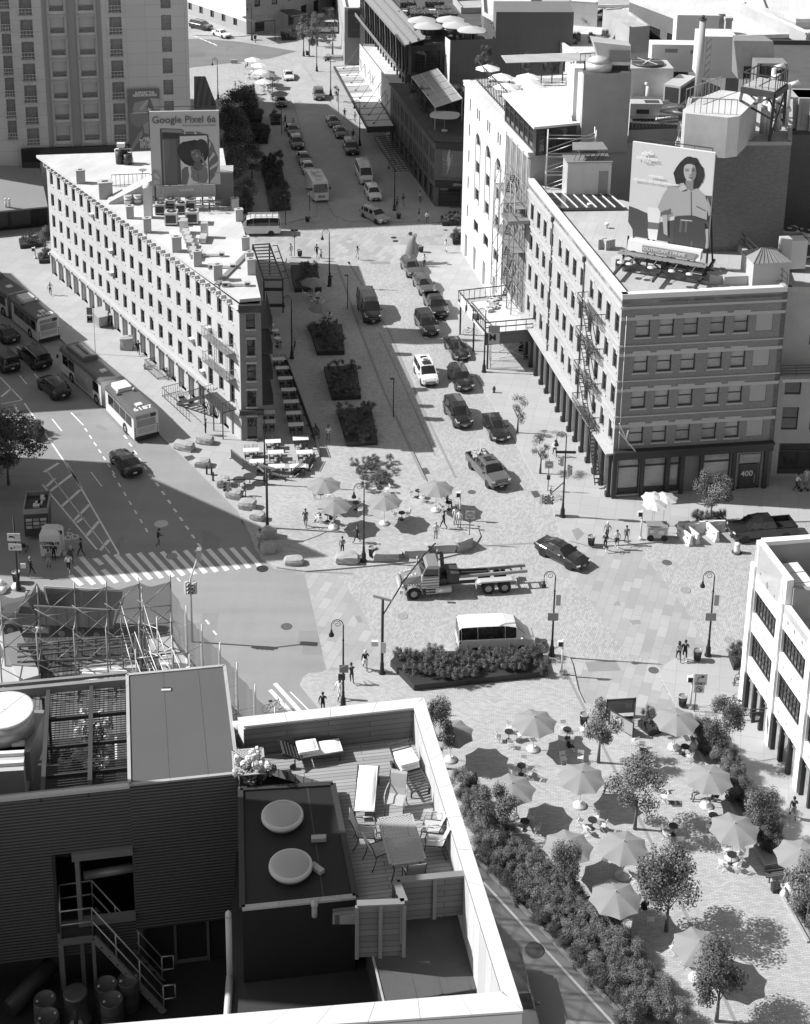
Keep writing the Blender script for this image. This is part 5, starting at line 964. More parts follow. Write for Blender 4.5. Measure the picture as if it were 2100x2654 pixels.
a=aA+ad*5.3;rb.h([a-O*.45+U(10.4),a-O*2.2+U(10.4),a-O*2.2-ad*.5+U(10.4),a-O*.45-ad*.5+U(10.4)],[a-O*.45+U(13.0),a-O*2.2+U(12.6),a-O*2.2-ad*.5+U(12.6),a-O*.45-ad*.5+U(13.0)])
rb.w('brick_parapet',I.brick_parapet,ap_)
rb=E();rb.h([aA+U(13.0)-O*.4-ad*.1,aA-O*14+U(13.02)-ad*.1,aA-O*14+ad*.45+U(13.02),aA-O*.4+ad*.45+U(13.3)],[aA-O*.4+U(13.62)-ad*.1,aA-O*14+U(13.2)-ad*.1,aA-O*14+ad*.45+U(13.2),aA-O*.4+ad*.45+U(13.62)]);rb.w('coping',I.ws,ap_)
aang=atan2(ad.y,ad.x)
for i,(u,q_,lb) in en(((1.0,2.0,'white rooftop unit nearest the shield-shaped gable'),(1.4,4.6,'white rooftop unit with side vents right of the nearest one'),(5.6,4.2,'white rooftop unit in front at the right edge'))):
 a=aA+ad*(u+1.8)-O*q_;H=E()
 for j in range(3):H.b((-1.2+1.25*j,0,.85),(1.15,1.5,1.7));H.b((-1.2+1.25*j,.76,1.0),(.7,.03,.9),1);H.b((-1.2+1.25*j,-.76,1.0),(.7,.03,.9),1)
 o=H.w('rooftop_unit',[I.wp,I.gm]);o.location=T(a.x,a.y,10.42);o.rotation_euler=(0,0,aang);tag(o,lb,'air handler','units on the white store roof')
# =================================================================== foreground: roof terrace building
mat('deck',.30,.10,.5,.75,kind='cobble',p=dict(bw=3.7,bh=.145,mortar=.012,dark=.35,rot=R(-9.6),contrast=.12),fine=.6)
mat('siding',.15,.10,.6,.7,kind='planks_uv',p=dict(bw=2.6,bh=.19,mortar=.012,dark=.4,contrast=.12),fine=.6);mat('siding_v',.5,.08,.6,.7,kind='planks_uv',p=dict(bw=.62,bh=30,mortar=.012,dark=.5,contrast=.1),fine=.5)
mat('cap_stone',.58,.05,.5,.8,kind='wall');mat('roof_black',.013,.15,.5,.6,fine=.8);mat('roof_felt',.085,.10,.5,.85,fine=1.0);mat('ribbed',.17,.10,.3,.55,.1,kind='ribs',p=dict(per=.11,axis='Z',lo=.3),bump=.5);mat('fd',.04,.25,.4,.5)
mat('bulk_top',.09,.06,.4,.9,fine=.7);mat('pt',.55,.06,1,.7);mat('lattice',.38,.06,2,.5);mat('sling',.42,.05,2,.8);mat('cushion',.78,.03,1.2,.9,fine=.3);mat('dome',.36,.05,1,.3,spec=.6);mat('wood_rail',.2,.1,1,.7)
DK=40.0;PT=41.05
g=lambda x,y,z=DK:Q('G',x,y,z)
pa=thing('terrace_building','dark roof-terrace building in the foreground with timber deck, white coping and louvred stair box','building',T(-10,36,0),world=True)
oFL,oFR,oBR,oBL=g(20,183,PT),g(1062,70,PT),g(1610,1800,PT),g(650,1866,PT)
iFR,iBR=g(1012,121,PT),g(1502,1700,PT);iFL=g(20,215,PT)
fx=(oFR-oFL).normalized();fy=S((-fx.y,fx.x,0));oFLL=oFR-fx*5.8;bx=(oBR-oBL).normalized();oBLL=oBR-bx*30
V=lambda Z,z=0:T(Z.x,Z.y,z)
H=E()
for a,Y in((V(oBLL),V(oBR)),(V(oBR),V(oFR)),(V(oFR),V(oFLL))):
 Ln=(Y-a).length;fcd(H,pa,a,Y,0,39.6,[(u,u+1.6,z,z+2.2,'multi') for u in[1.5+3.6*i for i in range(int(Ln/3.8))] for z in[2+3.9*j for j in range(9)]] if 1 else[],.25)
H.w('street_wall',I.bd,pa)
H=E();H.p([V(iFR)-fy*0,V(g(1352,1095)),V(g(925,1135)),V(g(962,1255)),V(g(690,1265)),V(g(560,1265)),V(g(560,545)),V(iFL)-fx*.15],DK-.3,DK,0,bottom=False);H.w('deck',I.deck,pa)
H=E();H.p([V(oBR)-fx*.4,V(oFR)-fx*.4-fy*.4,V(oFLL),T(-4.3,29)],37.4,37.8,0);H.p([T(-4.3,27),T(-4.6,38.2),T(-30,34),T(-30,22)],33.2,33.5,0);H.w('lower_roof',I.fd,pa)
def parapet(a,Y,ai,bi,z0,nm='parapet'):
 H=E();d=(Y-a);inn=[V(ai),V(bi)]
 H.h([V(a,z0),V(Y,z0),V(bi,z0),V(ai,z0)],[V(a,PT-.06),V(Y,PT-.06),V(bi,PT-.06),V(ai,PT-.06)])
 L_=(inn[1]-inn[0]).length;inw=(V(ai)-V(a)).normalized()*.03
 H.face([V(ai,z0)+inw,V(bi,z0)+inw,V(bi,PT-.07)+inw,V(ai,PT-.07)+inw],1,[(0,z0),(L_,z0),(L_,PT),(0,PT)])
 o=H.w(nm,[I.cap_stone,I.siding if nm=='parapet' else I.siding_v],pa)
 H=E();n_=max(1,int(d.length/1.25));e=(V(a)-V(ai)).normalized()*.03
 for i in range(n_):
  t0,t1=i/n_,(i+1)/n_-.012/d.length;H.h([(a.lerp(Y,t) if k else ai.lerp(bi,t))+(e if k else-e) for t,k in((t0,1),(t1,1),(t1,0),(t0,0))],[(a.lerp(Y,t) if k else ai.lerp(bi,t))+(e if k else-e)+U(.06) for t,k in((t0,1),(t1,1),(t1,0),(t0,0))])
 H.w('coping',I.cap_stone,pa)
parapet(V(oFLL,PT),V(oFR,PT)-fx*.0,V(iFR,PT)-fx*5.3,V(iFR,PT),36.5);parapet(V(oFR,PT),V(oBR,PT),V(iFR,PT),V(iBR,PT),36.5,'side_parapet')
iBL=g(845,1833,PT);parapet(V(oBR,PT),V(oBLL,PT),V(iBR,PT)-fy*0,V(iBL,PT)-bx*22,36.5,'near_parapet')
br_=[g(50,571,40.3),g(562,541,40.3),g(687,1165,40.3),g(60,1230,40.3)]
H=E();H.p(br_,33.5,40.3,0);H.w('black_roof',I.roof_black,pa)
H=E()
for a,Y in zip(br_,br_[1:]+br_[:1]):H.r(a+U(.03),Y+U(.03),.16,.06,0 if a is not br_[2] else 1)
H.r(br_[0].lerp(br_[1],.72),br_[3].lerp(br_[2],.72),.05,.01,2)
H.w('flashing',[I.fd,I.rg,I.fd],pa)
H=E();H.c(g(460,1235,40.0)+T(0,-.0,-.2),g(460,1235,40.0)+T(0,-.02,.15),.08,.08,10);H.l([(.1,0),(.08,.12),(0,.16)],tuple(g(460,1235,40.2)+U(.15)),10,0);H.w('wall_lamp',I.st,pa)
def skylight(x,y,lb):
 c=g(x,y,40.5);t=thing('dome_skylight',lb,'skylight',T(c.x,c.y,40.3),group='round skylights on the black roof')
 b=E();b.l([(.53,0),(.53,.1),(.60,.1),(.605,.13),(.60,.2),(.56,.22)],n=40);b.w('kerb_ring',I.pt,t)
 b=E();b.l([(.565,.2),(.5,.235),(.38,.27),(.2,.29),(0,.295)],n=40);b.w('dome',I.dome,t)
skylight(282,706,'far one of two round domed skylights on the black roof');skylight(328,982,'near one of two round domed skylights on the black roof')
for x,y,rz,lb in((484,848,.1,'grey block lying between the two skylights'),(475,1015,-.75,'grey block lying right beside the near skylight')):
 b=E();b.b((0,0,.06),(.42,.17,.12));o=b.w('concrete_block',I.rg);o.location=g(x,y,40.3);o.rotation_euler=(0,0,rz);tag(o,lb,'block','loose blocks on the black roof')
BT=40.6;f=lambda x,y,z:Q('F',x,y,z)
b4=[Q('C',705,1182,BT),Q('C',1243,1131,BT),f(1505,508,BT),f(820,580,BT)];fd_=(b4[2]-b4[3]).normalized()
bu=thing('stair_box','louvred stair box with flat grey lid standing on the terrace building','stair box',T(b4[3].x,b4[3].y,33.5),world=True)
H=E();H.p(b4,35.35,BT,0);H.w('louvred_wall',I.ribbed,bu)
H=E();H.p(b4,BT,BT+.05,0)
for a,Y in zip(b4,b4[1:]+b4[:1]):H.r(a+U(.06),Y+U(.06),.1,.06,1)
for t in(.36,.72):H.r(b4[0].lerp(b4[1],t)+U(.052),b4[3].lerp(b4[2],t)+U(.052),.05,.012)
H.w('lid',[I.bulk_top,I.rg],bu)
H=E();c=Q('O',1052,748,BT+.07);H.b(tuple(c),(.3,.16,.04),0,R(5));H.b((c.x,c.y+.045,c.z+.021),(.3,.07,.012),1,R(5));H.w('hatch_plate',[I.pt,I.black],bu)
H=E();H.p([V(b4[3])+fd_*.3-T(0,0)+fy*.4,V(b4[2])-fd_*.2+fy*.4,V(b4[2])+fy*3.5,V(b4[3])+fy*3.5],33.5,35.35,0);H.w('base_wall',I.fd,bu)
dr=E();o0=V(b4[3])+fy*.37;
for u in(1.15,2.15):dr.b(tuple(o0+fd_*u+U(34.4)),(.08,.06,1.8),0,atan2(fd_.y,fd_.x))
for z in(33.57,35.28):dr.b(tuple(o0+fd_*1.65+U(z)),(1.0,.06,.1),0,atan2(fd_.y,fd_.x))
dr.w('door_frame',I.wood_rail,bu)
sc_=thing('louvred_screen','wide louvred screen wall with a dark opening, left of the stair box','screen',T(b4[3].x-4,b4[3].y,37.2),world=True)
H=E();S0=V(b4[3])-fd_*9;uL=9-wall_uz(V(b4[3]),V(b4[3])-fd_*5,'F',350,1200)[0]
zt=wall_uz(V(b4[3]),V(b4[3])-fd_*5,'F',600,985)[1];zb=wall_uz(V(b4[3]),V(b4[3])-fd_*5,'F',600,1410)[1]
fcd(H,sc_,S0,V(b4[3]),34.7,BT-.02,[(uL,8.98,zb,zt,None)],.02)
for f_ in range(len(H.f)-1,-1,-1):pass
mb2=E();
H.f.pop();H.m.pop();H.uv.pop();H.sm.pop();H.w('louvred_wall',I.ribbed,sc_)
H=E();H.r(V(S0,BT+.02),V(b4[3],BT+.02),.14,.1);H.r(S0+fd_*uL+U(34.8),S0+fd_*uL+U(zt),.06,.1,1)
H.h([S0+fd_*(8.98-1.75)+U(zt-.25)-fy*.1,V(b4[3],zt-.25)-fy*.1,V(b4[3],zt-.25)+fy*.3,S0+fd_*(8.98-1.75)+U(zt-.25)+fy*.3],[S0+fd_*(8.98-1.75)+U(zt)-fy*.1,V(b4[3],zt)-fy*.1,V(b4[3],zt)+fy*.3,S0+fd_*(8.98-1.75)+U(zt)+fy*.3],2)
Z=S0+fd_*(8.98-1.6);H.r(Z+U(33.5),Z+U(zt-.2),.13,.13,2);Z=S0+fd_*(uL+.05);H.r(Z+U(33.5),Z+U(35.6),.22,.13,2);H.r(V(S0+fd_*(8.98-1.6),zb-.1),V(b4[3],zb-.1),.2,.22,2)
H.w('frame',[I.pt,I.dm,I.gm],sc_)
H=E();a,Y=S0+fd_*(8.98-1.5)+fy*1.2+U(zb+.5),V(b4[3],zb+.6)+fy*1.2;H.c(a,Y,.14,.14,10);tag(H.w('insulated_pipe',I.pm,org=tuple(a)),'silver wrapped pipe inside the dark opening','pipe')
up=E();P0,P1=V(b4[3]),V(b4[0]);up.p([S0+fy*.6,V(b4[3])+fy*.6,P1+fy*.6,S0+(P1-P0)+fy*.6],37.8,38.0,0);up.p([S0-fd_*20+fy*.1,V(b4[2])+fy*.1-fd_*.05,V(b4[1])-fd_*.05,S0+(P1-P0)-fd_*20],0,33.1,0)
uo=up.w('upper_deck',I.fd,pa);up=E();up.p([S0+fy*2.2,V(b4[3])+fy*2.2,V(b4[3])+fy*2.5,S0+fy*2.5],33.4,38.2,0);up.w('dark_backing',I.roof_black,pa)  # black wall added behind the screen opening so its inside stays dark
pg=thing('pergola','steel pergola of beams and thin rods left of the stair box','pergola',T(P0 .x-2,P0 .y,40),world=True);H=E();mb2=E()
bk=P1-P0
for q_ in(.02,.98):H.r(V(S0,BT-.1)+bk*q_,V(P0,BT-.1)+bk*q_,.16,.26,1)
H.r(V(S0,BT-.1)+bk*1.06,V(P0,BT-.1)+bk*1.06,.12,.1,1)
for u in(uL-.2,uL+.55+.6):H.r(S0+fd_*(u if u<8.5 else 8.4)+U(BT-.15),S0+fd_*(u if u<8.5 else 8.4)+bk+U(BT-.15),.13,.2)
for t in(.22,.47,.73):H.r(S0+fd_*(uL-.2)+bk*t+U(BT-.3),V(P0,BT-.3)+bk*t,.05,.1)
for u in(uL-.35,uL-.2):H.r(S0+fd_*u+bk*.9+U(38),S0+fd_*u+bk*.9+U(BT-.1),.08,.08)
for i in range(46):t=.02+.96*i/45;mb2 .r(S0+fd_*(uL-.2)+bk*t+U(BT-.36),V(P0,BT-.36)+bk*t,.022,.022)
H.w('beams',[I.dm,I.gm],pg);mb2 .w('rods',I.dm,pg)
def fan_unit(k,x,y,z,r,h,lb):
 c=Q(k,x,y,z+h);b=E();b.c((0,0,0),(0,0,h),r*1.04,r*1.04,30);b.b((0,0,-.5),(2.3*r,2.3*r,1.1))
 b2=E()
 for q_ in[.12+.09*i for i in range(11)]:pts=[(r*q_*cos(t),r*q_*sin(t),h+.03) for t in[2*pi*i/28 for i in range(29)]];b2 .tube(pts,.014,4)
 for i in range(6):t=i*pi/3;b2 .r((0,0,h+.05),(r*1.04*cos(t),r*1.04*sin(t),h+.05),.03,.02)
 b2 .l([(r*1.06,h-.02),(r*1.06,h+.05),(r*.98,h+.05)],n=30)
 t=thing('fan_unit',lb,'air handler',T(c.x,c.y,z));b.w('housing',I.steel,t);b2 .w('grille',I.wp,t);b=E();b.c((0,0,h-.15),(0,0,h-.14),r,r,24);b.w('well',I.black,t)
fan_unit('O',30,885,40.0,.85,.75,'big round fan with spiral grille at the left edge')
sl=E();q4=[Q('O',x,y,40.1) for x,y in((-40,1018),(160,1008),(150,1250),(-40,1262))];sl.p(q4,37.9,40.05,0)
for i in range(4):t=.1+.25*i;sl.r(q4[0].lerp(q4[3],t),q4[1].lerp(q4[2],t),.14,.14,1)
tag(sl.w('slatted_unit',[I.pm,I.wp],org=tuple(q4[2])),'white slatted equipment box below the round fan','air handler')
wbx=E();q4=[Q('O',x,y,39.6) for x,y in((725,1040),(812,1032),(812,1180),(728,1190))];wbx.p(q4,38.0,39.6,0);tag(wbx.w('white_box',I.wp,org=tuple(q4[2])),'white box against the stair box behind the hydrangeas','housing')
mat('petal',.66,.12,4,.9);mat('petal_b',.5,.12,4,.9)
def leaf_cloud(n,rad,seed,size=.2,hmul=1.0,shell=.35,lobes=6,base=.0,mats=3,nrm_up=.35):
 """crown of leaf-sized faces gathered in uneven clumps"""
 r_=random.Random(seed);b=E();cl=[]
 for i in range(lobes):
  a=r_.random()*6.283;z=r_.uniform(-.75,.85);q_=sqrt(max(0,1-z*z))*r_.uniform(.35,.8)
  cl.append((cos(a)*q_*rad,sin(a)*q_*rad,z*rad*hmul*.8,rad*r_.uniform(.28,.5),r_.randrange(mats)))
 for i in range(n):
  c=cl[r_.randrange(len(cl))];v_=S((r_.gauss(0,1),r_.gauss(0,1),r_.gauss(0,1))).normalized();q_=c[3]*(r_.random()**shell)
  Z=S((c[0]+v_.x*q_,c[1]+v_.y*q_,c[2]+v_.z*q_*.9+base));nn=(v_+S((r_.gauss(0,.5),r_.gauss(0,.5),nrm_up+r_.gauss(0,.5)))).normalized()
  x=nn.cross(S((r_.gauss(0,1),r_.gauss(0,1),r_.gauss(0,1)))).normalized();y=nn.cross(x);s=size*r_.uniform(.5,1.15)
  m_=c[4] if r_.random()<.7 else r_.randrange(mats)
  b.face([Z-x*s*.5,Z-y*s*.32,Z+x*s*.5,Z+y*s*.32],m_)
 return b
LV=[I.leaf_a,I.leaf_b,I.leaf_c]
def hydrangea(k,x,y,z,lb,n=9,seed=1,sp=.5):
 t=thing('hydrangea',lb,'plant',Q(k,x,y,z),group='hydrangeas on the roof');r_=random.Random(seed)
 b=leaf_cloud(420,sp*1.05,seed,.13,.6,base=.35);b.w('leaves',LV,t);b=E()
 for i in range(n):
  c=S((r_.uniform(-sp,sp),r_.uniform(-sp,sp)*.8,r_.uniform(.5,.85)))
  for j in range(26):
   v_=S((r_.gauss(0,1),r_.gauss(0,1),r_.gauss(0,1))).normalized();Z=c+S((v_.x*.1,v_.y*.1,v_.z*.15));u_=v_.cross(S((.3,.5,.8))).normalized();w2=v_.cross(u_);s=.06
   b.face([Z-u_*s,Z-w2*s,Z+u_*s,Z+w2*s],r_.randrange(2))
 b.w('blossoms',[I.petal,I.petal_b],t)
hydrangea('O',590,1060,38.3,'hydrangea bush under the pergola, farthest clump',10,2,.55);hydrangea('O',590,1215,38.3,'hydrangea bush under the pergola, middle clump',10,3,.5);hydrangea('O',480,1300,38.3,'hydrangea bush under the pergola, left near clump',8,4,.4);hydrangea('O',610,1338.3,38.3,'hydrangea bush under the pergola, right near clump',7,5,.4)
hydrangea('G',95,520,40.2,'white hydrangea bush on the deck beside the stair box',9,6,.42);hydrangea('G',190,525,40.2,'white hydrangea bush on the deck at the corner of the black roof',6,7,.32)
H=leaf_cloud(500,.4,9,.12,.9);o=H.w('dark_shrub',[I.leaf_a,I.leaf_a,I.leaf_a]);o.location=Q('O',380,1180,38.6);tag(o,'dark round shrub under the pergola beam','plant')
stt=thing('roof_stair','steel stair with pipe handrails descending from the screen opening','stair',f(560,1560,35.7),world=True);H=E();LZ=35.75
l4=[f(385,1375,LZ),f(590,1345,LZ),f(590,1520,LZ),f(390,1545,LZ)];H.p(l4,LZ-.05,LZ,0);H.r(l4[3]-U(.12),l4[2]-U(.12),.06,.24,1);H.r(l4[0]-U(.12),l4[3]-U(.12),.06,.24,1)
H.r(l4[3]+U(-.2),V(l4[3],33.5),.1,.1,1);H.r(V(l4[2],LZ-.2),V(l4[2],33.5),.1,.1,1)
e0a,e0b=l4[2],l4[1];e1a=f(1040,2010,33.55);e1b=e1a+(e0b-e0a)
for a,Y in((e0a,e1a),(e0b,e1b)):H.r(a-U(.08),Y,.06,.24,1)
for i in range(9):t=(i+.5)/9;H.r(e0a.lerp(e1a,t),e0b.lerp(e1b,t),.24,.04)
H.w('steps',[I.dm,I.gm],stt)
hr=E()
def prail(pts,h=1.0,r_=.022,every=.8):
 for a,Y in zip(pts[:-1],pts[1:]):
  for q_ in(h,h*.5):hr.c(a+U(q_),Y+U(q_),r_,r_,6)
  n_=max(1,int((Y-a).length/every))
  for i in range(n_+1):Z=a.lerp(Y,i/n_);hr.c(Z,Z+U(h),r_,r_,6)
prail([e0a,e1a]);prail([e0b,e1b]);prail([l4[1],l4[0],l4[3],l4[2]])
for e in(e1a,e1b):
 q_=e+fd_*.35;hr.c(e+U(1),q_+U(1),.022,.022,6);hr.c(q_+U(1),q_+U(.5),.022,.022,6);hr.c(e+U(.5),q_+U(.5),.022,.022,6)
hr.w('handrails',I.pm,stt)
mat('plastic_blue',.10,.06,1,.35,spec=.6);mat('tank_steel',.16,.25,2,.4,.5)
def barrel(k,x,y,lb,m='plastic_blue',r_=.34,h=1.05):
 c=Q(k,x,y,33.5+h);t=thing('drum',lb,'barrel',T(c.x,c.y,33.5),group='plastic drums on the lower roof' if m=='plastic_blue' else None)
 b=E();b.l([(r_*.94,0),(r_,.05),(r_,h*.3),(r_*1.03,h*.33),(r_,h*.36),(r_,h*.66),(r_*1.03,h*.69),(r_,h*.72),(r_*.98,h-.03),(r_*.94,h),(r_*.9,h-.03),(0,h-.03)],n=26);b.w('shell',I[m],t)
 b=E();[b.c((sx*r_*.6,sx*.1,h-.03),(sx*r_*.6,sx*.1,h+.01),.04,.04,10) for sx in(-1,1)];b.w('bungs',I.pt,t);return t
for x,y,lb in((284,1922,'drum left of the round steel tank'),(672,1828,'drum behind the stair post, upper one'),(707,1925,'drum at the foot of the tall stair post'),(812,1795,'drum half hidden behind the stair handrail')):barrel('F',x,y,lb)
barrel('F',300,2030,'pale drum at the bottom left corner','tank_steel')
t=thing('steel_tank','round steel tank with stained lid among the drums','tank',V(Q('F',475,1850,34.9),33.5));b=E();b.l([(.44,0),(.44,.35),(.34,.4),(.34,1.15),(.36,1.2),(.3,1.22),(0,1.2)],n=30);b.w('shell',I.tank_steel,t);b=E();b.c((.1,-.55,0),(.1,-.5,1.1),.06,.06,12);b.w('pipe',I.dm,t)
pp=thing('vent_pipe','pale pipe rising up the lower roof beside the stair box','pipe',V(Q('F',1455,1800,37.8),37.8));b=E();b.c((0,0,0),(0,.03,2.1),.085,.085,14);b.l([(.09,2.1),(.08,2.22),(.03,2.28),(0,2.28)],(0,.03,0),14,0);b.w('riser',I.pt,pp);b=E();b.c((0,0,.1),(.1,-1.8,.1),.1,.1,12);b.w('run',I.pm,pp)
b=E();b.l([(.0,.8),(.18,.8),(.2,.76),(.2,0)][::-1],n=20);o=b.w('round_post',I.pt);o.location=V(Q('F',1495,2090,38.6),37.8);tag(o,'pale round capped post at the bottom edge','vent')
b=E();b.l([(.0,.5),(.18,.5),(.2,.46),(.2,0)][::-1],n=20);o=b.w('round_post',I.pt);o.location=V(Q('F',480,2080,34.0),33.5);tag(o,'pale round capped post in front of the steel tank','vent')
b=E();[b.c(f(60+q_,1990,33.9),f(330+q_,1700,34.3),.28,.28,14) for q_ in(0,)];tag(b.w('fat_duct',I.fd,org=tuple(f(60,1990,33.5))),'fat dark duct in the lower left corner','duct')
SZ0,SZ1=39.1,38.8
s4=[g(745,1335,SZ0),g(1335,1150,SZ0),g(1482,1648,SZ1),g(845,1753,SZ1)];shd=thing('lean_to','low lean-to with grey felt roof at the lower right of the terrace building','shed',V(s4[3],37.2),world=True)
H=E();H.h([Z-U(.12) for Z in s4],s4)
for t in(.28,.5,.75):H.r(s4[0].lerp(s4[1],t)+U(.006),s4[3].lerp(s4[2],t)+U(.006),.03,.012)
H.w('roof',I.roof_felt,shd);H=E();H.r(s4[3]-U(.1),s4[2]-U(.1),.06,.2);H.r(s4[0],s4[3],.05,.06,1)
for t in(.02,.5,.97):Z=s4[3].lerp(s4[2],t);H.r(Z,V(Z,37.2),.14,.14)
H.w('frame',[I.black,I.rg],shd);H=E()
for t in(.15,.42,.72):Z=s4[3].lerp(s4[2],t)+fy*.6;H.b((Z.x,Z.y,37.75),(.5,.5,1.1),0,.17)
H.w('stored_tanks',I.st,shd);H=E();H.h([V(s4[0],37.2),V(s4[3],37.2),V(s4[3],37.2)+fx*.1,V(s4[0],37.2)+fx*.1],[V(s4[0],SZ0-.1),V(s4[3],SZ1-.1),V(s4[3],SZ1-.1)+fx*.1,V(s4[0],SZ0-.1)+fx*.1]);H.w('side_wall',I.fd,shd)
def fence(a,Y,z0,z1,lb):
 H=E();L_=(V(Y)-V(a)).length;d=(V(Y)-V(a)).normalized();n_=S((d.y,-d.x,0))*.04
 r=thing('timber_fence',lb,'fence',V(a,z0),world=True,group='timber fences round the deck')
 for s in(1,-1):H.face([V(a,z0)+n_*s,V(Y,z0)+n_*s,V(Y,z1)+n_*s,V(a,z1)+n_*s],0,[(0,z0),(L_,z0),(L_,z1),(0,z1)])
 H.w('boards',I.siding,r);H=E();H.r(V(a,z1+.03),V(Y,z1+.03),.2,.06)
 for Z in(a,V(a).lerp(V(Y),.5),Y):H.r(V(Z,z0)+n_*1.6,V(Z,z1)+n_*1.6,.1,.1)
 H.w('rail',I.wood_rail,r)
fence(g(915,1075,40.9),g(1335,1036,40.9),39.6,40.9,'timber fence beside the dining table, longer one');fence(g(912,1080,40.9),g(957,1195,40.9),39.6,40.9,'short timber fence linking the two longer ones');fence(g(695,1206,40.9),g(957,1195,40.9),39.2,40.9,'timber fence at the bottom of the deck')
b=E();b.b((0,0,.2),(.35,.3,.4));b.c((0,-.16,.2),(0,-.18,.2),.06,.06,10,1);o=b.w('junction_box',[I.dm,I.black]);o.location=g(1310,1175,39.1);tag(o,'small dark box at the corner of the lean-to roof','box')
def lattice_table(w_,l_,lb,c,rz,h=.72):
 t=thing('lattice_table',lb,'table',c,rz);b=E()
 for s in(-1,1):b.b((s*(w_/2-.02),0,h),(.05,l_,.03));b.b((0,s*(l_/2-.02),h),(w_,.05,.03))
 st=.1;n_=int((w_+l_)/st)
 for i in range(1,n_):
  q_=-(w_+l_)/2+i*st
  for s in(1,-1):
   x0=max(-w_/2,q_-l_/2);x1=min(w_/2,q_+l_/2)
   if x1-x0>.02:b.r((x0*s,q_-x0,h+.003*s),(x1*s,q_-x1,h+.003*s),.035,.015)
 b.w('tabletop',I.lattice,t)
 for x in(-w_*.4,w_*.4):
  for y in(-l_*.42,l_*.42):b=E();b.tube([S((x,y,h)),S((x*.85,y*.95,h*.5)),S((x*1.05,y,0))],.02,6);b.w('leg',I.dm,t)
 return t
tc=(g(810,715,40.75)+g(1000,698,40.75)+g(1078,955,40.75)+g(875,990,40.75))/4;ta=atan2(-(g(1000,698,40.75)-g(1078,955,40.75)).x,(g(1000,698,40.75)-g(1078,955,40.75)).y)
lattice_table(1.02,1.85,'lattice-topped dining table on the deck with six sling chairs',V(tc,DK),ta)
tc2=(g(28,355,40.75)+g(192,347,40.75)+g(200,452,40.75)+g(35,480,40.75))/4;lattice_table(.95,1.15,'lattice-topped table beside the stair box, far corner of the deck',V(tc2,DK)-fx*.1,R(9))
def sling_chair():
 t=thing('sling_chair','','chair',(0,0,0),0,'sling chairs on the deck');b=E()
 b.h([(-.24,-.22,.42),(.24,-.22,.42),(.24,.24,.40),(-.24,.24,.40)],[(-.24,-.22,.44),(.24,-.22,.44),(.24,.24,.42),(-.24,.24,.42)]);b.w('seat',I.sling,t);b=E()
 prof=[(-.22,.43),(-.30,.62),(-.36,.82),(-.42,1.0),(-.47,1.05)]
 for(y0,z0),(y1,z1) in zip(prof[:-1],prof[1:]):b.h([(-.24,y0,z0),(.24,y0,z0),(.24,y0-.015,z0),(-.24,y0-.015,z0)],[(-.24,y1,z1),(.24,y1,z1),(.24,y1-.015,z1),(-.24,y1-.015,z1)])
 b.w('backrest',I.sling,t)
 for s in(-1,1):
  b=E();b.tube([S((s*.26,-.47,1.05)),S((s*.26,-.36,.82)),S((s*.26,-.24,.44)),S((s*.26,.24,.42)),S((s*.27,.3,.2)),S((s*.28,.28,0))],.016,6);b.w('frame',I.dm,t)
  b=E();b.tube([S((s*.26,-.33,.72)),S((s*.31,-.1,.66)),S((s*.31,.2,.66)),S((s*.28,.27,.43))],.018,6);b.w('armrest',I.sling,t)
  b=E();b.tube([S((s*.26,-.2,.44)),S((s*.27,-.26,.2)),S((s*.28,-.36,0))],.016,6);b.w('leg',I.dm,t)
 return t
proto=sling_chair();bpy.context.view_layer.update()
for i,(x,y,face,lb) in en((((745,870,270,'left of the table, farther one'),(815,965,300,'left of the table, nearer one'),(910,690,170,'at the far end of the table'),(1108,840,80,'right of the table, farther one'),(1125,915,85,'right of the table, nearer one'),(1010,1085,10,'at the near end of the table, by the fence')))):
 Z=g(x,y);a=R(face);lb='grey sling chair '+lb
 if i==0:proto.location=Z;proto.rotation_euler=(0,0,a);proto['label']=lb
 else:dup(proto,Z,a,lb)
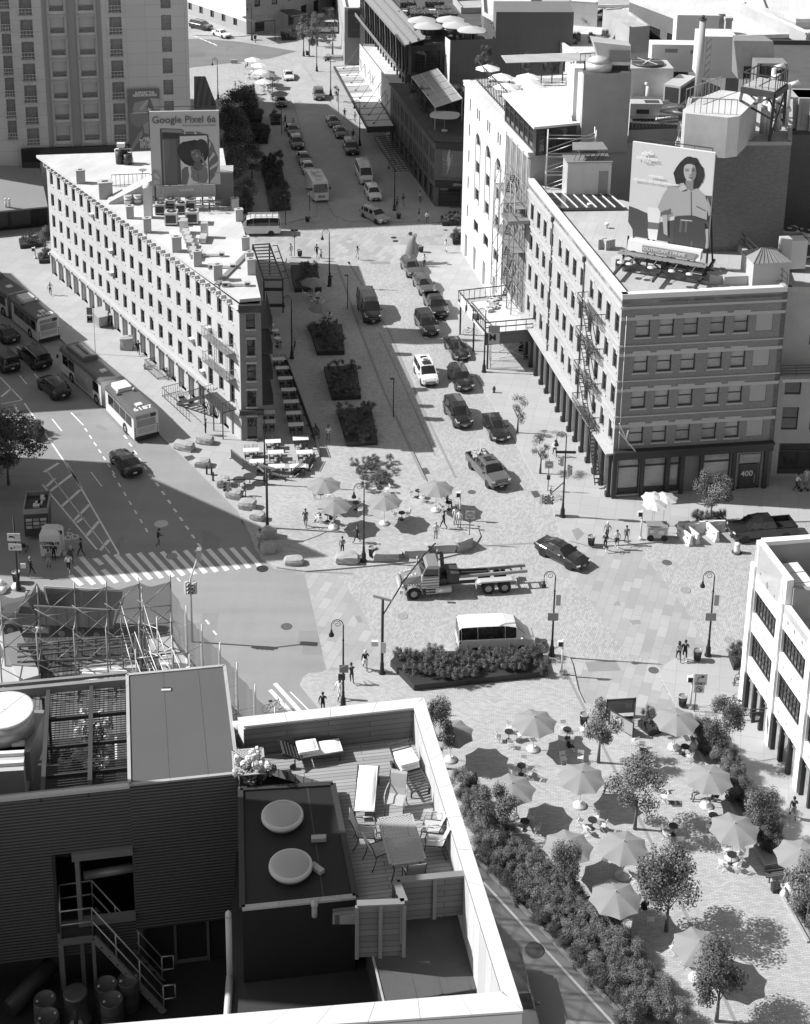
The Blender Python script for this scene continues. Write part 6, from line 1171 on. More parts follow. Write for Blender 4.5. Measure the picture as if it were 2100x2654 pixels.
def lounger(lb,Z,rz,cush):
 t=thing('sun_lounger',lb,'lounger',Z,rz,'loungers on the deck');b=E()
 for s in(-1,1):b.r((s*.3,-1.0,.3),(s*.3,.45,.3),.04,.06);b.r((s*.3,.4,.3),(s*.32,.95,.62 if cush!=2 else.34),.04,.05)
 for i in range(12):b.r((-.3,-.95+.12*i,.31),(.3,-.95+.12*i,.31),.07,.02)
 for i in range(5):b.r((-.31,.48+.1*i,.36+.06*i if cush!=2 else.33),(.31,.48+.1*i,.36+.06*i if cush!=2 else.33),.07,.02)
 b.w('frame',I.dm,t)
 for x in(-.28,.28):
  for y in(-.85,.55):b=E();b.r((x,y,0),(x,y,.3),.04);b.w('leg',I.dm,t)
 for x in(-.33,.33):b=E();b.c((x-.02,.62,.1),(x+.02,.62,.1),.1,.1,14);b.w('wheel',I.black,t)
 def pad(y0,y1,z0,z1,w_=.3,nm='cushion'):
  b=E();n_=7;r_=random.Random(int(y0*10+50));vs,fs=[],[]
  for i in range(n_+1):
   for j in range(7):
    u,q_=i/n_,j/6;e=(1-abs(2*u-1)**6)*(1-abs(2*q_-1)**6);vs.append((-w_+2*w_*q_,y0+(y1-y0)*u,z0+(z1-z0)*u+.1*e+r_.uniform(-.006,.006)))
  for i in range(n_):
   for j in range(6):fs.append((i*7+j,i*7+j+1,(i+1)*7+j+1,(i+1)*7+j))
  k=len(vs);vs+=[(-w_,y0,z0),(w_,y0,z0),(w_,y1,z1),(-w_,y1,z1)];b.mesh_(vs,fs,0,True);b.b((0,(y0+y1)/2,(z0+z1)/2+.0),(2*w_*.97,abs(y1-y0)*.98,.05+abs(z1-z0)));b.w(nm,I.cushion,t)
 if cush==0:pad(-.95,.3,.34,.34);pad(-.2,.42,.46,.5,.28,'folded_cushion')
 elif cush==1:pad(-.1,.55,.36,.4);pad(-.05,.6,.47,.52,.3,'folded_cushion')
 else:pad(-.98,.95,.33,.33,.29)
 return t
lounger('lounger with bare raised back and two folded white cushions by the far timber wall',g(440,400),R(105),0)
lounger('lounger folded under crumpled white cushions in the right corner of the deck',g(985,500),R(22),1)
lounger('flat lounger under one long white cushion in the middle of the deck',g(748,610),R(-12+10),2)
b=E();b.b((0,0,.25),(.62,.5,.5));b.c((-.31,0,.55),(.31,0,.55),.2,.2,14);o=b.w('rolled_mat',I.sling);o.location=g(65,305,40);o.rotation_euler=(0,0,R(9));tag(o,'rolled grey sling beside the far table on the deck','chair')
for lb,q in(('taller',[T(-19,33.7),T(-14.6,34.65),T(-14.6,36.97),T(-19,37.2)]),('lower',[T(-19,37.25),T(-14.6,37.0),T(-14.6,38.05),T(-19,38.3)])):plainb('unseen_shade_block',lb+' of two unseen shading blocks added left of the roof',q,33.5,54.2 if lb=='taller' else 51.4,I.hd,I.rg,'tower',.1)  # added out of frame, heights and edges shaped to throw the terrace shadows
# =================================================================== the scaffolded lower roof
SCZ=13.0
ql=[Q('O',x,y,SCZ) for x,y in((0,430),(1080,330+70),(1250,610),(1700,1100),(1480,1500),(-300,1500),(-300,450))]
lowb=thing('lower_building','low building under repair with patched timber roof behind the terrace','building',V(ql[1]),world=True)
H=E();H.p(ql,0,SCZ-.4,0);H.w('wall',I.bd,lowb);H=E();H.p(ql,SCZ-.4,SCZ,0);H.w('roof',mat('roof_boards',.13,.25,.5,.9,kind='cobble',p=dict(bw=2.4,bh=.25,mortar=.03,dark=.4,rot=R(80),contrast=.3),fine=1),lowb)
rr=random.Random(11);tb_=0
def board_patch(pts,m,lb,nm='roof_sheets',z=SCZ+.03,th=.06):
 q=[Q('O',x,y,z+th) for x,y in pts];H=E();H.p(q,z,z+th,0);tag(H.w(nm,m,org=tuple(q[0])),lb,'sheeting')
mat('membrane',.8,.06,.8,.8)
board_patch(((525,615),(600,590),(700,575),(800,620),(810,690),(560,710),(515,660)),I.membrane,'crumpled white membrane on the roof under repair')
board_patch(((455,580),(780,540),(860,560),(900,640),(820,650),(700,585),(520,640)),I.st,'layer of pale torn boards round the white membrane',z=SCZ+.01,th=.03)
board_patch(((940,430),(1080,410),(1140,510),(960,530)),I.membrane,'white boarded patch inside the scaffold corner, far part')
board_patch(((1000,545),(1150,520),(1235,610),(1040,640)),I.membrane,'white boarded patch inside the scaffold corner, near part')
board_patch(((905,520),(925,515),(1020,635),(990,640)),I.black,'long dark slot beside the white boarded patches',th=.12)
for i,(a,Y,w_,z) in en((((60,410),(190,690),1.3,SCZ+.9),((0,570),(100,720),1.4,SCZ+.8))):
 H=E();H.r(Q('O',*a,z),Q('O',*Y,z),w_,.35);tag(H.w('roof_parapet',I.st,org=tuple(Q('O',*a,z))),('right' if i==0 else 'left')+' of two pale parapet walls crossing the roof under repair','wall','parapets of the low roof')
H=E()
for y0,y1 in((465,410),(480,425),(510,450),(545,470),(575,540)):H.r(Q('O',110,y0,SCZ+1.1),Q('O',840,y1,SCZ+1.1),.1,.1)
for x in(125,250,370,445,520,605,690,840):H.r(Q('O',x,475-.09*x,SCZ+1.6),Q('O',x,560-.05*x,SCZ),.12,.12)
tag(H.w('guard_rail',I.wood_rail,org=tuple(Q('O',110,465,SCZ))),'timber guard rail with netting along the roof under repair','railing')
net=bpy.data.materials.new('netting');net.use_nodes=True;_n=net.node_tree.nodes;_l2=net.node_tree.links;_b=_n['Principled BSDF'];_b.inputs['Base Color'].default_value=(.09,.09,.09,1);_b.inputs['Roughness'].default_value=.9
_tr=_n.new('ShaderNodeBsdfTransparent');_mx=_n.new('ShaderNodeMixShader');_mx.inputs[0].default_value=.6;_l2 .new(_tr.outputs[0],_mx.inputs[1]);_l2 .new(_b.outputs[0],_mx.inputs[2]);_l2 .new(_mx.outputs[0],_n['Material Output'].inputs[0])
sf=thing('scaffolding','tube scaffolding hung with dark netting round the low roof','scaffolding',V(ql[1]),world=True)
TZs=SCZ+6.0
tops=[Q('O',x,y,TZs) for x,y in((0,145),(237,122),(470,100),(672,88),(878,68),(1078,55))];tops2=[Q('O',x,y,TZs) for x,y in((1078,55),(1180,245),(1278,362),(1392,480),(1500,605),(1615,745),(1740,890))]
TZ2=SCZ+5.0;tb1=E();nt1=E();tb2=E()
def bay(tp,zb,inn,tubes,netm,seed=0):
 r_=random.Random(seed)
 for i,Z in en(tp):
  for o_ in(T(0,0),inn):tubes.c(V(Z+o_,zb),V(Z+o_,Z.z+(.3 if o_.length==0 else-1.8)),.045,.045,6)
  for z in(zb+2,zb+4):tubes.c(V(Z,z),V(Z+inn,z),.035,.035,5)
 for a,Y in zip(tp[:-1],tp[1:]):
  for z in(zb+.4,zb+2.3,zb+4.2):tubes.c(V(a,z),V(Y,z),.03,.03,5)
  for z in(zb+.3,zb+2.2,zb+4.1):tubes.c(V(a,z),V(Y,z+1.8),.03,.03,5);tubes.c(V(a+inn,z+1.7),V(Y+inn,z),.03,.03,5)
  n_=8;d=(V(Y)-V(a));nn=S((d.y,-d.x,0)).normalized()
  for j in range(n_):
   t0,t1=j/n_,(j+1)/n_;s=lambda t:-.5*sin(pi*t)*.6;w2=lambda t:nn*(.1+.08*sin(9*t+i));
   netm.face([V(a.lerp(Y,t0),zb+.2)+w2(t0),V(a.lerp(Y,t1),zb+.2)+w2(t1),V(a.lerp(Y,t1),a.z+s(t1))+w2(t1),V(a.lerp(Y,t0),a.z+s(t0))+w2(t0)])
bay(tops,SCZ,T(.2,-1.6),tb1,nt1,1);bay(tops2,SCZ-1,T(-1.7,-.3),tb2,nt1,2);bay([Z+T(-1.7,-.3,-.6) for Z in tops2],SCZ-1,T(-1.3,-.2),tb2,E(),3)
tb1 .w('tubes',I.steel,sf)['label']='row of steel tubes facing the street crossing';tb2 .w('tubes',I.pm,sf)['label']='row of steel tubes along the avenue';nt1 .w('netting',net,sf)
cs=thing('sidewalk_shed','plywood-fronted sidewalk shed on steel legs between the two tall buildings','sidewalk shed',Q('A',1597,885),world=True);SD=4.3
k4=[Q('A',x,y,SD) for x,y in((1440,440),(1705,395),(1810,420),(1760,670),(1610,690),(1560,600))]
kk=[Q('A',1435,440,SD),Q('A',1740,405,SD),Q('T3',215,1790,SD),Q('B',112,410,SD)]
H=E();H.p(kk,SD-.3,SD,0);H.w('platform',I.rl,cs);H=E()
a,Y=kk[3],kk[2];H.h([a-U(1.3),Y-U(1.3),Y-T(0,-.08,1.3),a-T(0,-.08,1.3)],[a+U(.1),Y+U(.1),Y+T(0,.08,.1),a+T(0,.08,.1)]);H.w('plywood_front',mat('ply',.13,.06,.5,.8),cs);H=E()
rl_(H,kk[3]+T(0,.2),kk[0],1.25,16,.06,0,(1,.1));rl_(H,kk[0],kk[1],1.25,9,.06,0,(1,.1));rl_(H,kk[3]+T(0,.3),kk[2]+T(0,.3),1.2,5,.06,0,(1,.5));H.w('railing',I.dm,cs);H=E()
for k_ in(kk[0],kk[3],kk[0].lerp(kk[3],.5)):Z=k_+T(.3,.3);H.r(Z-U(.3),V(Z),.18,.18)
ls=kk[3]
for t in(.12,.95):
 for o_ in(.4,2.2):Z=kk[3].lerp(kk[2],t)+T(0,o_);H.c(V(Z,K),V(Z,SD-.3),.05,.05,6,1)
for o_ in(.4,2.2):
 p0,p1=kk[3].lerp(kk[2],.12)+T(0,o_),kk[3].lerp(kk[2],.95)+T(0,o_);H.c(V(p0,.4),V(p1,3.4),.03,.03,5,1);H.c(V(p0,3.4),V(p1,.4),.03,.03,5,1);H.c(V(p0,1.2),V(p1,1.2),.03,.03,5,1)
H.w('legs',[I.dm,I.pm],cs)
for i in range(2):
 H=E();p0,p1=kk[0].lerp(kk[3],.12+.26*i)-T(.12,0),kk[0].lerp(kk[3],.3+.26*i)-T(.12,0);H.face([p0+U(-.2),p1+U(-.2),p1+U(1.2),p0+U(1.2)]);H.w('notice_board',I.wp,cs)
b=E();rr=random.Random(5)
for i in range(26):a=Q('A',1620+rr.random()*60,420+rr.random()*90,SD);b.b((a.x,a.y,SD+.15),(rr.uniform(.2,.7),rr.uniform(.2,.6),rr.uniform(.1,.5)),rr.randrange(2),rr.random()*3)
tag(b.w('building_materials',[I.wp,I.stucco],org=tuple(a)),'pile of pale bags and boards on the sidewalk shed deck','materials')
ss=thing('facade_scaffold','tube scaffold and iron ladders against the grey end of the white arched building','scaffolding',V(wB)+wn*1.0,world=True);H=E()
def ws(u,z,q_):return V(wA+wd*u+wn*q_,z)
for u in(21.3,23.6,26,28.3,30.2):
 for q_ in(.3,1.5):H.c(ws(u,SD if u>24 else 4.3,q_),ws(u,22.5 if q_<1 else 19,q_),.06,.06,6)
for z in(6.5,9,11.5,14,16.5,19):
 for q_ in(.3,1.5):H.c(ws(21.3,z,q_),ws(30.2,z,q_),.04,.04,5)
 H.h([ws(21.3,z,.3),ws(30.2,z,.3),ws(30.2,z,1.4),ws(21.3,z,1.4)],[ws(21.3,z+.05,.3),ws(30.2,z+.05,.3),ws(30.2,z+.05,1.4),ws(21.3,z+.05,1.4)]) if z in(11.5,16.5) else None
 for i in range(4):H.c(ws(21.3+2.3*i,z-2.4,1.5),ws(23.6+2.3*i,z,1.5),.035,.035,5);H.c(ws(23.6+2.3*i,z-2.4,.3),ws(21.3+2.3*i,z,.3),.035,.035,5)
 for q_ in(.5,.95):H.r(ws(24.4,z-2.4,q_),ws(26.2,z,q_),.06,.14,1)
 for i in range(9):t=i/8;H.r(ws(24.4+1.8*t,z-2.4+2.4*t,.5),ws(24.4+1.8*t,z-2.4+2.4*t,.95),.2,.03,1)
H.w('tubes',[I.gm,I.dm],ss);H=E();H.h([ws(20.3,4.3,.06),ws(30.1,4.3,.06),ws(30.1,4.3,.02),ws(20.3,4.3,.02)],[ws(20.3,22.4,.06),ws(30.1,22.4,.06),ws(30.1,22.4,.02),ws(20.3,22.4,.02)]);H.w('wall_netting',mat('net_grey',.2,.35,.9,.95,fine=1.2),ss);H=E()
qp=[Q('M',x,y,WH-5.2) for x,y in((232,1660),(540,1640),(520,1590),(250,1600))];H.p([ws(28.8,0,.2),ws(31.5,0,.2),ws(31.5,0,2.6),ws(28.8,0,2.6)],15.3,15.7,0);rl_(H,ws(28.8,15.7,2.6),ws(31.5,15.7,2.6),1.1,5,.05);rl_(H,ws(28.8,15.7,.3),ws(28.8,15.7,2.6),1.1,4,.05);H.w('work_platform',I.gm,ss)
for n_,(k_,xs,zt_) in en((('M',(560,600,845,880),WH+2.2),)):
 H=E();bz_=BH-.6
 pA,pB=Q('M',570,1700,bz_),Q('M',590,1760,bz_);pC=Q('M',850,1530,bz_+3.8);c1_=[V(wC.lerp(wB,1))+T(1.6+.0,-.6),V(wB)+T(1.6,-1.8),V(wB)+T(6.6,-.6),V(wB)+T(6.6,-1.8)]
 for Z in c1_:H.c(V(Z,bz_),V(Z,WH+3.2),.06,.06,6)
 for z in(21,23,25):
  for a,Y in((0,2),(1,3),(0,1),(2,3)):H.c(V(c1_[a],z),V(c1_[Y],z),.05,.05,5)
  H.c(V(c1_[1],z-1.6),V(c1_[3],z+.3),.05,.05,5);H.c(V(c1_[0],z-1.6),V(c1_[2],z+.3),.05,.05,5)
 H.w('corner_frames',I.pm,ss)
# =================================================================== vehicles
mat('tyre',.02,.1,3,.85);mat('rim',.38,.1,3,.35,.6);mat('lamp_glass',.62,.05,3,.15);mat('lamp_red',.10,.05,3,.2);mat('chrome',.55,.05,3,.2,.8);mat('plate',.6,.05,3,.5);mglass('ag',.018,.04);mat('tk',.02,.05,2,.5)
def paint(v,rough=.22):
 k='paint_%d'%int(v*1000)
 if k in I:return I[k]
 m=mat(k,v,.04,.8,rough,.0,spec=.6);m.node_tree.nodes['Principled BSDF'].inputs['Coat Weight'].default_value=.7;m.node_tree.nodes['Principled BSDF'].inputs['Coat Roughness'].default_value=.05;return m
CARS={'sedan':(4.85,.92,1.44,[(2.42,.66,.32,.62,0,0),(2.30,.84,.24,.74,0,0),(1.7,.91,.2,.86,0,0),(1.0,.92,.18,.93,0,0),(.25,.92,.18,.94,.62,1.38),(-.4,.92,.18,.94,.64,1.45),(-1.0,.92,.18,.95,.62,1.41),(-1.75,.91,.2,.98,0,0),(-2.25,.86,.26,.98,0,0),(-2.42,.72,.34,.84,0,0)],1.42,1.42),'suv':(4.75,.95,1.72,[(2.38,.70,.36,.78,0,0),(2.24,.88,.28,.92,0,0),(1.7,.94,.24,1.03,0,0),(1.15,.95,.24,1.08,0,0),(.5,.95,.22,1.09,.70,1.62),(-.3,.95,.22,1.10,.73,1.71),(-1.5,.95,.24,1.12,.71,1.69),(-1.95,.94,.26,1.12,.68,1.62),(-2.22,.90,.3,1.06,0,0),(-2.38,.82,.38,.9,0,0)],1.45,1.42),'bigsuv':(5.3,1.01,1.9,[(2.65,.84,.4,.95,0,0),(2.55,.97,.32,1.12,0,0),(1.9,1.01,.28,1.2,0,0),(1.35,1.01,.28,1.23,0,0),(.75,1.01,.26,1.23,.80,1.78),(-.3,1.01,.26,1.24,.83,1.88),(-1.9,1.01,.28,1.24,.82,1.87),(-2.35,1.0,.28,1.24,.79,1.82),(-2.52,.98,.32,1.15,0,0),(-2.65,.9,.4,.95,0,0)],1.7,1.55),'minivan':(4.75,.93,1.85,[(2.38,.68,.32,.75,0,0),(2.2,.86,.25,.93,0,0),(1.75,.92,.22,1.05,0,0),(1.4,.93,.2,1.1,0,0),(.65,.93,.2,1.1,.74,1.74),(-.3,.93,.2,1.1,.78,1.85),(-1.7,.93,.22,1.1,.78,1.84),(-2.15,.93,.24,1.1,.76,1.78),(-2.3,.9,.28,1.05,0,0),(-2.38,.84,.36,.9,0,0)],1.5,1.45),'van':(5.95,1.02,2.5,[(2.97,.78,.36,.95,0,0),(2.8,.95,.28,1.15,0,0),(2.45,1.01,.25,1.3,0,0),(2.2,1.02,.24,1.38,0,0),(1.45,1.02,.24,1.38,.82,2.3),(.6,1.02,.24,1.38,.87,2.5),(-1.5,1.02,.24,1.38,.87,2.52),(-2.75,1.02,.26,1.38,.87,2.48),(-2.93,1.0,.3,1.36,.84,2.3),(-2.97,.98,.34,1.2,0,0)],1.95,1.75),'pickup':(5.85,1.01,1.9,[(2.92,.84,.45,.98,0,0),(2.8,.98,.36,1.12,0,0),(2.1,1.01,.32,1.18,0,0),(1.55,1.01,.3,1.22,0,0),(.95,1.01,.3,1.22,.78,1.8),(.2,1.01,.3,1.22,.8,1.9),(-.75,1.01,.3,1.22,.78,1.86),(-1.0,1.01,.3,1.22,0,0),(-2.85,1.01,.34,1.22,0,0),(-2.92,.98,.42,1.15,0,0)],1.85,1.85)}
_CARP={}
def car_parts(kind):
 if kind in _CARP:return _CARP[kind]
 L_,W_,H_,st,wf,wr=CARS[kind];sec=[]
 for(x,hw,zs,zb,rw,rz) in st:
  if rw==0:pts=[(hw*.85,zs),(hw,zs+.16),(hw*1.0,(zs+zb)/2),(hw*.985,zb-.06),(hw*.9,zb),(hw*.5,zb+.045),(0,zb+.055)]
  else:pts=[(hw*.85,zs),(hw,zs+.16),(hw*1.0,(zs+zb)/2),(hw*.985,zb-.04),(hw*.94,zb+.02),(rw,rz-.07),(rw*.86,rz-.005),(0,rz+.03)]
  sec.append((x,pts,rw>0))
 body,roof,glass,ws=E(),E(),E(),E();n=8
 full=[]
 for x,pts,cabin in sec:
  if not cabin:pts=pts[:5]+[pts[4]]*1+pts[5:]
  full.append((x,pts,cabin))
 def pt(i,j,s):x,pts,_=full[i];return(x,pts[j][0]*s,pts[j][1])
 cab=[i for i,f_ in en(full) if f_[2]];i0,i1=cab[0],cab[-1]
 for i in range(len(full)-1):
  for j in range(7):
   for s in(1,-1):
    q=[pt(i,j,s),pt(i+1,j,s),pt(i+1,j+1,s),pt(i,j+1,s)]
    if s==-1:q.reverse()
    a,Y=full[i][2],full[i+1][2]
    if j<4:body.face(q,0,sm=True)
    elif a and Y:(glass if j==4 else roof).face(q,0,sm=(j!=4))
    elif a!=Y:
     if j==4:body.face(q)
     elif j==5:(ws if kind!='pickup' or a is False else ws).face(q)
     else:ws.face(q)
    else:body.face(q,0,sm=True)
 if kind=='pickup':
  keep=[k for k,f_ in en(body.f) if not(all(body.v[i][0]<=-.99 for i in f_) and all(body.v[i][2]>1.2 for i in f_))]
  body.f=[body.f[k] for k in keep];body.m=[body.m[k] for k in keep];body.uv=[None]*len(keep);body.sm=[body.sm[k] for k in keep]
  body.b((-1.95,0,.78),(1.8,1.7,.06),1);
  for s in(-1,1):body.b((-1.95,s*.88,1.0),(1.9,.06,.5));body.b((-1.95,s*.93,1.245),(1.95,.13,.03),1)
  body.b((-2.88,0,1.0),(.06,1.8,.5))
 x0,p0,_=full[0];body.face([(x0,a*s,Y) for s,seq in((1,p0[1:]),(-1,p0[1:][::-1])) for a,Y in seq])
 x1,p1,_=full[-1];body.face([(x1,a*s,Y) for s,seq in((-1,p1[1:]),(1,p1[1:][::-1])) for a,Y in seq])
 body.b((0,0,.25),(L_*.86,W_*1.6,.12),1)
 for xw in(wf,-wr):
  for s in(-1,1):body.c((xw,s*(W_-.25),.36),(xw,s*(W_+.006),.36),.41,.41,18,1)
 body.b((L_/2-.02,0,st[0][3]-.14),(.08,W_*1.05,.17),1);body.b((L_/2-.01,0,.42),(.1,W_*1.1,.12),1);body.b((-L_/2+.03,0,.42),(.1,W_*1.2,.14),1)
 if kind!='sedan' and kind!='pickup' and kind!='van':
  for s in(-1,1):roof.r((full[i0][0]-.2,s*full[i0][1][5][0]*.93,H_-.02),(full[i1][0]+.1,s*full[i1][1][5][0]*.93,H_-.0),.04,.05)
 pil=[]
 for i in cab[1:-1] if kind!='van' else cab[1:]:
  for s in(-1,1):
   a,Y=full[i][1][4],full[i][1][5];roof.r((full[i][0],s*(a[0]+.006),a[1]),(full[i][0]-.03,s*(Y[0]+.006),Y[1]),.09,.03)
 for i,d in((i0,-.02),(i1,.02)):
  for s in(-1,1):
   a=full[i+(-1 if i==i0 else 1)][1][4];Y=full[i][1][5];roof.r((full[i+(-1 if i==i0 else 1)][0],s*a[0]*.985,a[1]),(full[i][0],s*Y[0],Y[1]),.09,.05)
 wh=E();wh.c((0,-.11,0),(0,.11,0),.345,.345,20);rim=E();rim.c((0,-.118,0),(0,.118,0),.22,.22,16);rim.c((0,-.122,0),(0,.122,0),.07,.07,8)
 hl=E();hl.b((0,0,0),(.26,.3,.12),0,.45);tl=E();tl.b((0,0,0),(.12,.22,.2));mi=E();mi.b((0,.1,0),(.14,.2,.15));mi.b((.02,-.02,-.02),(.06,.12,.05));pl=E();pl.b((0,0,0),(.02,.34,.16));gr=E();gr.b((0,0,0),(.03,W_*.95,.03));gr.b((0,0,-.1),(.03,W_*.8,.025))
 D={k:Y.data(k,m) for k,Y,m in(('body',body,[paint(.02),I.tk]),('roof',roof,[paint(.02)]),('side_window',glass,[I.ag]),('windscreen',ws,[I.ag]),('wheel',wh,[I.tyre]),('rim',rim,[I.rim]),('headlight',hl,[I.lamp_glass]),('tail_light',tl,[I.lamp_red]),('mirror',mi,[paint(.02)]),('licence_plate',pl,[I.plate]),('grille',gr,[I.chrome]))}
 _CARP[kind]=(D,L_,W_,H_,st,wf,wr,i0);return _CARP[kind]
def make_car(kind,loc,rz,col,label,cat=None,name='parked_car',rough=.22):
 D,L_,W_,H_,st,wf,wr,i0=car_parts(kind);t=thing(name,label,cat or{'sedan':'car','suv':'suv','bigsuv':'suv','minivan':'minivan','van':'van','pickup':'pickup truck'}[kind],loc,rz,'vehicles on the streets')
 def pc(nm,Z=(0,0,0),r_=0,par=t):return inst(nm,D[nm],par,Z,r_)
 m=paint(col,rough)
 for nm in('body','roof'):
  o=pc(nm);o.material_slots[0].link='OBJECT';o.material_slots[0].material=m
 pc('side_window');pc('windscreen')
 for xw in(wf,-wr):
  for s in(-1,1):w_=pc('wheel',(xw,s*(W_-.13),.345));inst('rim',D['rim'],w_)
 for s in(-1,1):
  pc('headlight',(st[1][0]-.02,s*st[1][1]*.80,st[1][3]-.1),0 if s>0 else-.9);pc('tail_light',(-L_/2+.1,s*st[-2][1]*.92,st[-2][3]-.14))
  o=pc('mirror',(st[i0-1][0]-.35,s*(W_+.0),st[i0][3]+.02),0 if s>0 else pi);o.material_slots[0].link='OBJECT';o.material_slots[0].material=m
 pc('licence_plate',(L_/2+.03,0,.48));pc('licence_plate',(-L_/2-.02,0,.62));pc('grille',(L_/2+.025,0,st[0][3]-.1))
 return t
def road(k,fx_,fy_,rx_,ry_,z=.0):
 """front and rear points on the ground sighted in the photo -> centre, heading"""
 a,Y=Q(k,fx_,fy_,z),Q(k,rx_,ry_,z);c=(a+Y)/2;return c,atan2((a-Y).y,(a-Y).x)
def place(kind,k,fx_,fy_,rx_,ry_,col,label,**kw):
 c,h=road(k,fx_,fy_,rx_,ry_);return make_car(kind,c,h,col,label,**kw)
BLK,GRY,LG,WHT=.015,.09,.30,.68
place('minivan','A',1478,1255,1388,1120,BLK,'dark minivan waiting in the right lane above the sedan at the kerb')
place('sedan','A',1700,1325,1645,1215,BLK,'black sedan at the kerb beside the two young street trees')
place('suv','A',1485,1025,1412,900,BLK,'black suv with leafy reflections behind the white taxi van')
place('sedan','A',1455,812,1395,725,BLK,'black car at the kerb just before the sidewalk shed')
tx=place('minivan','A',1260,985,1200,870,WHT,'white taxi van with dark sunroof facing the camera',cat='taxi',name='taxi_van')
place('minivan','A',1275,680,1195,560,BLK,'dark high-roofed minivan beside the shaded plaza edge')
place('pickup','A',1325,562,1260,440,BLK,'black pickup with chrome grille and white paper on its dashboard')
place('suv','A',1250,418,1185,320,GRY,'dark suv parked behind the pickup with chrome grille')
place('suv','A',1165,300,1110,215,GRY,'dark car right below the inflatable rat')
place('van','A',903,600,838,455,.025,'dark high-roofed delivery van driving in the shaded middle of the square',name='delivery_van')
pk=place('pickup','B',188,1180,60,1040,.10,'grey pickup with ladder and rubbish in its bed',name='pickup_truck')
place('pickup','E',1245,330,1590,300,BLK,'black crew-cab pickup with covered bed parked beside the plastic barriers',name='pickup_truck')
place('sedan','E',355,510,130,395,BLK,'black sedan turning across the cobbles below the signal pole')
place('van','D',1545,1075,1110,1095,.72,'white passenger van with long black side window behind the planted bed',name='passenger_van')
place('sedan','z4',745,1430,850,1555,BLK,'black car driving away alone in the shaded avenue')
place('suv','z4',280,965,405,1070,BLK,'black suv with shiny roof beside the bus, nearest of the avenue cars')
place('bigsuv','z4',160,770,285,885,BLK,'black suv with roof rails behind the first bus')
place('minivan','z4',-30,800,85,900,BLK,'black people carrier at the left edge, nearest the hatched lane')
place('sedan','z4',-20,640,75,705,BLK,'dark car at the left edge beside the second bus')
place('suv','z2',950,1410,865,1370,LG,'silver suv turning out of the shaded side street',name='moving_car')
place('suv','z2',920,1290,870,1205,WHT,'white sporty suv parked behind the silver one')
place('van','z2',865,1195,815,1080,.6,'white work van with ladder rack behind the white suv',name='work_van')
place('bigsuv','z2',775,1005,735,915,BLK,'big black suv with bright grille in the shaded street')
place('sedan','z2',700,885,675,830,BLK,'black car in the shaded street, second from the sunlit strip')
place('sedan','z2',655,815,630,765,BLK,'black car in the shaded street, nearest the sunlit strip')
place('suv','z2',560,655,545,585,GRY,'dark suv with its door open at the edge of the shade')
place('sedan','z2',320,688,305,635,GRY,'grey car below the far umbrellas')
place('sedan','z2',370,522,355,470,WHT,'white taxi with roof sign beyond the shade',cat='taxi',name='taxi')
place('suv','z2',430,968,395,885,GRY,'grey suv in the left row of the shaded street')
place('sedan','z2',395,860,375,830,BLK,'dark car behind the grey suv in the left row')
place('sedan','z2',470,1050,450,1000,GRY,'dark sedan in the left row just before the pale one')
place('sedan','z2',495,1110,475,1060,.4,'pale car half hidden behind the food truck')
place('van','z2',70,1478,265,1475,.62,'white cargo van with roof rack emerging from behind the wedge building',name='cargo_van')
place('bigsuv','z1',1320,195,1225,175,BLK,'black suv on the far side street at the top left')
place('sedan','z1',1455,248,1350,215,WHT,'white patrol car on the far side street',name='patrol_car')
place('van','z2',545,205,620,205,.6,'white van beside the small trees at the far end',name='cargo_van')
place('bigsuv','G',1590,1900,1530,1660,GRY,'grey suv half hidden below the coping of the terrace building')
def fit(root,nm,fn,m):b=E();fn(b);b.w(nm,m,root)
fit(tx,'sunroof',lambda b:(b.b((.1,0,1.885),(.7,.9,.02)),b.b((-1.2,0,1.89),(.5,.7,.02))),I.ag);fit(tx,'roof_sign',lambda b:b.b((-.5,0,2.0),(.25,.5,.22)),I.wp)
fit(pk,'sunroof',lambda b:b.b((.1,0,1.94),(.7,.9,.02)),I.ag)
ld=E();
for s in(-.2,.2):ld.r((-1.2,s,1.7),(1.3,s,1.0),.05,.08)
for i in range(8):ld.r((-1.1+.32*i,-.2,1.67-.09*i),(-1.1+.32*i,.2,1.67-.09*i),.04)
o=ld.w('ladder',I.wp);o.location=pk.location+T(-.9,1.7,.35);o.rotation_euler=(0,0,pk.rotation_euler[2]+2.6);tag(o,'white folding ladder leaning in the bed of the grey pickup','ladder')
b=E();rr=random.Random(2);[b.b((rr.uniform(-.7,.7),rr.uniform(-.6,.6),.2+rr.random()*.35),(rr.uniform(.2,.6),rr.uniform(.2,.5),.3),rr.randrange(2),rr.random()*3) for i in range(9)];o=b.w('rubble',[I.wp,I.stucco]);o.location=pk.matrix_basis@S((-1.95,0,.85));tag(o,'heap of pale rubbish in the bed of the grey pickup','rubbish')
for root in[o for o in SC.objects if o.get('label','').startswith('white work van') or o.get('label','').startswith('white cargo van with roof rack')]:
 fit(root,'roof_rack',lambda b:([b.r((-2.6+.75*i,-.8,2.62),(-2.6+.75*i,.8,2.62),.05) for i in range(6)],[b.r((-2.7,s,2.64),(1.3,s,2.64),.05) for s in(-.8,.8,-.3)]),I.pm)
mat('bus_body',.62,.05,.4,.35);mat('bus_blue',.11,.08,.5,.4);mat('bellows',.30,.2,1,.8,kind='ribs',p=dict(per=.12,axis='X',lo=.5));mat('bus_ad',.32,.35,1.6,.5)
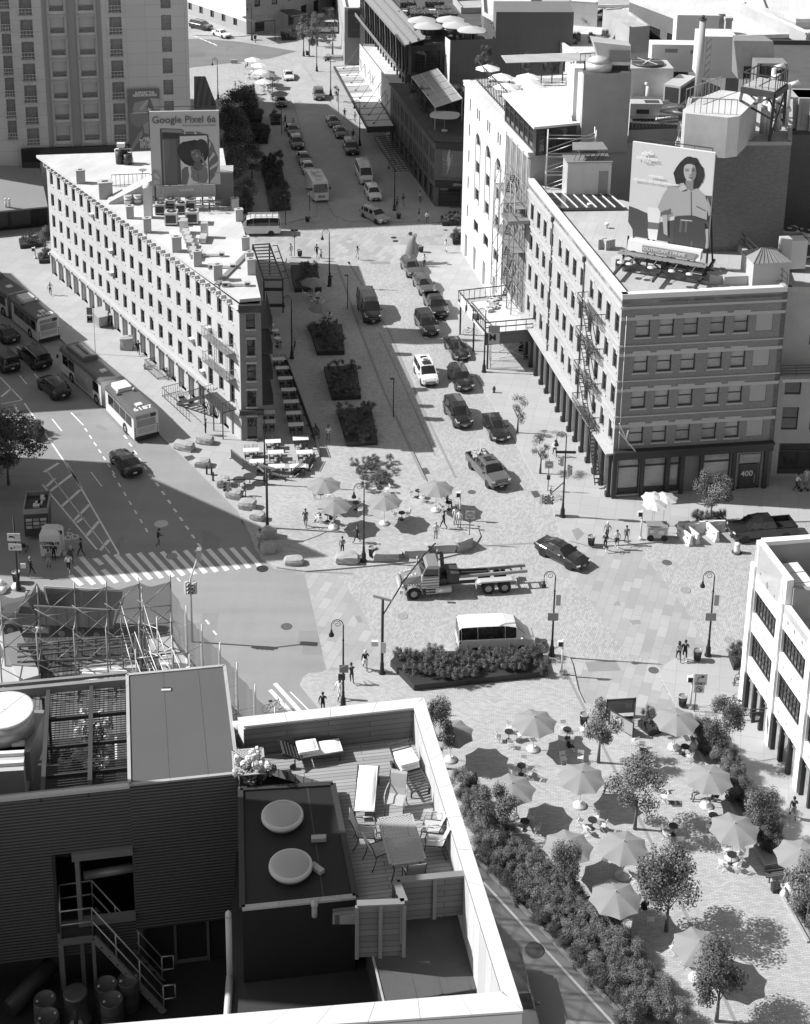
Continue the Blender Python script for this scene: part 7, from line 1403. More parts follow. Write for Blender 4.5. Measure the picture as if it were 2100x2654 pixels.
def bus(lab,num,tail,mid,nose,ad_side):
 """tail, mid (bellows) and nose: ground points under the left side"""
 t=thing('articulated_bus',lab,'bus',V(mid),world=True,group='articulated buses');W_=2.55;H_=3.05
 segs=[]
 for a,Y,L_,dirn in((tail,mid,7.6,1),(mid,nose,10.0,1)):
  d=(V(Y)-V(a)).normalized();segs.append(d)
 dr,df=segs;perp=lambda d:S((d.y,-d.x,0))
 rear=V(tail);r_end=rear+dr*7.3;f0=r_end+dr*.55+df*.55;f_end=f0+df*10.0
 def shell(a,Y,nm,d,is_rear):
  n=perp(d);L_=(Y-a).length;P_=lambda u,y,z:a+d*u+n*y+U(z);H=E()
  prof=[(0,.3),(0,2.75),(.12,2.98),(.4,H_),(W_-.4,H_),(W_-.12,2.98),(W_,2.75),(W_,.3)]
  for(y0,z0),(y1,z1) in zip(prof[:-1],prof[1:]):H.face([P_(0,y0,z0),P_(L_,y0,z0),P_(L_,y1,z1),P_(0,y1,z1)],0 if(z0+z1)/2<2.6 else 1)
  for u in(0,L_):H.face([P_(u,y,z) for y,z in prof])
  H.face([P_(0,0,.3),P_(L_,0,.3),P_(L_,W_,.3),P_(0,W_,.3)],1);H.w('body',[I.bus_body,I.bus_blue],t)
  for y,sg in((-.012,1),(W_+.012,-1)):
   k_=4 if is_rear else 6
   for i in range(k_):
    u0=.5+(L_-1.2)*i/k_;H=E();
    if not is_rear and ad_side and 1<=i<=3 and y<0:H.face([P_(u0,y,.5),P_(u0+(L_-1.2)/k_,y,.5),P_(u0+(L_-1.2)/k_,y,2.6),P_(u0,y,2.6)]);H.w('side_advert',I.bus_ad,t)
    else:H.face([P_(u0+.04,y,1.35),P_(u0+(L_-1.2)/k_-.04,y,1.35),P_(u0+(L_-1.2)/k_-.04,y,2.45),P_(u0+.04,y,2.45)]);H.w('window',I.ag,t)
   H=E();H.face([P_(.02,y*.7,2.5),P_(L_-.02,y*.7,2.5),P_(L_-.02,y*.7,2.76),P_(.02,y*.7,2.76)]);H.w('upper_band',I.bus_blue,t)
  for u in((2.3,) if is_rear else(1.2,7.2)):
   for y in(.16,W_-.16):
    H=E();H.c(P_(u,y-.17,.48),P_(u,y+.17,.48),.48,.48,18);w_=H.w('wheel',I.tyre,t);H=E();H.c(P_(u,y-.18,.48),P_(u,y+.18,.48),.26,.26,14);o=H.w('rim',I.rim,None,tuple(t['_o']));o.location=(0,0,0);o.parent=w_
    H=E();yy=-.004 if y<1 else W_+.004;H.c(P_(u,yy-.004,.5),P_(u,yy+.004,.5),.6,.6,18);H.w('wheel_arch',I.tk,t)
  return P_
 Pr=shell(rear,r_end,'rear',dr,True);Pf=shell(f0,f_end,'front',df,False)
 H=E();a0,a1=[Pr(7.3,y,z) for y,z in((.08,.4),(.08,2.9),(W_-.08,2.9),(W_-.08,.4))],[Pf(0,y,z) for y,z in((.08,.4),(.08,2.9),(W_-.08,2.9),(W_-.08,.4))]
 for i in range(10):
  s0,s1=i/10,(i+1)/10;mid_=lambda s,k_:a0[k_].lerp(a1[k_],s);gsc=.0
  for k_ in range(3):H.face([mid_(s0,k_),mid_(s1,k_),mid_(s1,k_+1),mid_(s0,k_+1)])
  if i:H.tube([mid_(s0,0),mid_(s0,1),mid_(s0,2),mid_(s0,3)],.05,5)
 H.w('bellows',I.bellows,t)
 def rbox(P_,u0,u1,y0,y1,h0,h1,nm,m,m2=None):
  H=E();H.h([P_(u0,y0,h0),P_(u1,y0,h0),P_(u1,y1,h0),P_(u0,y1,h0)],[P_(u0+.05,y0+.05,h1),P_(u1-.05,y0+.05,h1),P_(u1-.05,y1-.05,h1),P_(u0+.05,y1-.05,h1)]);H.w(nm,m,t)
 rbox(Pr,1.3,1.95,.9,1.6,H_,H_+.12,'roof_hatch',I.wp);rbox(Pf,1.6,2.3,.9,1.6,H_,H_+.12,'roof_hatch',I.wp);rbox(Pr,5.0,6.8,.45,2.0,H_,H_+.38,'roof_unit',I.wp);rbox(Pf,5.0,9.0,.35,2.1,H_,H_+.42,'roof_unit',I.bus_blue);rbox(Pf,5.3,8.6,.6,1.9,H_+.42,H_+.46,'fan_panel',I.gm)
 H=E()
 for i in range(6):Z=Pf(5.8+.48*i,1.25,H_+.465);H.l([(.17,0),(.17,.03),(0,.03)],tuple(Z),12,0)
 for i in range(2):Z=Pf(5.2,.55,H_+.46)
 H.w('roof_fans',I.black,t);H=E()
 for y in(.35,2.05):Z=Pr(4.7,y,H_);H.l([(.22,0),(.22,.2),(.12,.32),(0,.34)],tuple(Z),12,0)
 H.w('roof_domes',I.gm,t)
 text(num,.95,I.wp,t,frame(Pr(.75,1.28,H_+.012)-S(t['_o']),perp(dr),dr),'fleet_number',.03)
 H=E();e=-.02
 H.face([Pr(e,.3,1.5),Pr(e,W_-.3,1.5),Pr(e,W_-.3,2.25),Pr(e,.3,2.25)]);H.face([Pr(e,.25,2.35),Pr(e,W_-.9,2.35),Pr(e,W_-.9,2.75),Pr(e,.25,2.75)]);H.face([Pr(e,W_-.85,2.35),Pr(e,W_-.25,2.35),Pr(e,W_-.25,2.75),Pr(e,W_-.85,2.75)],1);H.face([Pr(e,.35,.85),Pr(e,W_-.35,.85),Pr(e,W_-.35,1.4),Pr(e,.35,1.4)],2);H.w('rear_panels',[I.gm,I.black,I.st],t)
 H=E()
 for y in(.14,W_-.14):
  for z in(.75,.98,1.21,1.44):H.c(Pr(-.03,y,z),Pr(0,y,z),.07,.07,10)
 H.w('tail_lights',I.lamp_red,t);H=E();H.r(Pr(-.08,.05,.42),Pr(-.08,W_-.05,.42),.2,.28);H.w('bumper',I.tk,t);H=E();H.r(Pr(-.03,W_/2-.2,.68),Pr(-.03,W_/2+.2,.68),.02,.16);H.w('licence_plate',I.plate,t)
 H=E();H.face([Pf(10.02,.1,1.1),Pf(10.02,W_-.1,1.1),Pf(9.95,W_-.15,2.6),Pf(9.95,.15,2.6)]);H.w('windscreen',I.ag,t);H=E()
 for y in(-.2,W_+.2):H.b(tuple(Pf(10.1,y,1.9)),(.2,.14,.4))
 H.w('mirrors',I.tk,t)
 return t
tl_,md_,ns_=P(349,1148),P(276,1070),P(166,974)
bus('long articulated city bus numbered 6187 with bellows, near the row of boulders','6187',tl_,md_,ns_,True)
t2_,m2_,n2_=Q('z4',245,715),Q('z4',110,600),Q('z4',-60,480)
bus('articulated city bus numbered 6183 at the left edge behind the other bus','6183',t2_,m2_,n2_,False)
def truck(label,front,rear,kind,col,zoff=0):
 a,Y=V(front),V(rear);d=(a-Y).normalized();h=atan2(d.y,d.x);c=(a+Y)/2;t=thing('dump_truck' if kind=='dump' else 'hooklift_truck',label,'truck',c,h);cm=paint(col,.4)
 X0=(a-Y).length/2
 b=E();b.h([(X0-1.7,-.95,.95),(X0-.15,-.75,.9),(X0-.15,.75,.9),(X0-1.7,.95,.95)],[(X0-1.7,-.78,1.95),(X0-.3,-.55,1.6),(X0-.3,.55,1.6),(X0-1.7,.78,1.95)]);b.h([(X0-1.75,-.85,1.95),(X0-1.7,-.7,1.9),(X0-1.7,.7,1.9),(X0-1.75,.85,1.95)],[(X0-1.78,-.85,2.0),(X0-1.7,-.7,1.96),(X0-1.7,.7,1.96),(X0-1.78,.85,2.0)])
 for s in(-1,1):
  for i in range(7):th=pi*i/7;th1=pi*(i+1)/7;xc=X0-1.15;b.h([(xc+.68*cos(th),s*.75,.45+.68*sin(th)),(xc+.68*cos(th1),s*.75,.45+.68*sin(th1)),(xc+.68*cos(th1),s*1.2,.45+.68*sin(th1)),(xc+.68*cos(th),s*1.2,.45+.68*sin(th))],[(xc+.74*cos(th),s*.75,.45+.74*sin(th)),(xc+.74*cos(th1),s*.75,.45+.74*sin(th1)),(xc+.74*cos(th1),s*1.2,.45+.74*sin(th1)),(xc+.74*cos(th),s*1.2,.45+.74*sin(th))])
 b.w('bonnet',cm,t)
 b=E();b.h([(X0-3.2,-1.1,.9),(X0-1.7,-1.1,.9),(X0-1.7,1.1,.9),(X0-3.2,1.1,.9)],[(X0-3.2,-1.1,2.0),(X0-1.72,-1.1,2.0),(X0-1.72,1.1,2.0),(X0-3.2,1.1,2.0)]);b.h([(X0-3.2,-1.08,2.62),(X0-2.1,-.95,2.62),(X0-2.1,.95,2.62),(X0-3.2,1.08,2.62)],[(X0-3.15,-.95,2.85),(X0-2.3,-.85,2.85),(X0-2.3,.85,2.85),(X0-3.15,.95,2.85)])
 for x,y in((X0-3.15,1.03),(X0-3.15,-1.03),(X0-1.8,.98),(X0-1.8,-.98)):b.r((x,y,1.95),(x-(.3 if x>X0-2.5 else 0),y*.96,2.65),.1)
 b.w('cab',cm,t);b=E();b.h([(X0-3.12,-1.0,1.98),(X0-1.8,-.95,1.98),(X0-1.8,.95,1.98),(X0-3.12,1.0,1.98)],[(X0-3.12,-.98,2.64),(X0-2.1,-.92,2.64),(X0-2.1,.92,2.64),(X0-3.12,.98,2.64)]);b.w('windscreen',I.ag,t)
 b=E();b.b((X0-.1,0,.72),(.25,2.2,.3));b.b((X0-.12,0,1.2),(.1,1.1,.6),1);b.w('bumper',[I.pm,I.chrome],t)
 b=E();[b.b((-.9,s*.42,.85),(2*X0-2.2,.12,.26)) for s in(-1,1)];b.b((X0-3.6,0,1.1),(.5,1.6,.8));b.w('chassis',I.dm,t)
 for s in(-1,1):b=E();b.c((X0-2.9,s*1.0,.7),(X0-4.2,s*1.0,.7),.3,.3,14);[b.b((X0-2.6,s*1.14,.5+.25*i),(.9,.2,.05)) for i in range(3)];b.w('fuel_tank',I.pm,t)
 axles=(X0-1.15,-X0+2.45,-X0+1.1) if kind!='dump' else(X0-1.15,-X0+3.9,-X0+2.55,-X0+1.15)
 for x in axles:
  for s in(-1,1):b=E();b.c((x,s*1.18,.52),(x,s*(.88 if x>0 else.65),.52),.52,.52,22);w_=b.w('wheel',I.tyre,t);b=E();b.c((x,s*1.19,.52),(x,s*1.0,.52),.27,.24,16);b.w('rim',I.gm,w_)
 b=E();b.c((X0-3.35,-.9,.9),(X0-3.35,-.9,3.2),.08,.08,10);b.w('exhaust',I.chrome,t)
 for s in(-1,1):b=E();b.b((X0-1.75,s*1.35,2.1),(.1,.25,.5));b.w('mirror',I.pm,t);b=E();b.b((X0-.22,s*.85,1.15),(.15,.3,.22));b.w('headlight',I.lamp_glass,t)
 if kind=='hook':
  b=E()
  for s in(-.42,.42):b.r((X0-4,s,1.35),(-X0-.9,s,1.45),.14,.24);b.r((X0-3.8,s*.5,1.6),(-X0+2.4,s*.5,1.5),.12,.2,1)
  for i in range(4):b.b((-X0-.5+.9*i,0,1.42),(.1,.9,.14),1)
  b.r((X0-3.7,0,1.4),(X0-3.5,0,3.5),.25,.3,1);b.r((X0-3.5,0,3.5),(X0-3.1,0,3.45),.18,.2,1);b.b((X0-4.4,0,1.5),(1.0,1.5,.8),1)
  b.w('hook_arm',[I.gm,I.dm],t)
  for s in(-1,1):b=E();b.h([(-X0+.2,s*.6,1.08),(-X0+3.4,s*.6,1.08),(-X0+3.4,s*1.2,1.08),(-X0+.2,s*1.2,1.08)],[(-X0+.5,s*.6,1.2),(-X0+3.1,s*.6,1.2),(-X0+3.1,s*1.2,1.2),(-X0+.5,s*1.2,1.2)]);b.b((-X0+3.45,s*.9,.85),(.06,.6,.5));b.b((-X0+.15,s*.9,.85),(.06,.6,.5));b.w('mudguard',I.st,t)
  b=E()
  for s in(-1,1):
   for i in range(4):b.b((X0-2.45,s*1.105,1.05+.25*i),(1.45,.012,.11))
   rr=random.Random(6)
   for i in range(14):x=X0-.5-rr.random()*1.1;b.c((x,s*(.3+rr.random()*.35),1.6+(X0-x-.3)*.26),(x,s*.3,1.62+(X0-x-.3)*.26+.02),.035,.035,5)
   for i in range(5):b.c((X0-.7-.22*i,s*.9,1.25),(X0-.7-.22*i,s*.95,1.25),.04,.04,5)
  b.w('stars_and_stripes',I.wp,t)
 else:
  b=E();xb=X0-3.6;e=-X0-.1;t_=.06
  for s in(-1,1):b.h([(xb,s*1.2,1.25),(e,s*1.2,1.25),(e,s*1.14,1.25),(xb,s*1.14,1.25)],[(xb+.3,s*1.25,2.9),(e-.3,s*1.25,2.9),(e-.3,s*1.19,2.9),(xb+.3,s*1.19,2.9)])
  for i in range(7):[b.b((xb-.4-(xb-e-.6)*i/6,s*1.26,2.0),(.1,.08,1.5)) for s in(-1,1)]
  b.h([(xb,-1.2,1.25),(xb+.06,-1.2,1.25),(xb+.06,1.2,1.25),(xb,1.2,1.25)],[(xb+.9,-1.2,3.3),(xb+.96,-1.2,3.3),(xb+.96,1.2,3.3),(xb+.9,1.2,3.3)]);b.h([(e,-1.2,1.2),(e-.06,-1.2,1.2),(e-.06,1.2,1.2),(e,1.2,1.2)],[(e-.5,-1.2,2.9),(e-.56,-1.2,2.9),(e-.56,1.2,2.9),(e-.5,1.2,2.9)])
  b.b(((xb+e)/2,0,1.25),(xb-e,2.35,.1));b.w('tipper_body',I.gm,t)
  b=E();[b.r((xb+.4,s*1.3,2.95),(e-.3,s*1.3,2.95),.08,.1) for s in(-1,1)];b.w('tarp_rail',I.pm,t)
 return t
truck('flag-painted hooklift truck with empty frame on the cobbles, driving left',Q('D',755,765),Q('D',1445,715),'hook',.20)
truck('big dump truck with empty body behind the scaffold netting',Q('C',5,905),Q('C',640,940),'dump',.16)
c,h=road('z2',590,1320,500,1160);t=thing('food_truck','white box-bodied food truck at the near end of the left row','truck',c,h,'vehicles on the streets')
b=E();b.h([(-3.4,-1.15,.4),(2.6,-1.15,.4),(2.6,1.15,.4),(-3.4,1.15,.4)],[(-3.4,-1.1,2.9),(2.2,-1.1,2.9),(2.2,1.1,2.9),(-3.4,1.1,2.9)]);b.b((2.9,0,.9),(.7,2.0,.9));b.w('body',I.bus_body,t)
b=E();b.face([(2.63,-1.0,1.45),(2.63,1.0,1.45),(2.36,.95,2.5),(2.36,-.95,2.5)]);b.w('windscreen',I.ag,t);b=E();b.b((3.26,0,1.0),(.03,1.0,.4));b.w('grille',I.gm,t)
b=E();b.b((-1.8,0,3.05),(1.2,1.0,.3));b.b((-.2,.2,3.05),(1,.8,.3));b.b((1.2,-.1,3.0),(.7,.7,.2));b.w('roof_vents',I.pm,t)
for x in(2.0,-2.0):
 for s in(-1,1):b=E();b.c((x,s*.85,.42),(x,s*1.1,.42),.42,.42,18);b.w('wheel',I.tyre,t)
for s in(-1,1):b=E();b.b((3.26,s*.8,1.0),(.03,.26,.26));b.w('headlight',I.lamp_glass,t);b=E();b.b((2.5,s*1.35,1.9),(.1,.2,.4));b.w('mirror',I.tk,t)
# =================================================================== people
mat('skin',.22,.08,3,.6);mat('skin_dark',.09,.08,3,.6);mat('skin_light',.42,.05,3,.6);mat('hair',.018,.1,4,.7);mat('hair_grey',.35,.1,4,.7)
CL={n:mat('cloth_'+n,v,.12,3,.9) for n,v in(('k',.02),('d',.06),('g',.18),('m',.3),('l',.5),('w',.72))}
def skin_mesh(verts,edges,rad,lvl=1):
 me=bpy.data.meshes.new('body');me.from_pydata(verts,edges,[]);o=bpy.data.objects.new('body',me);COL.objects.link(o)
 sk=o.modifiers.new('s','SKIN');sk.use_smooth_shade=True
 for i,r_ in en(rad):v_=me.skin_vertices[0].data[i];v_.radius=(r_,r_) if isinstance(r_,float) else r_;v_.use_root=(i==0)
 if lvl:ss_=o.modifiers.new('b','SUBSURF');ss_.levels=lvl;ss_.render_levels=lvl
 bpy.context.view_layer.update();m2=bpy.data.meshes.new_from_object(o.evaluated_get(bpy.context.evaluated_depsgraph_get()));bpy.data.objects.remove(o);m2 .materials.clear();return m2
def limb(a,Y,t):return tuple(a[i]+(Y[i]-a[i])*t for i in range(3))
def figure(pose):
 """x right, y forward, z up; joints of one connected body, then material zones by joint"""
 P_=dict(pelvis=(0,0,.93),waist=(0,.01,1.08),chest=(0,.02,1.3),neck=(0,.0,1.47),head0=(0,.01,1.56),head=(0,.025,1.66),hl=(-.09,0,.9),kl=(-.1,.03,.5),al=(-.1,-.02,.09),tl=(-.11,.16,.04),hr=(.09,0,.9),kr=(.1,.03,.5),ar=(.1,-.02,.09),tr=(.11,.16,.04),sl=(-.19,0,1.41),el=(-.25,-.02,1.13),wl=(-.25,.07,.9),sr=(.19,0,1.41),er=(.25,-.02,1.13),wr=(.25,.07,.9))
 P_.update(pose);names,v_,r_,e,z=[],[],[],[],[]
 R_=dict(pelvis=(.15,.11),waist=(.13,.095),chest=(.165,.11),neck=(.055,.055),head0=(.075,.085),head=(.08,.1),hl=.088,kl=.058,al=.042,tl=.036,hr=.088,kr=.058,ar=.042,tr=.036,sl=.062,el=.043,wl=.028,sr=.062,er=.043,wr=.028)
 for n,Z in P_.items():names.append(n);v_.append(Z);r_.append(R_[n])
 ix={n:i for i,n in en(names)}
 for a,Y in(('pelvis','waist'),('waist','chest'),('chest','neck'),('neck','head0'),('head0','head'),('pelvis','hl'),('hl','kl'),('kl','al'),('al','tl'),('pelvis','hr'),('hr','kr'),('kr','ar'),('ar','tr'),('chest','sl'),('sl','el'),('el','wl'),('chest','sr'),('sr','er'),('er','wr')):e.append((ix[a],ix[Y]))
 seg={}
 for s in 'lr':
  w_,el=S(P_['w'+s]),S(P_['e'+s]);d=(w_-el).normalized();sd=S((1,0,0)) if abs(d.x)<.8 else S((0,0,1));cr_=d.cross(sd).normalized();sd=cr_.cross(d)
  pm=w_+d*.06;v_.append(tuple(pm));r_.append((.03,.018));ip=len(v_)-1;e.append((ix['w'+s],ip));names.append('hand')
  for k,(o_,l_) in en(((-.027,.062),(-.009,.072),(.009,.068),(.027,.052))):
   a=pm+d*.03+cr_*o_;Y=a+d*l_*.6+sd*.006;c=Y+(d*.7+sd*.5)*l_*.4;k0=ip
   for q in(a,Y,c):v_.append(tuple(q));r_.append(.0095);names.append('hand');e.append((k0,len(v_)-1));k0=len(v_)-1
  a=pm+cr_*.035-d*.02;Y=a+cr_*.02+d*.035
  k0=ip
  for q in(a,Y):v_.append(tuple(q));r_.append(.011);names.append('hand');e.append((k0,len(v_)-1));k0=len(v_)-1
 me=skin_mesh(v_,e,r_,1);J=[(n,S(Z)) for n,Z in zip(names,v_)]
 zone=dict(pelvis=2,waist=1,chest=1,neck=0,head0=0,head=0,hl=2,kl=2,al=3,tl=3,hr=2,kr=2,ar=3,tr=3,sl=1,el=1,wl=0,sr=1,er=1,wr=0,hand=0)
 samp=[]
 for a,Y in e:
  for t in(0,.25,.5,.75,1):n=names[a] if t<.5 else names[Y];samp.append((S(v_[a]).lerp(S(v_[Y]),t),zone[n]))
 for f_ in me.polygons:
  c=f_.center;best=min(samp,key=lambda q:(q[0]-c).length_squared);f_.material_index=best[1];f_.use_smooth=True
 for _ in range(4):me.materials.append(I.skin)
 hd_=P_['head'];return me,S(hd_)
def head_bits(kind):
 """hair cap plus a small face: eyes, brows, nose, mouth, ears"""
 h=E();c=(0,0,0)
 if kind=='long':prof=[(.0,.125),(.06,.115),(.1,.07),(.112,.0),(.112,-.1),(.09,-.2),(.03,-.22)]
 elif kind=='cap':prof=[(.0,.125),(.06,.12),(.1,.08),(.106,.03),(.1,.0)]
 else:prof=[(.0,.122),(.055,.112),(.093,.07),(.103,.015),(.095,-.045),(.06,-.06)]
 n=12;i=len(h.v)
 for r_,z in prof:
  for k in range(n):t=2*pi*k/n;h.v.append((r_*cos(t),-.028+r_*1.08*sin(t)-(.035 if sin(t)>.2 and z<.05 else 0)*1.0*sin(t)*2.2,z))
 for j in range(len(prof)-1):
  for k in range(n):h.f.append((i+j*n+k,i+j*n+(k+1)%n,i+(j+1)*n+(k+1)%n,i+(j+1)*n+k));h.m.append(0);h.uv.append(None);h.sm.append(True)
 if kind=='cap':h.b((0,.12,.035),(.13,.12,.012))
 f_=E()
 for s in(-1,1):f_.c((s*.033,.085,.0),(s*.033,.1,.0),.012,.01,8);f_.b((s*.033,.093,.022),(.036,.012,.007))
 f_.b((0,.093,-.055),(.045,.012,.009));f_.h([(-.014,.09,-.03),(.014,.09,-.03),(.008,.122,-.03),(-.008,.122,-.03)],[(-.006,.09,.012),(.006,.09,.012),(.004,.1,.012),(-.004,.1,.012)],1)
 for s in(-1,1):f_.c((s*.082,0,-.01),(s*.098,-.005,-.01),.026,.02,8,1)
 return h,f_
_HB={k:head_bits(k) for k in('short','long','cap')}
_HD={k:(a.data('hair',[I.hair]),Y.data('face',[I.hair,I.skin])) for k,(a,Y) in _HB.items()}
stride=dict(kl=(-.1,.2,.52),al=(-.1,.3,.12),tl=(-.1,.45,.1),kr=(.1,-.02,.5),ar=(.1,-.3,.13),tr=(.1,-.17,.04),el=(-.27,-.14,1.16),wl=(-.26,-.1,.93),er=(.26,.1,1.16),wr=(.24,.28,1.0))
POSES={'stand':{},'walk':stride,'carry':dict(stride,el=(-.24,.05,1.16),wl=(-.12,.26,1.2),er=(.24,.05,1.16),wr=(.12,.26,1.2)),'phone':dict(el=(-.24,.08,1.15),wl=(-.08,.28,1.25),kl=(-.1,.05,.5)),'sit':dict(pelvis=(0,0,.5),waist=(0,.02,.66),chest=(0,.05,.88),neck=(0,.06,1.05),head0=(0,.09,1.14),head=(0,.12,1.23),hl=(-.09,.04,.5),kl=(-.12,.45,.5),al=(-.12,.47,.1),tl=(-.12,.63,.04),hr=(.09,.04,.5),kr=(.12,.45,.5),ar=(.12,.42,.1),tr=(.13,.58,.04),sl=(-.19,.03,.99),el=(-.23,.12,.74),wl=(-.12,.36,.72),sr=(.19,.03,.99),er=(.23,.12,.74),wr=(.1,.34,.74)),'push':dict(stride,waist=(0,.05,1.08),chest=(0,.12,1.28),neck=(0,.15,1.44),head0=(0,.18,1.53),head=(0,.21,1.62),sl=(-.19,.13,1.38),sr=(.19,.13,1.38),el=(-.2,.3,1.16),wl=(-.17,.52,1.05),er=(.2,.3,1.16),wr=(.17,.52,1.05)),'scoot':dict(kl=(-.06,.15,.55),al=(-.05,.05,.24),tl=(-.05,.2,.2),kr=(.08,-.05,.55),ar=(.08,-.25,.24),tr=(.08,-.1,.2),chest=(0,.08,1.3),neck=(0,.1,1.47),head0=(0,.12,1.56),head=(0,.14,1.66),el=(-.24,.2,1.2),wl=(-.18,.42,1.1),er=(.24,.2,1.2),wr=(.18,.42,1.1))}
_FG={}
def psn(k,x,y,face,pose,top,legs,label,hair='short',skin='skin',hc='hair',z=K,h=1.0,shoes='d',bare=False):
 if pose not in _FG:_FG[pose]=figure(POSES[pose])
 me,hd_=_FG[pose];t=thing('person',label,'person',Q(k,x,y,z),R(face),None);t.scale=(h,h,h)
 b=inst('body',me,t)
 for i,m in en((skin,None,None,None)):
  b.material_slots[i].link='OBJECT';b.material_slots[i].material=I[skin] if i==0 else(CL[top],I[skin] if bare else CL[legs],CL[shoes])[i-1]
 hm,fm=_HD[hair];a=inst('hair',hm,t,hd_);a.material_slots[0].link='OBJECT';a.material_slots[0].material=I.get(hc) or CL[hc]
 f_=inst('face',fm,t,hd_);f_.material_slots[1].link='OBJECT';f_.material_slots[1].material=I[skin]
 if bare:sh=inst('shorts',_SH['walk' if 'walk' in pose or pose=='carry' else 'stand'],t);sh.material_slots[0].link='OBJECT';sh.material_slots[0].material=CL[legs]
 return t
def shorts_mesh():
 b=E();b.l([(.165,.88),(.17,.98),(.15,1.04)],n=14,sy=.75)
 for s in(-1,1):b.c((s*.09,.01,.93),(s*.1,.03,.6),.11,.105,12,0,caps=False)
 return b.data('shorts',[CL['d']])
_SH={'stand':shorts_mesh(),'walk':shorts_mesh()}
psn('D',210,375,175,'carry','d','g','man in dark top and shorts holding something, at the edge of the big shadow',bare=True)
psn('D',427,540,185,'phone','g','k','man in patterned shirt and black trousers facing the camera by the boulders',h=.98)
psn('D',515,470,95,'walk','k','k','person in black striding behind the tall lamp near the bin')
psn('D',978,455,185,'stand','l','m','person in pale clothes standing by the long stone blocks',skin='skin_light',hc='hair_grey',h=1.0)
psn('D',1025,388,60,'walk','k','k','person in black walking between the umbrellas and the no-entry sign')
psn('D',1093,360,180,'stand','w','w','person in white standing by the pole near the umbrellas',hair='long')
psn('D',1117,380,170,'stand','w','l','second person in white beside the pole, slightly nearer',skin='skin_light')
psn('D',300,345,100,'sit','k','w','seated person in black jacket and white skirt under the left umbrella',hair='long')
psn('D',352,362,-60,'sit','k','k','person in black leaning at a table, left of the round umbrella base')
psn('D',1042,262,-90,'sit','k','k','man in black seated under the right umbrella of the middle plaza')
psn('D',562,1222,10,'walk','k','w','woman with fair hair and a dark bag walking past the mast-arm pole',hair='long',hc='l',bare=True)
psn('D',482,1304,20,'scoot','d','d','person riding a scooter near the near lamp post',z=K+.02)
psn('D',410,1392,150,'walk','w','w','person in white behind the near lamp post',hair='long')
psn('D',312,1475,0,'walk','k','k','dark-haired person almost hidden behind the white coping')
psn('E',497,400,170,'carry','k','k','man in black, left front of the group of four at the corner',h=.98,shoes='w')
psn('E',509,338,150,'walk','g','d','man with a pale cap, back of the group of four at the corner',hair='cap',hc='w')
psn('E',565,388,175,'walk','l','d','person in light top and black shorts, third of the group of four',shoes='w',bare=True)
psn('E',621,362,185,'walk','g','g','person in grey shirt, right of the group of four at the corner')
psn('E',930,1056,5,'walk','m','k','woman in grey top and long black skirt beside the bin',hair='long');psn('E',966,1056,-5,'walk','k','k','man in black walking beside the woman in the long skirt',h=1.06,shoes='w')
psn('E',1295,1190,100,'sit','d','g','person sitting against the corner of the white store')
psn('B',452,1012,10,'walk','w','k','person in white shirt with dark vest between the two small trees',bare=False)
psn('B',1636,1178,-80,'push','w','k','person in white pushing a stroller past the right-hand shop')
psn('B',1686,1150,180,'stand','l','l','pale shop dummy standing in the right-hand shop window')
psn('C',877,466,-60,'scoot','k','g','person in a cap riding a board in the shaded avenue',z=.06)
psn('C',452,517,80,'walk','k','k','person in black stepping onto the zebra crossing',h=.98)
psn('C',382,603,185,'walk','w','k','person with white top and dark backpack at the zebra, front one',shoes='w')
psn('C',397,560,20,'walk','d','d','person with grey hair at the zebra behind the one in white',hc='hair_grey')
psn('C',172,625,-70,'walk','k','k','man in black striding on the left pavement',hc='hair_grey',h=1.03)
psn('C',272,582,5,'stand','g','m','person in front of the covered testing cart, left one',bare=True)
psn('C',300,545,0,'stand','k','k','person in black in front of the covered testing cart, right one')
psn('C',1355,178,180,'sit','g','g','person sitting among the shaded boulders')
psn('C',1440,466,190,'phone','l','m','person in light shirt standing beside the stacked boulders in shade',bare=True)
psn('z4',320,403,10,'walk','l','k','woman in light top and dark skirt on the sunny pavement',hair='cap',hc='l')
psn('z4',690,602,150,'walk','k','k','man in black by the doors of the wedge building')
psn('z4',877,781,5,'walk','k','k','person in black beside the big round boulder')
psn('z4',1303,1287,90,'phone','k','k','person in black with backpack between two boulders')
psn('A',376,158,10,'stand','w','w','person in white at the kerb of the side street, left of the bin',hair='short')
psn('A',540,162,-20,'walk','k','k','person with a dark backpack at the middle lamp post');psn('A',566,182,-10,'walk','w','k','child-sized person in white beside the one with backpack',h=.85,shoes='w')
psn('A',797,174,15,'walk','l','w','woman in light dress crossing the side street alone',hair='long')
psn('A',1357,132,180,'walk','w','w','person in white by the white arched building',z=K)
psn('A',1220,226,30,'stand','w','k','person in white shirt beside the inflatable rat',z=0)
psn('A',626,347,175,'phone','k','k','person in black standing beside the upper planted bed')
psn('A',622,575,0,'sit','w','k','woman with long black hair seated under the second umbrella',hair='long')
psn('A',612,1328,185,'carry','w','g','person in white photographing beside the bench')
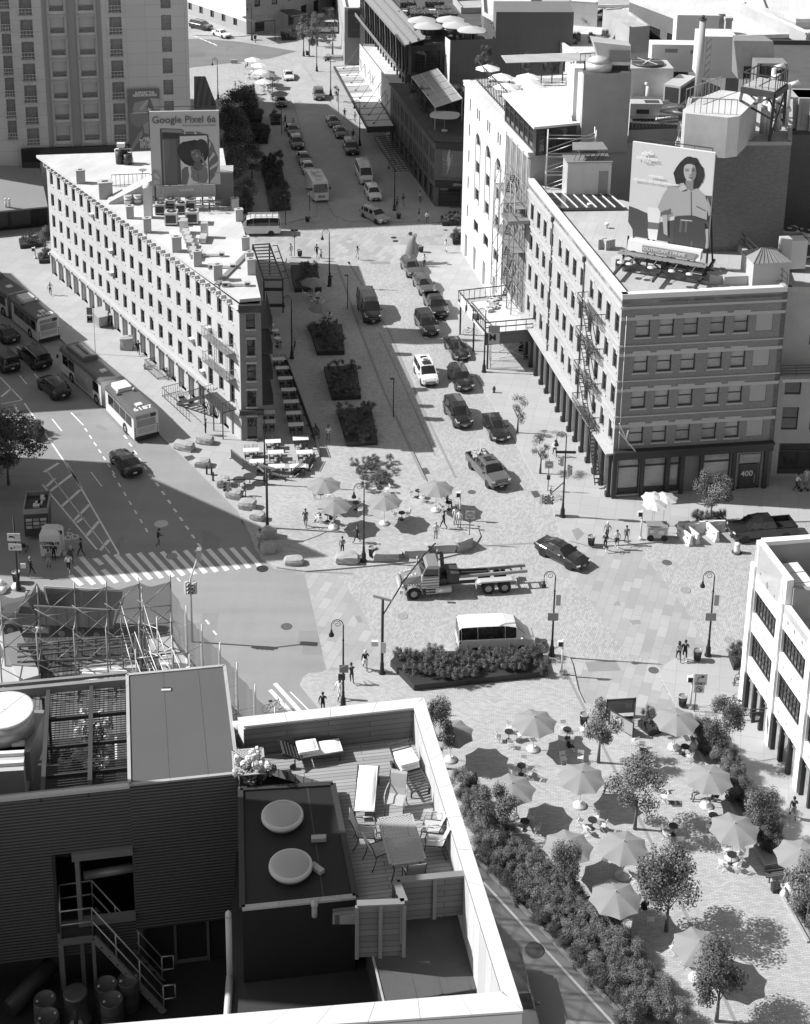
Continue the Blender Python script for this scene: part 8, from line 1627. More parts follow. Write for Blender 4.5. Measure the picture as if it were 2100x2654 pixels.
for a in(('z2',105,432,90,'sit','d','d','seated person farthest left of the far umbrellas'),('z2',716,748,180,'walk','k','k','person in black on the sunny far pavement, left of two'),('z2',781,772,180,'walk','l','l','person in pale clothes on the sunny far pavement, right of two'),('z2',341,792,60,'walk','k','k','person in black stepping off the kerb behind the grey suvs'),('z2',392,812,180,'walk','l','l','pale-clothed person beside the one in black behind the grey suvs'),('z2',770,885,180,'walk','k','k','dark figure at the edge of the small sunlit patch'),('z2',1048,1318,180,'walk','g','k','person with pale cap at the lamp by the dark brick store'),('z2',1087,1303,0,'walk','d','m','man in dark jacket and shorts near the dark brick store'),('z2',1193,1282,0,'walk','l','d','person in light shirt at the door of the dark brick store'),('z2',1186,1397,90,'stand','k','l','person in dark top and pale trousers at the shaded corner'),('z2',1238,1412,180,'walk','l','d','person in white top and shorts at the shaded corner'),('z2',25,575,180,'walk','l','l','pale figure left of the round shrubs at the far umbrellas'),('z2',232,580,180,'stand','k','k','dark figure among the far umbrellas')):psn(*a)
psn('H',228,450,120,'sit','k','k','man in black seated alone beside the shrubs by the coping');psn('H',632,292,-70,'sit','k','k','person in black and white trainers seated near the small centre tree',shoes='w')
psn('H',828,470,90,'sit','k','k','dark-haired person seated behind the middle tree');psn('H',1630,585,0,'walk','d','m','man in dark shirt and shorts walking along the white store',bare=True)
psn('H',900,1172,60,'sit','k','k','man in dark jacket at the low table near the shrubs');psn('H',1212,492,120,'sit','d','g','person seated under the umbrella by the right shrubs, left one');psn('H',1300,515,60,'sit','k','d','person seated under the umbrella by the right shrubs, right one')
psn('H',1606,860,150,'sit','d','g','person bent over luggage on the bench at the right edge');psn('H',975,1015,0,'sit','k','k','person hidden under the big dark tree')
# =================================================================== furniture of the plazas
mat('brolly',.24,.04,.8,.9,fine=.3);mat('tb',.03,.1,2,.5);mat('cw',.66,.04,2,.6);mat('bp',.55,.08,2,.8);mat('wood_dark',.10,.15,1.5,.7)
def umbrella_parts(r_=1.62,h=2.72,n=8,sag=.55):
 c=E();rings=5;i0=len(c.v);c.v.append((0,0,h))
 per=n*6
 for j in range(1,rings+1):
  t=j/rings
  for k in range(per):
   a=2*pi*k/per;loc_=(k%6)/6;sc_=1-.13*sin(pi*loc_)*t**1.5
   c.v.append((r_*t*cos(a)*sc_,r_*t*sin(a)*sc_,h-sag*t**1.15-.02*sin(pi*loc_)*t))
 for k in range(per):c.f.append((0,1+k,1+(k+1)%per));c.m.append(0);c.uv.append(None);c.sm.append(False)
 for j in range(rings-1):
  for k in range(per):a,Y=1+j*per,1+(j+1)*per;c.f.append((a+k,Y+k,Y+(k+1)%per,a+(k+1)%per));c.m.append(0);c.uv.append(None);c.sm.append(False)
 Z=E();Z.c((0,0,0),(0,0,h+.06),.022,.022,8);Z.c((0,0,h+.03),(0,0,h+.13),.04,.02,8)
 b=E();b.l([(.42,0),(.45,.04),(.42,.13),(.12,.16),(.05,.3),(.0,.3)],n=20);b.l([(.1,.17),(.05,.2),(0,.2)],(.2,.1,0),8)
 rb_=E()
 for k in range(n):a=2*pi*k/n;rb_.r((0,0,h-.03),(r_*.97*cos(a),r_*.97*sin(a),h-sag-.02),.02,.02)
 return c,Z,b,rb_
_UM={}
def umbrella(k,x,y,lb,z=K,base=False,m='brolly',rz=None,r_=1.62,h=2.72,grp='grey plaza umbrellas',n=8,sag=.55):
 key=(m,r_,n)
 if key not in _UM:c,Z,b,q=umbrella_parts(r_,h,n,sag);_UM[key]=(c.data('canopy',[I[m]]),Z.data('pole',[I.bp]),b.data('base',[I.bp]),q.data('ribs',[I.bp]))
 me=_UM[key]
 if base:Z=Q(k,x,y,z)
 else:Z=Q(k,x,y,z+h+.1);Z.z=z
 t=thing('umbrella',lb,'umbrella',Z,rz if rz is not None else random.random(),grp)
 for nm,m_ in zip(('canopy','pole','base','ribs'),me):inst(nm,m_,t)
 return t
HU=((120,172,'umbrella touching the white coping of the terrace building'),(488,127,'umbrella at the top left of the near plaza, left of the small centre tree'),(1117,120,'umbrella next to the subway entrance'),(388,420,'umbrella beside the shrubs and the seated man in black'),(697,370,'umbrella left of the middle tree with its pale base showing'),(1262,373,'umbrella with people under it by the right shrubs'),(638,675,'left one of the pair of umbrellas that nearly touch'),(885,677,'right one of the pair of umbrellas that nearly touch'),(1375,597,'umbrella with a four-chair table at the right shrubs'),(1665,715,'umbrella over the luggage bench at the right edge'),(848,900,'umbrella left of the big dark tree'),(1218,1118,'nearest umbrella, behind the lowest tree'))
for x,y,lb in HU:umbrella('H',x,y,lb)
for x,y,lb in((318,95,'farthest left umbrella of the middle plaza'),(375,215,'left umbrella of the middle plaza with people seated below'),(676,190,'central umbrella of the middle plaza beside the tall lamp'),(983,115,'right umbrella of the middle plaza near the pickup')):umbrella('D',x,y,lb)
umbrella('A',517,290,'umbrella over the planted bed at the top of the shaded plaza',m='brolly');umbrella('A',570,452,'lower umbrella of the shaded plaza by the planted bed')
for x,y,lb in((135,358,'farthest umbrella at the top of the square'),(177,393,'second umbrella from the top of the square'),(188,435,'third umbrella from the top of the square'),(203,497,'fourth umbrella from the top of the square')):umbrella('z2',x,y,lb,m='fw',grp='pale umbrellas at the far end')
for x,y,lb in((75,590,'upper dark umbrella over the far shrubs'),(95,632,'lower dark umbrella over the far shrubs'),(305,570,'dark umbrella behind the grey car at the far end'),(235,455,'dark umbrella among the pale far ones')):umbrella('z2',x,y,lb)
for x,y,lb in((123,322,'white rooftop umbrella nearest the glass screen corner'),(190,365,'white rooftop umbrella behind the first row left'),(322,365,'white rooftop umbrella in the back row right'),(318,388,'white rooftop umbrella overlapping the back right one'),(215,412,'white rooftop umbrella front row left'),(357,418,'white rooftop umbrella front row right')):umbrella('z3',x,y,lb,z=WH,m='fw',grp='white umbrellas on the rooftop bar',h=2.5)
mat('brolly_sq',.42,.04,.8,.9)
for x,y,lb in((1205,98,'square restaurant umbrella, back row left'),(1385,95,'square restaurant umbrella, back row right'),(1245,135,'square restaurant umbrella, middle row left'),(1425,130,'square restaurant umbrella, middle row right'),(1520,158,'wide square restaurant umbrella in the front row')):umbrella('z2',x,y,lb,z=dz,m='brolly_sq',r_=2.6,n=4,rz=.78,grp='umbrellas of the rooftop restaurant',sag=.7,h=2.7)
tt=E();tt.c((0,0,.70),(0,0,.725),.31,.31,24);tp_=E();tp_.c((0,0,.02),(0,0,.7),.025,.025,8);tb__=E();tb__.c((0,0,0),(0,0,.025),.21,.19,16)
TM=(tt.data('tabletop',[I.tb]),tp_.data('pedestal',[I.tb]),tb__.data('foot',[I.tb]))
def folding(m):
 s_=E();[s_.b((0,-.16+.08*i,.45),(.4,.06,.018)) for i in range(5)]
 bk_=E();[bk_.b((0,-.215-.012*i,.6+.1*i),(.4,.015,.07)) for i in range(3)]
 fr_=E()
 for sx in(-.2,.2):fr_.r((sx,-.25,.86),(sx,.18,0),.022);fr_.r((sx*.9,.2,.45),(sx*.9,-.26,0),.022)
 fr_.r((-.2,.1,.2),(.2,.1,.2),.02)
 return[(n,b.data(n,[I[m]])) for n,b in(('seat',s_),('backrest',bk_),('frame',fr_))]
CHW=folding('cw')
def plaza_table(k,x,y,n_ch,lb,r_=.62,z=K,seed=0,top=True):
 Z=Q(k,x,y,z+.72);Z.z=z;rr=random.Random(int(x*7+y));t=thing('round_table','small black round table '+lb,'table',Z,0,'black round tables of the plazas')
 for nm,me in zip(('tabletop','pedestal','foot'),TM):inst(nm,me,t)
 a0=rr.random()*6.28
 for i in range(n_ch):
  a=a0+6.283*i/max(n_ch,3)+rr.uniform(-.3,.3);d=r_+rr.uniform(0,.22);c=thing('folding_chair','white folding chair at the table '+lb,'chair',Z+T(cos(a)*d,sin(a)*d),a+pi/2+rr.uniform(-.35,.35),'folding chairs '+lb)
  for nm,me in CHW:inst(nm,me,c)
for x,y,n_,lb in((375,198,4,'left of the top umbrella of the near plaza'),(633,188,2,'above the seated person in trainers'),(430,348,3,'between the two left umbrellas of the near plaza'),(972,283,3,'left below the umbrella by the subway entrance'),(1155,264,3,'right below the umbrella by the subway entrance'),(445,594,4,'below the umbrella by the seated man'),(745,588,4,'between the big shadow and the middle tree'),(1103,615,1,'standing alone right of the middle tree'),(968,800,2,'beside the crown of the big dark tree'),(733,943,3,'in the shrubs left of the big dark tree'),(1362,742,4,'under the umbrella at the right shrubs'),(1280,568,2,'between the two right-hand umbrellas'),(887,1112,3,'where the man in dark jacket sits')):plaza_table('H',x,y,n_,lb)
for x,y,n_,lb in((508,233,2,'left of the central umbrella'),(876,163,3,'behind the right umbrella of the middle plaza'),(778,293,2,'right below the central umbrella'),(1056,232,3,'beside the man seated under the right umbrella'),(340,300,3,'under the left umbrella with people'),(300,180,3,'under the farthest left umbrella'),(650,150,2,'behind the central umbrella')):plaza_table('D',x,y,n_,lb)
for x,y,n_,lb in((500,375,4,'under the top umbrella of the shaded plaza'),(545,420,3,'between the two umbrellas of the shaded plaza'),(590,545,3,'under the lower umbrella of the shaded plaza')):plaza_table('A',x,y,n_,lb)
for x,y,n_,lb in((115,470,4,'at the far left of the square'),(210,550,4,'by the dark figure at the far umbrellas'),(180,500,4,'under the fourth far umbrella'),(270,510,3,'left of the white taxi'),(60,520,4,'farthest left below the far umbrellas'),(260,600,3,'behind the grey car at the far end')):plaza_table('z2',x,y,n_,lb)
for i,(x,y,a) in en(((1000,435,40),(1045,445,200),(1060,490,90),(1130,680,10),(800,770,60),(1000,1035,0),(1100,1160,120),(1150,1215,20),(930,240,30),(700,190,100),(615,320,200),(690,315,170))):
 c=thing('folding_chair',('first','second','third','fourth','fifth','sixth','seventh','eighth','ninth','tenth','eleventh','twelfth')[i]+' stray white folding chair in the near plaza, from the centre','chair',Q('H',x,y+20,K),R(a),'loose folding chairs')
 for nm,me in CHW:inst(nm,me,c)
wt=E();wt.b((0,0,.73),(1.5,.75,.04));wl_=E();[wl_.r((sx*.6,sy*.28,0),(sx*.6,sy*.28,.71),.05) for sx in(-1,1) for sy in(-1,1)]
WT=(wt.data('tabletop',[I.cw]),wl_.data('legs',[I.tb]))
bc=E();bc.b((0,0,.45),(.44,.42,.06));bb_=E();bb_.c((-.2,-.2,.78),(.2,-.2,.78),.0,.0,3) if 0 else None
for i in range(7):t=pi*i/6;bb_.r((.22*cos(t),-.2-.06*sin(t),.46),(.22*cos(t),-.2-.06*sin(t),.84),.05,.02)
bl_=E();[bl_.r((sx*.18,sy*.17,0),(sx*.18,sy*.17,.44),.03) for sx in(-1,1) for sy in(-1,1)]
BC_=[('seat',bc.data('seat',[I.tb])),('backrest',bb_.data('backrest',[I.tb])),('legs',bl_.data('legs',[I.tb]))]
rord=('first','second','third','fourth','fifth','sixth','seventh','eighth','ninth','tenth')
ta_=atan2(dE.y,dE.x)
def rest_table(x,y,lb,nch=4,ang=None):
 Z=Q('A',x,y,K+.75);Z.z=K;a=ta_+.02 if ang is None else ang;t=thing('restaurant_table','white rectangular table '+lb,'table',Z,a,'white tables of the restaurant terrace')
 inst('tabletop',WT[0],t);inst('legs',WT[1],t)
 for i,(dx,dy,f_) in en(((-.38,-.62,0),(.38,-.62,0),(-.38,.62,pi),(.38,.62,pi))[:nch]):
  q=Z+Matrix.Rotation(a,3,'Z')@T(dx,dy);c=thing('bistro_chair','black bistro chair at the white table '+lb,'chair',q,a+f_,'chairs at the white table '+lb)
  for nm,me in BC_:inst(nm,me,c)
for i,(x,y) in en(((303,803),(325,860),(342,925),(363,998),(377,1073),(394,1145),(408,1218),(438,1307))):rest_table(x,y,rord[i]+' from the top in the outer row')
for i,(x,y) in en(((228,1142),(230,1200))):rest_table(x,y,'against the brick end wall, '+('upper' if i==0 else 'lower')+' one',2)
for i,(x,y) in en(((262,1325),(125,1380),(280,1393),(462,1393),(165,1450),(285,1482),(420,1480))):rest_table(x,y,('just below the brick end wall','leftmost in the sunny corner','in the middle of the sunny corner','rightmost in the sunny corner','behind the lamp in the sunny corner','front middle of the sunny corner','front right of the sunny corner')[i])
for i,(x,y) in en(((250,590),(277,625),(290,675))):
 Z=Q('A',x,y,K+1.0);Z.z=K;b=E();b.c((0,0,1.0),(0,0,1.04),.4,.4,20);t=thing('high_table',('top','middle','lowest')[i]+' one of three white round high tables beside the fire stairs','table',Z,0,'round high tables');b.w('tabletop',I.cw,t);b=E();b.c((0,0,0),(0,0,1),.04,.04,8);b.c((0,0,0),(0,0,.04),.25,.25,12);b.w('pedestal',I.tb,t)
 for j in range(2):s_=E();s_.c((0,0,.72),(0,0,.77),.17,.17,12);[s_.r((.15*cos(q),.15*sin(q),0),(.1*cos(q),.1*sin(q),.72),.025) for q in(0,1.57,3.14,4.71)];o=s_.w('bar_stool',I.tb);o.location=Z+T(.1+.3*j,-.65+.2*j);tag(o,'black bar stool at the '+('top','middle','lowest')[i]+' round high table','stool','stools at the '+('top','middle','lowest')[i]+' high table')
def panel_fence(k,x0,y0,x1,y1,lb,word=None):
 a,Y=Q(k,x0,y0,K),Q(k,x1,y1,K);d=(Y-a).normalized();t=thing('fence_panel',lb,'fence',a,atan2(d.y,d.x),'canvas fence panels of the terrace');L_=(Y-a).length;m=E();m.b((L_/2,0,.45),(L_-.1,.04,.7));m.w('canvas',I.black,t);m=E();[m.r((x,0,0),(x,0,.95),.05) for x in(0,L_)];[m.r((x,-.2,.02),(x,.2,.02),.06) for x in(0,L_)];m.r((0,0,.92),(L_,0,.92),.05);m.r((0,0,.1),(L_,0,.1),.05);m.w('frame',I.dm,t)
 if word:text(word,.3,I.st,t,frame(T(L_/2,-.024,.48),T(1,0),U(1)),'lettering',.01)
for i,a in en(((0,1435,75,1495),(78,1500,160,1545),(165,1515,240,1570),(262,1560,345,1575),(395,1555,465,1500),(490,1515,525,1450))):panel_fence('A',*a,rord[i]+' black canvas fence panel round the sunny terrace corner, from the left','RESTAURANT' if i in(2,3,4) else None)
for i in range(9):panel_fence('A',343+18*i*1.35,830+72*i*.93,343+18*(i+.9)*1.35,830+72*(i+.9)*.93,rord[i]+' dark fence panel along the outer row of white tables, from the top')
dk=thing('restaurant_canopy','slatted restaurant canopy on steel posts behind the wedge building','canopy',Q('A',250,410),world=True)
q=[Q('A',x,y,4.2) for x,y in((135,85),(240,78),(325,305),(205,305))];H=E();[H.r(q[0].lerp(q[3],t/11),q[1].lerp(q[2],t/11),.3,.06) for t in range(12)];H.r(q[0],q[3],.15,.2,1);H.r(q[1],q[2],.15,.2,1);H.r(q[3],q[2],.15,.25,1)
for Z in q:H.r(Z,V(Z),.15,.15,1)
for z in(1.0,3.0):H.r(V(q[3],z),V(q[2],z),.1,.4,1)
q2=[Q('A',x,y,z) for x,y,z in((262,90,4.0),(290,88,2.6),(360,290,2.6),(328,300,4.0))]
for t in range(6):H.r(q2[0].lerp(q2[3],t/5),q2[1].lerp(q2[2],t/5),.1,.1,1)
H.r(q2[1],q2[2],.12,.12,1);H.w('roof_and_posts',[I.hd,I.dm],dk)
fx_=thing('rear_fire_stair','dark iron fire stair down the shaded side of the wedge building','fire escape',TC+T(.3,3),world=True);H=E();sdir=(S((tri_roof[4].x,tri_roof[4].y,0))-TC);sdir.normalize();sn=S((sdir.y,-sdir.x,0))
o_=lambda u,z,q_:TC+sdir*u+sn*q_+U(z)
for z in(11.6,8.9,6.2,3.5):
 H.h([o_(.6,z,.1),o_(7,z,.1),o_(7,z,1.1),o_(.6,z,1.1)],[o_(.6,z+.05,.1),o_(7,z+.05,.1),o_(7,z+.05,1.1),o_(.6,z+.05,1.1)]);rl_(H,o_(.6,z,1.1),o_(7,z,1.1),1,12,.04,0,(1,.5))
 for q_ in(.35,.95):H.r(o_(1,z,q_),o_(6,z-2.65,q_),.05,.14)
 for i in range(10):t=(i+.5)/10;H.r(o_(1+5*t,z-2.65*t,.35),o_(1+5*t,z-2.65*t,.95),.2,.03)
H.w('stairs',I.dm,fx_)
# =================================================================== lamps, signals, signs
mat('pk',.022,.1,2,.4)
def crook_lamp(k,x,y,lb,side=-1,h=7.5,z=K,rz=.0):
 t=thing('street_lamp',lb,'street lamp',Q(k,x,y,z),rz,'black crook street lamps');b=E();b.l([(.27,0),(.27,.12),(.2,.2),(.19,.75),(.13,.85),(.1,1.2),(.12,1.3),(.085,1.4),(.075,3.2),(.1,3.25),(.07,3.35),(.06,h*.75),(.09,h*.755),(.05,h*.77),(.045,h*.92)],n=12);b.w('post',I.pk,t)
 b=E();r_=.42;top=h*.92;pts=[T(side*(-r_*cos(a)+r_),0,top+r_*1.1*sin(a)) for a in[pi*i/10 for i in range(11)]];pts+=[T(side*2*r_,0,top-.35)];b.tube([U(top-.1)]+pts,.03,6)
 sp_=[T(side*(r_+.3*(1-i/16)*cos(i*.7)),0,top+.1+.3*(1-i/16)*sin(i*.7)) for i in range(14)];b.tube(sp_,.02,5);b.w('crook',I.pk,t)
 b=E();b.l([(.03,0),(.06,-.05),(.09,-.25),(.19,-.42),(.2,-.55),(.17,-.56)][::-1],(side*2*r_,0,top-.32),12);b.w('lantern',I.pk,t);return t
for a in(('E',182,1022,'lamp at the right end of the big planted bed'),('E',1104,1022,'lamp beside the bin and the walking couple'),('D',432,1443,'lamp just beyond the white coping with the no-right-turn sign'),('D',553,580,'lamp in the middle plaza beside the bin'),('A',383,802,'lamp in the shaded strip beside the restaurant tables'),('A',1597,888,'lamp in front of the sidewalk shed'),('A',213,1600,'lamp rising from the sunny terrace corner'),('z2',811,920,'lamp at the edge of the small sunlit patch in the far street'),('z2',1031,1330,'lamp with round sign back near the silver suv'),('z2',620,1810,'lamp where the side street crosses, in the sun'),('z2',540,448,'lamp beside the far trees'),('z2',457,352,'farthest lamp by the small trees'),('z2',628,600,'lamp by the suv with its door open'),('z1',1380,628,'lamp left of the far umbrellas'),('z2',130,252,'lamp with a pale banner on the far corner')):crook_lamp(*a)
crook_lamp('z1',1470,880,'lamp in the dark trees right of the phone poster',1)
for a in(('z2',262,640),('z2',318,850),('z2',343,1425),('A',735,488),('A',1024,1172),('z2',677,718)):
 t=thing('light_post',{262:'slim black post beside the far umbrellas',318:'slim black post by the two people stepping off the kerb',343:'slim post at the end of the dark planted bed',735:'slim black light post by the delivery van',1024:'slim black light post alone in the shaded cobbles',677:'slim post on the sunny far pavement'}[a[1]],'post',Q(*a,K),0,'slim posts');b=E();b.c((0,0,0),(0,0,4.2),.05,.05,8);b.w('post',I.pk,t);b=E();b.b((-.15,0,4.2),(.45,.25,.1));b.w('head',I.pk,t)
def signal_head(t,Z,rz=.0):
 b=E();b.b((0,0,0),(.32,.22,1.0),0,0,Matrix.Translation(Z)@Matrix.Rotation(rz,4,'Z'));M_=Matrix.Translation(Z)@Matrix.Rotation(rz,4,'Z')
 for z in(.32,0,-.32):c=M_@T(0,-.115,z);e=M_@T(0,-.3,z-.0);b.c(c,e,.12,.13,10,0,caps=False);c2=M_@T(0,-.12,z);b.c(c2,M_@T(0,-.13,z),.1,.1,10,1)
 b.w('signal_head',[I.st,I.tk],t)
sp1=crook_lamp('B',490,1308,'tall black pole with street signs and traffic signals at the brick corner',-1,8.6);sp1['category']='traffic light';sp1 .name='signal_pole'
b=E();b.tube([U(3.5),T(-.5,.2,2.8),T(-1.5,.3,1.7)],.05,6);b.r((-.9,0,6.4),(.9,0,6.4),.03,.25);b.w('brackets',I.pk,sp1)
for dx,rz_ in((-1.9,1.2),(-1.45,-.4),(-1.1,.6)):signal_head(sp1,T(dx,.3,1.6),rz_)
signal_head(sp1,T(.35,0,4.6),1.6);signal_head(sp1,T(-.3,0,5.6),-1.2)
def mast(k,x,y,lb,arm,h=6.6,z=K,heads=((.97,0),(.99,1.5))):
 t=thing('signal_mast',lb,'traffic light',Q(k,x,y,z));b=E();b.l([(.26,0),(.26,.1),(.16,.25),(.14,.9),(.11,1.0),(.1,h)],n=12);b.w('post',I.pk,t);b=E();pts=[U(h*.78),T(arm.x*.4,arm.y*.4,h*.78+arm.z*.55),T(arm.x*.8,arm.y*.8,h*.78+arm.z*.9),T(arm.x,arm.y,h*.78+arm.z)];b.tube(pts,.055,8);b.w('arm',I.pk if 'brown' not in lb else I.wood_dark,t)
 for i,(f_,rz_) in en(heads):signal_head(t,T(arm.x*f_,arm.y*f_,h*.78+arm.z-.5-.05*i)+T(.32*i-.3,0,0),rz_)
 b=E();b.r((-.7,.3,h+.05),(.7,-.3,h+.05),.05,.22);b.w('street_sign',I.gm,t);return t
mast('C',1480,358,'mast-arm pole with signals over the shaded avenue by the boulders',T(-3.2,-1.6,.9),5.9)
m2=mast('D',661,1240,'mast-arm pole left of the big planted bed',T(3.9,4.6,3.3),6.4,heads=());b=E();b.b((-.55,0,2.6),(.5,.25,.4));b.b((.1,-.12,2.3),(.35,.03,.9));b.w('boxes',I.wp,m2)
t=thing('signal_mast','silver mast with signals over the avenue behind the scaffolding','traffic light',Q('C',1065,990,0));b=E();b.c((0,0,0),(0,0,5.6),.09,.07,10);b.r((0,0,5.6),(.5,.6,7.0),.1);b.b((.62,.7,7.3),(.35,.5,.9));b.w('post',I.steel,t);signal_head(t,T(-.3,-.1,4.9),.8);signal_head(t,T(.32,-.1,4.9),-.5)
def sign_post(k,x,y,lb,h=3.0,plates=(),z=K,m='pk',name='sign_post',cat='sign'):
 t=thing(name,lb,cat,Q(k,x,y,z));b=E();b.c((0,0,0),(0,0,h),.035,.035,8);b.w('post',I[m],t);b=E();return t
def disc_no_entry(t,z,r_=.34):
 b=E();b.b((0,-.05,z),(.78,.02,.78),1);b.c((0,-.062,z),(0,-.07,z),r_,r_,28);b.b((0,-.075,z),(.5,.01,.12),1);b.w('sign_plate',[I.hd,I.wp],t);text('DO NOT',.13,I.wp,t,frame(T(0,-.08,z+.17),T(1,0),U(1)));text('ENTER',.13,I.wp,t,frame(T(0,-.08,z-.17),T(1,0),U(1)))
t=sign_post('D',1176,472,'do-not-enter sign at the tip of the middle plaza',3.4);disc_no_entry(t,2.75)
t=sign_post('B',418,1180,'do-not-enter sign beside the small trees at the brick corner',3.2);disc_no_entry(t,2.7);b=E();b.b((0,-.05,1.4),(.3,.2,.4));b.w('box',I.dm,t)
t=sign_post('E',1024,1352,'right-turn-only sign above a no-left-turn sign beside the bin',3.1)
b=E();b.b((.25,-.05,2.75),(.95,.02,.95));b.b((.2,-.05,1.95),(.75,.02,.65));b.w('sign_plate',I.wp,t);b=E();pts=[T(.05,-.07,2.62),T(.06,-.07,2.85),T(.18,-.07,2.98),T(.36,-.07,3.0)];[b.r(p,q_,.09,.02) for p,q_ in zip(pts[:-1],pts[1:])];b.mesh_([(.34,-.08,3.14),(.56,-.08,3.0),(.34,-.08,2.86)],[(0,2,1)]);pts=[T(.2+.22*cos(q_),-.07,1.95+.22*sin(q_)) for q_ in[2*pi*i/18 for i in range(19)]];[b.r(p,q_,.04,.02) for p,q_ in zip(pts[:-1],pts[1:])];b.r((.06,-.075,2.1),(.34,-.075,1.8),.04,.02);b.r((.3,-.072,1.85),(.3,-.072,1.98),.06,.02);b.r((.3,-.072,1.98),(.16,-.072,2.0),.06,.02);b.w('arrow_symbols',I.tk,t);text('ONLY',.26,I.tk,t,frame(T(.25,-.07,2.42),T(1,0),U(1)),bold=.01)
for o in[o for o in SC.objects if o.get('label','').startswith('lamp just beyond')]:
 b=E();b.b((.05,-.1,3.35),(.65,.02,.65));b.b((-.1,-.12,2.7),(.5,.12,.45),1);b.w('sign_plate',[I.hd,I.dm],o);b=E();pts=[T(.05+.24*cos(q_),-.115,3.35+.24*sin(q_)) for q_ in[2*pi*i/18 for i in range(19)]];[b.r(p,q_,.04,.01) for p,q_ in zip(pts[:-1],pts[1:])];b.r((-.1,-.118,3.5),(.2,-.118,3.2),.04,.01);b.r((-.02,-.116,3.22),(-.02,-.116,3.42),.06,.01);b.r((-.02,-.116,3.42),(.14,-.116,3.45),.06,.01);b.w('turn_symbol',I.wp,o)
for o in[o for o in SC.objects if o.get('label','').startswith(('lamp at the right end','lamp beside the bin'))]:
 b=E();b.b((.3,-.05,4.9),(.35,.04,.9));b.b((-.05,-.12,3.5),(.8,.04,.65),1);b.w('notices',[I.st,I.gm],o)
t=sign_post('C',103,700,'black pole with two white arrow signs and a bin at its foot, left pavement',6.8,name='sign_pole');t2=E();t2 .l([(.2,0),(.2,.6),(.09,.8),(.07,6.6)],n=10);t2 .w('column',I.pk,t)
b=E();b.b((-.05,-.12,4.9),(1.05,.03,.7));b.b((0,-.12,4.0),(1.05,.03,.6));b.b((.55,-.1,2.3),(.4,.2,.4));b.w('sign_plate',I.wp,t);b=E();b.b((-.25,-.14,4.95),(.35,.01,.16));b.b((-.02,-.14,4.9),(.12,.01,.1));b.r((-.3,-.14,3.9),(-.05,-.14,3.9),.07,.01);b.r((-.05,-.14,3.9),(-.05,-.14,4.1),.07,.01);b.mesh_([(-.42,-.145,3.9),(-.26,-.145,4.02),(-.26,-.145,3.78)],[(0,2,1)]);b.w('symbols',I.tk,t)
for s_,z_ in(('TRUCK',5.05),('ROUTE',4.78)):text(s_,.17,I.gm,t,frame(T(.25,-.14,z_),T(1,0),U(1)))
text('ONLY',.22,I.gm,t,frame(T(.25,-.14,4.0),T(1,0),U(1)))
def bus_flag(k,x,y,lb,h,z=K,mb_=None):
 t=sign_post(k,x,y,lb,h,m='pm',name='flag_pole_sign');b=E();b.b((-.42,0,h-.35),(.62,.03,.85));b.b((-.42,0,h-1.3),(.62,.03,.85),1);b.w('flags',[I.gm,I.st],t);text('M',.7,I.tk,t,frame(T(-.42,-.02,h-1.3),T(1,0),U(1)),bold=.02);return t
bus_flag('z4',605,775,'bus lane flag sign with letter M on tall pale pole above the first bus',5.4)
for o in[o for o in SC.objects if o.get('label','').startswith('lamp in front of the sidewalk shed')]:
 b=E();b.b((.95,0,5.0),(1.2,.03,.8));b.b((.95,0,3.9),(1.2,.03,1.3),1);b.w('flags',[I.gm,I.st],o);text('M',1.0,I.tk,o,frame(T(.8,-.02,4.0),T(1,0),U(1)),bold=.03)
for a in(('E',707,338,'short pale pole with signal box beside the food cart',2.9),('E',240,1135,'short pale pole left of the granite crossing',3.1),('E',1000,1335,'pale pole beside the right-turn sign',2.9),('D',1120,330,'pale notice pole behind the two people in white',2.8),('C',357,508,'pale signal pole beside the covered cart',2.6),('z1',225,1635+0,'pale post at the far left corner planters',1.6)):
 t=thing('pale_pole',a[3],'pole',Q(*a[:3],K));b=E();b.c((0,0,0),(0,0,.3),.17,.15,8);b.c((0,0,.3),(0,0,a[4]),.075,.06,10);b.w('post',I.wp,t);b=E();b.b((-.18,-.05,a[4]-.35),(.4,.25,.45));b.b((-.18,-.18,a[4]-.35),(.3,.02,.34),1);b.w('signal_box',[I.wp,I.tk],t)
for a in(('z2',495,1330,'street-name pole at the near end of the left row',3.2),('z2',400,1620,'street-name pole with two plates on the side street',3.6)):
 t=thing('street_name_pole',a[3],'sign',Q(*a[:3],K));b=E();b.c((0,0,0),(0,0,a[4]),.04,.04,8);b.w('post',I.pk,t);b=E();b.b((0,0,a[4]-.1),(.9,.03,.22));b.b((0,0,a[4]-.8),(.5,.03,.5),1);b.w('sign_plate',[I.tk,I.st],t)
def bin_(k,x,y,lb,z=K):
 t=thing('litter_bin',lb,'litter bin',Q(k,x,y,z),0,'dark slatted litter bins');b=E();[b.r((.25*cos(a),.25*sin(a),.08),(.31*cos(a),.31*sin(a),.85),.06,.02) for a in[2*pi*i/16 for i in range(16)]];b.c((0,0,.06),(0,0,.8),.23,.28,16);b.w('body',I.dm,t);b=E();b.l([(.32,.84),(.34,.9),(.3,.93),(.28,.9),(.27,.6),(0,.6)],n=20,m=0);b.w('rim',I.steel,t);b=E();b.c((0,0,.72),(0,0,.78),.25,.25,12);b.w('bag',I.bp,t)
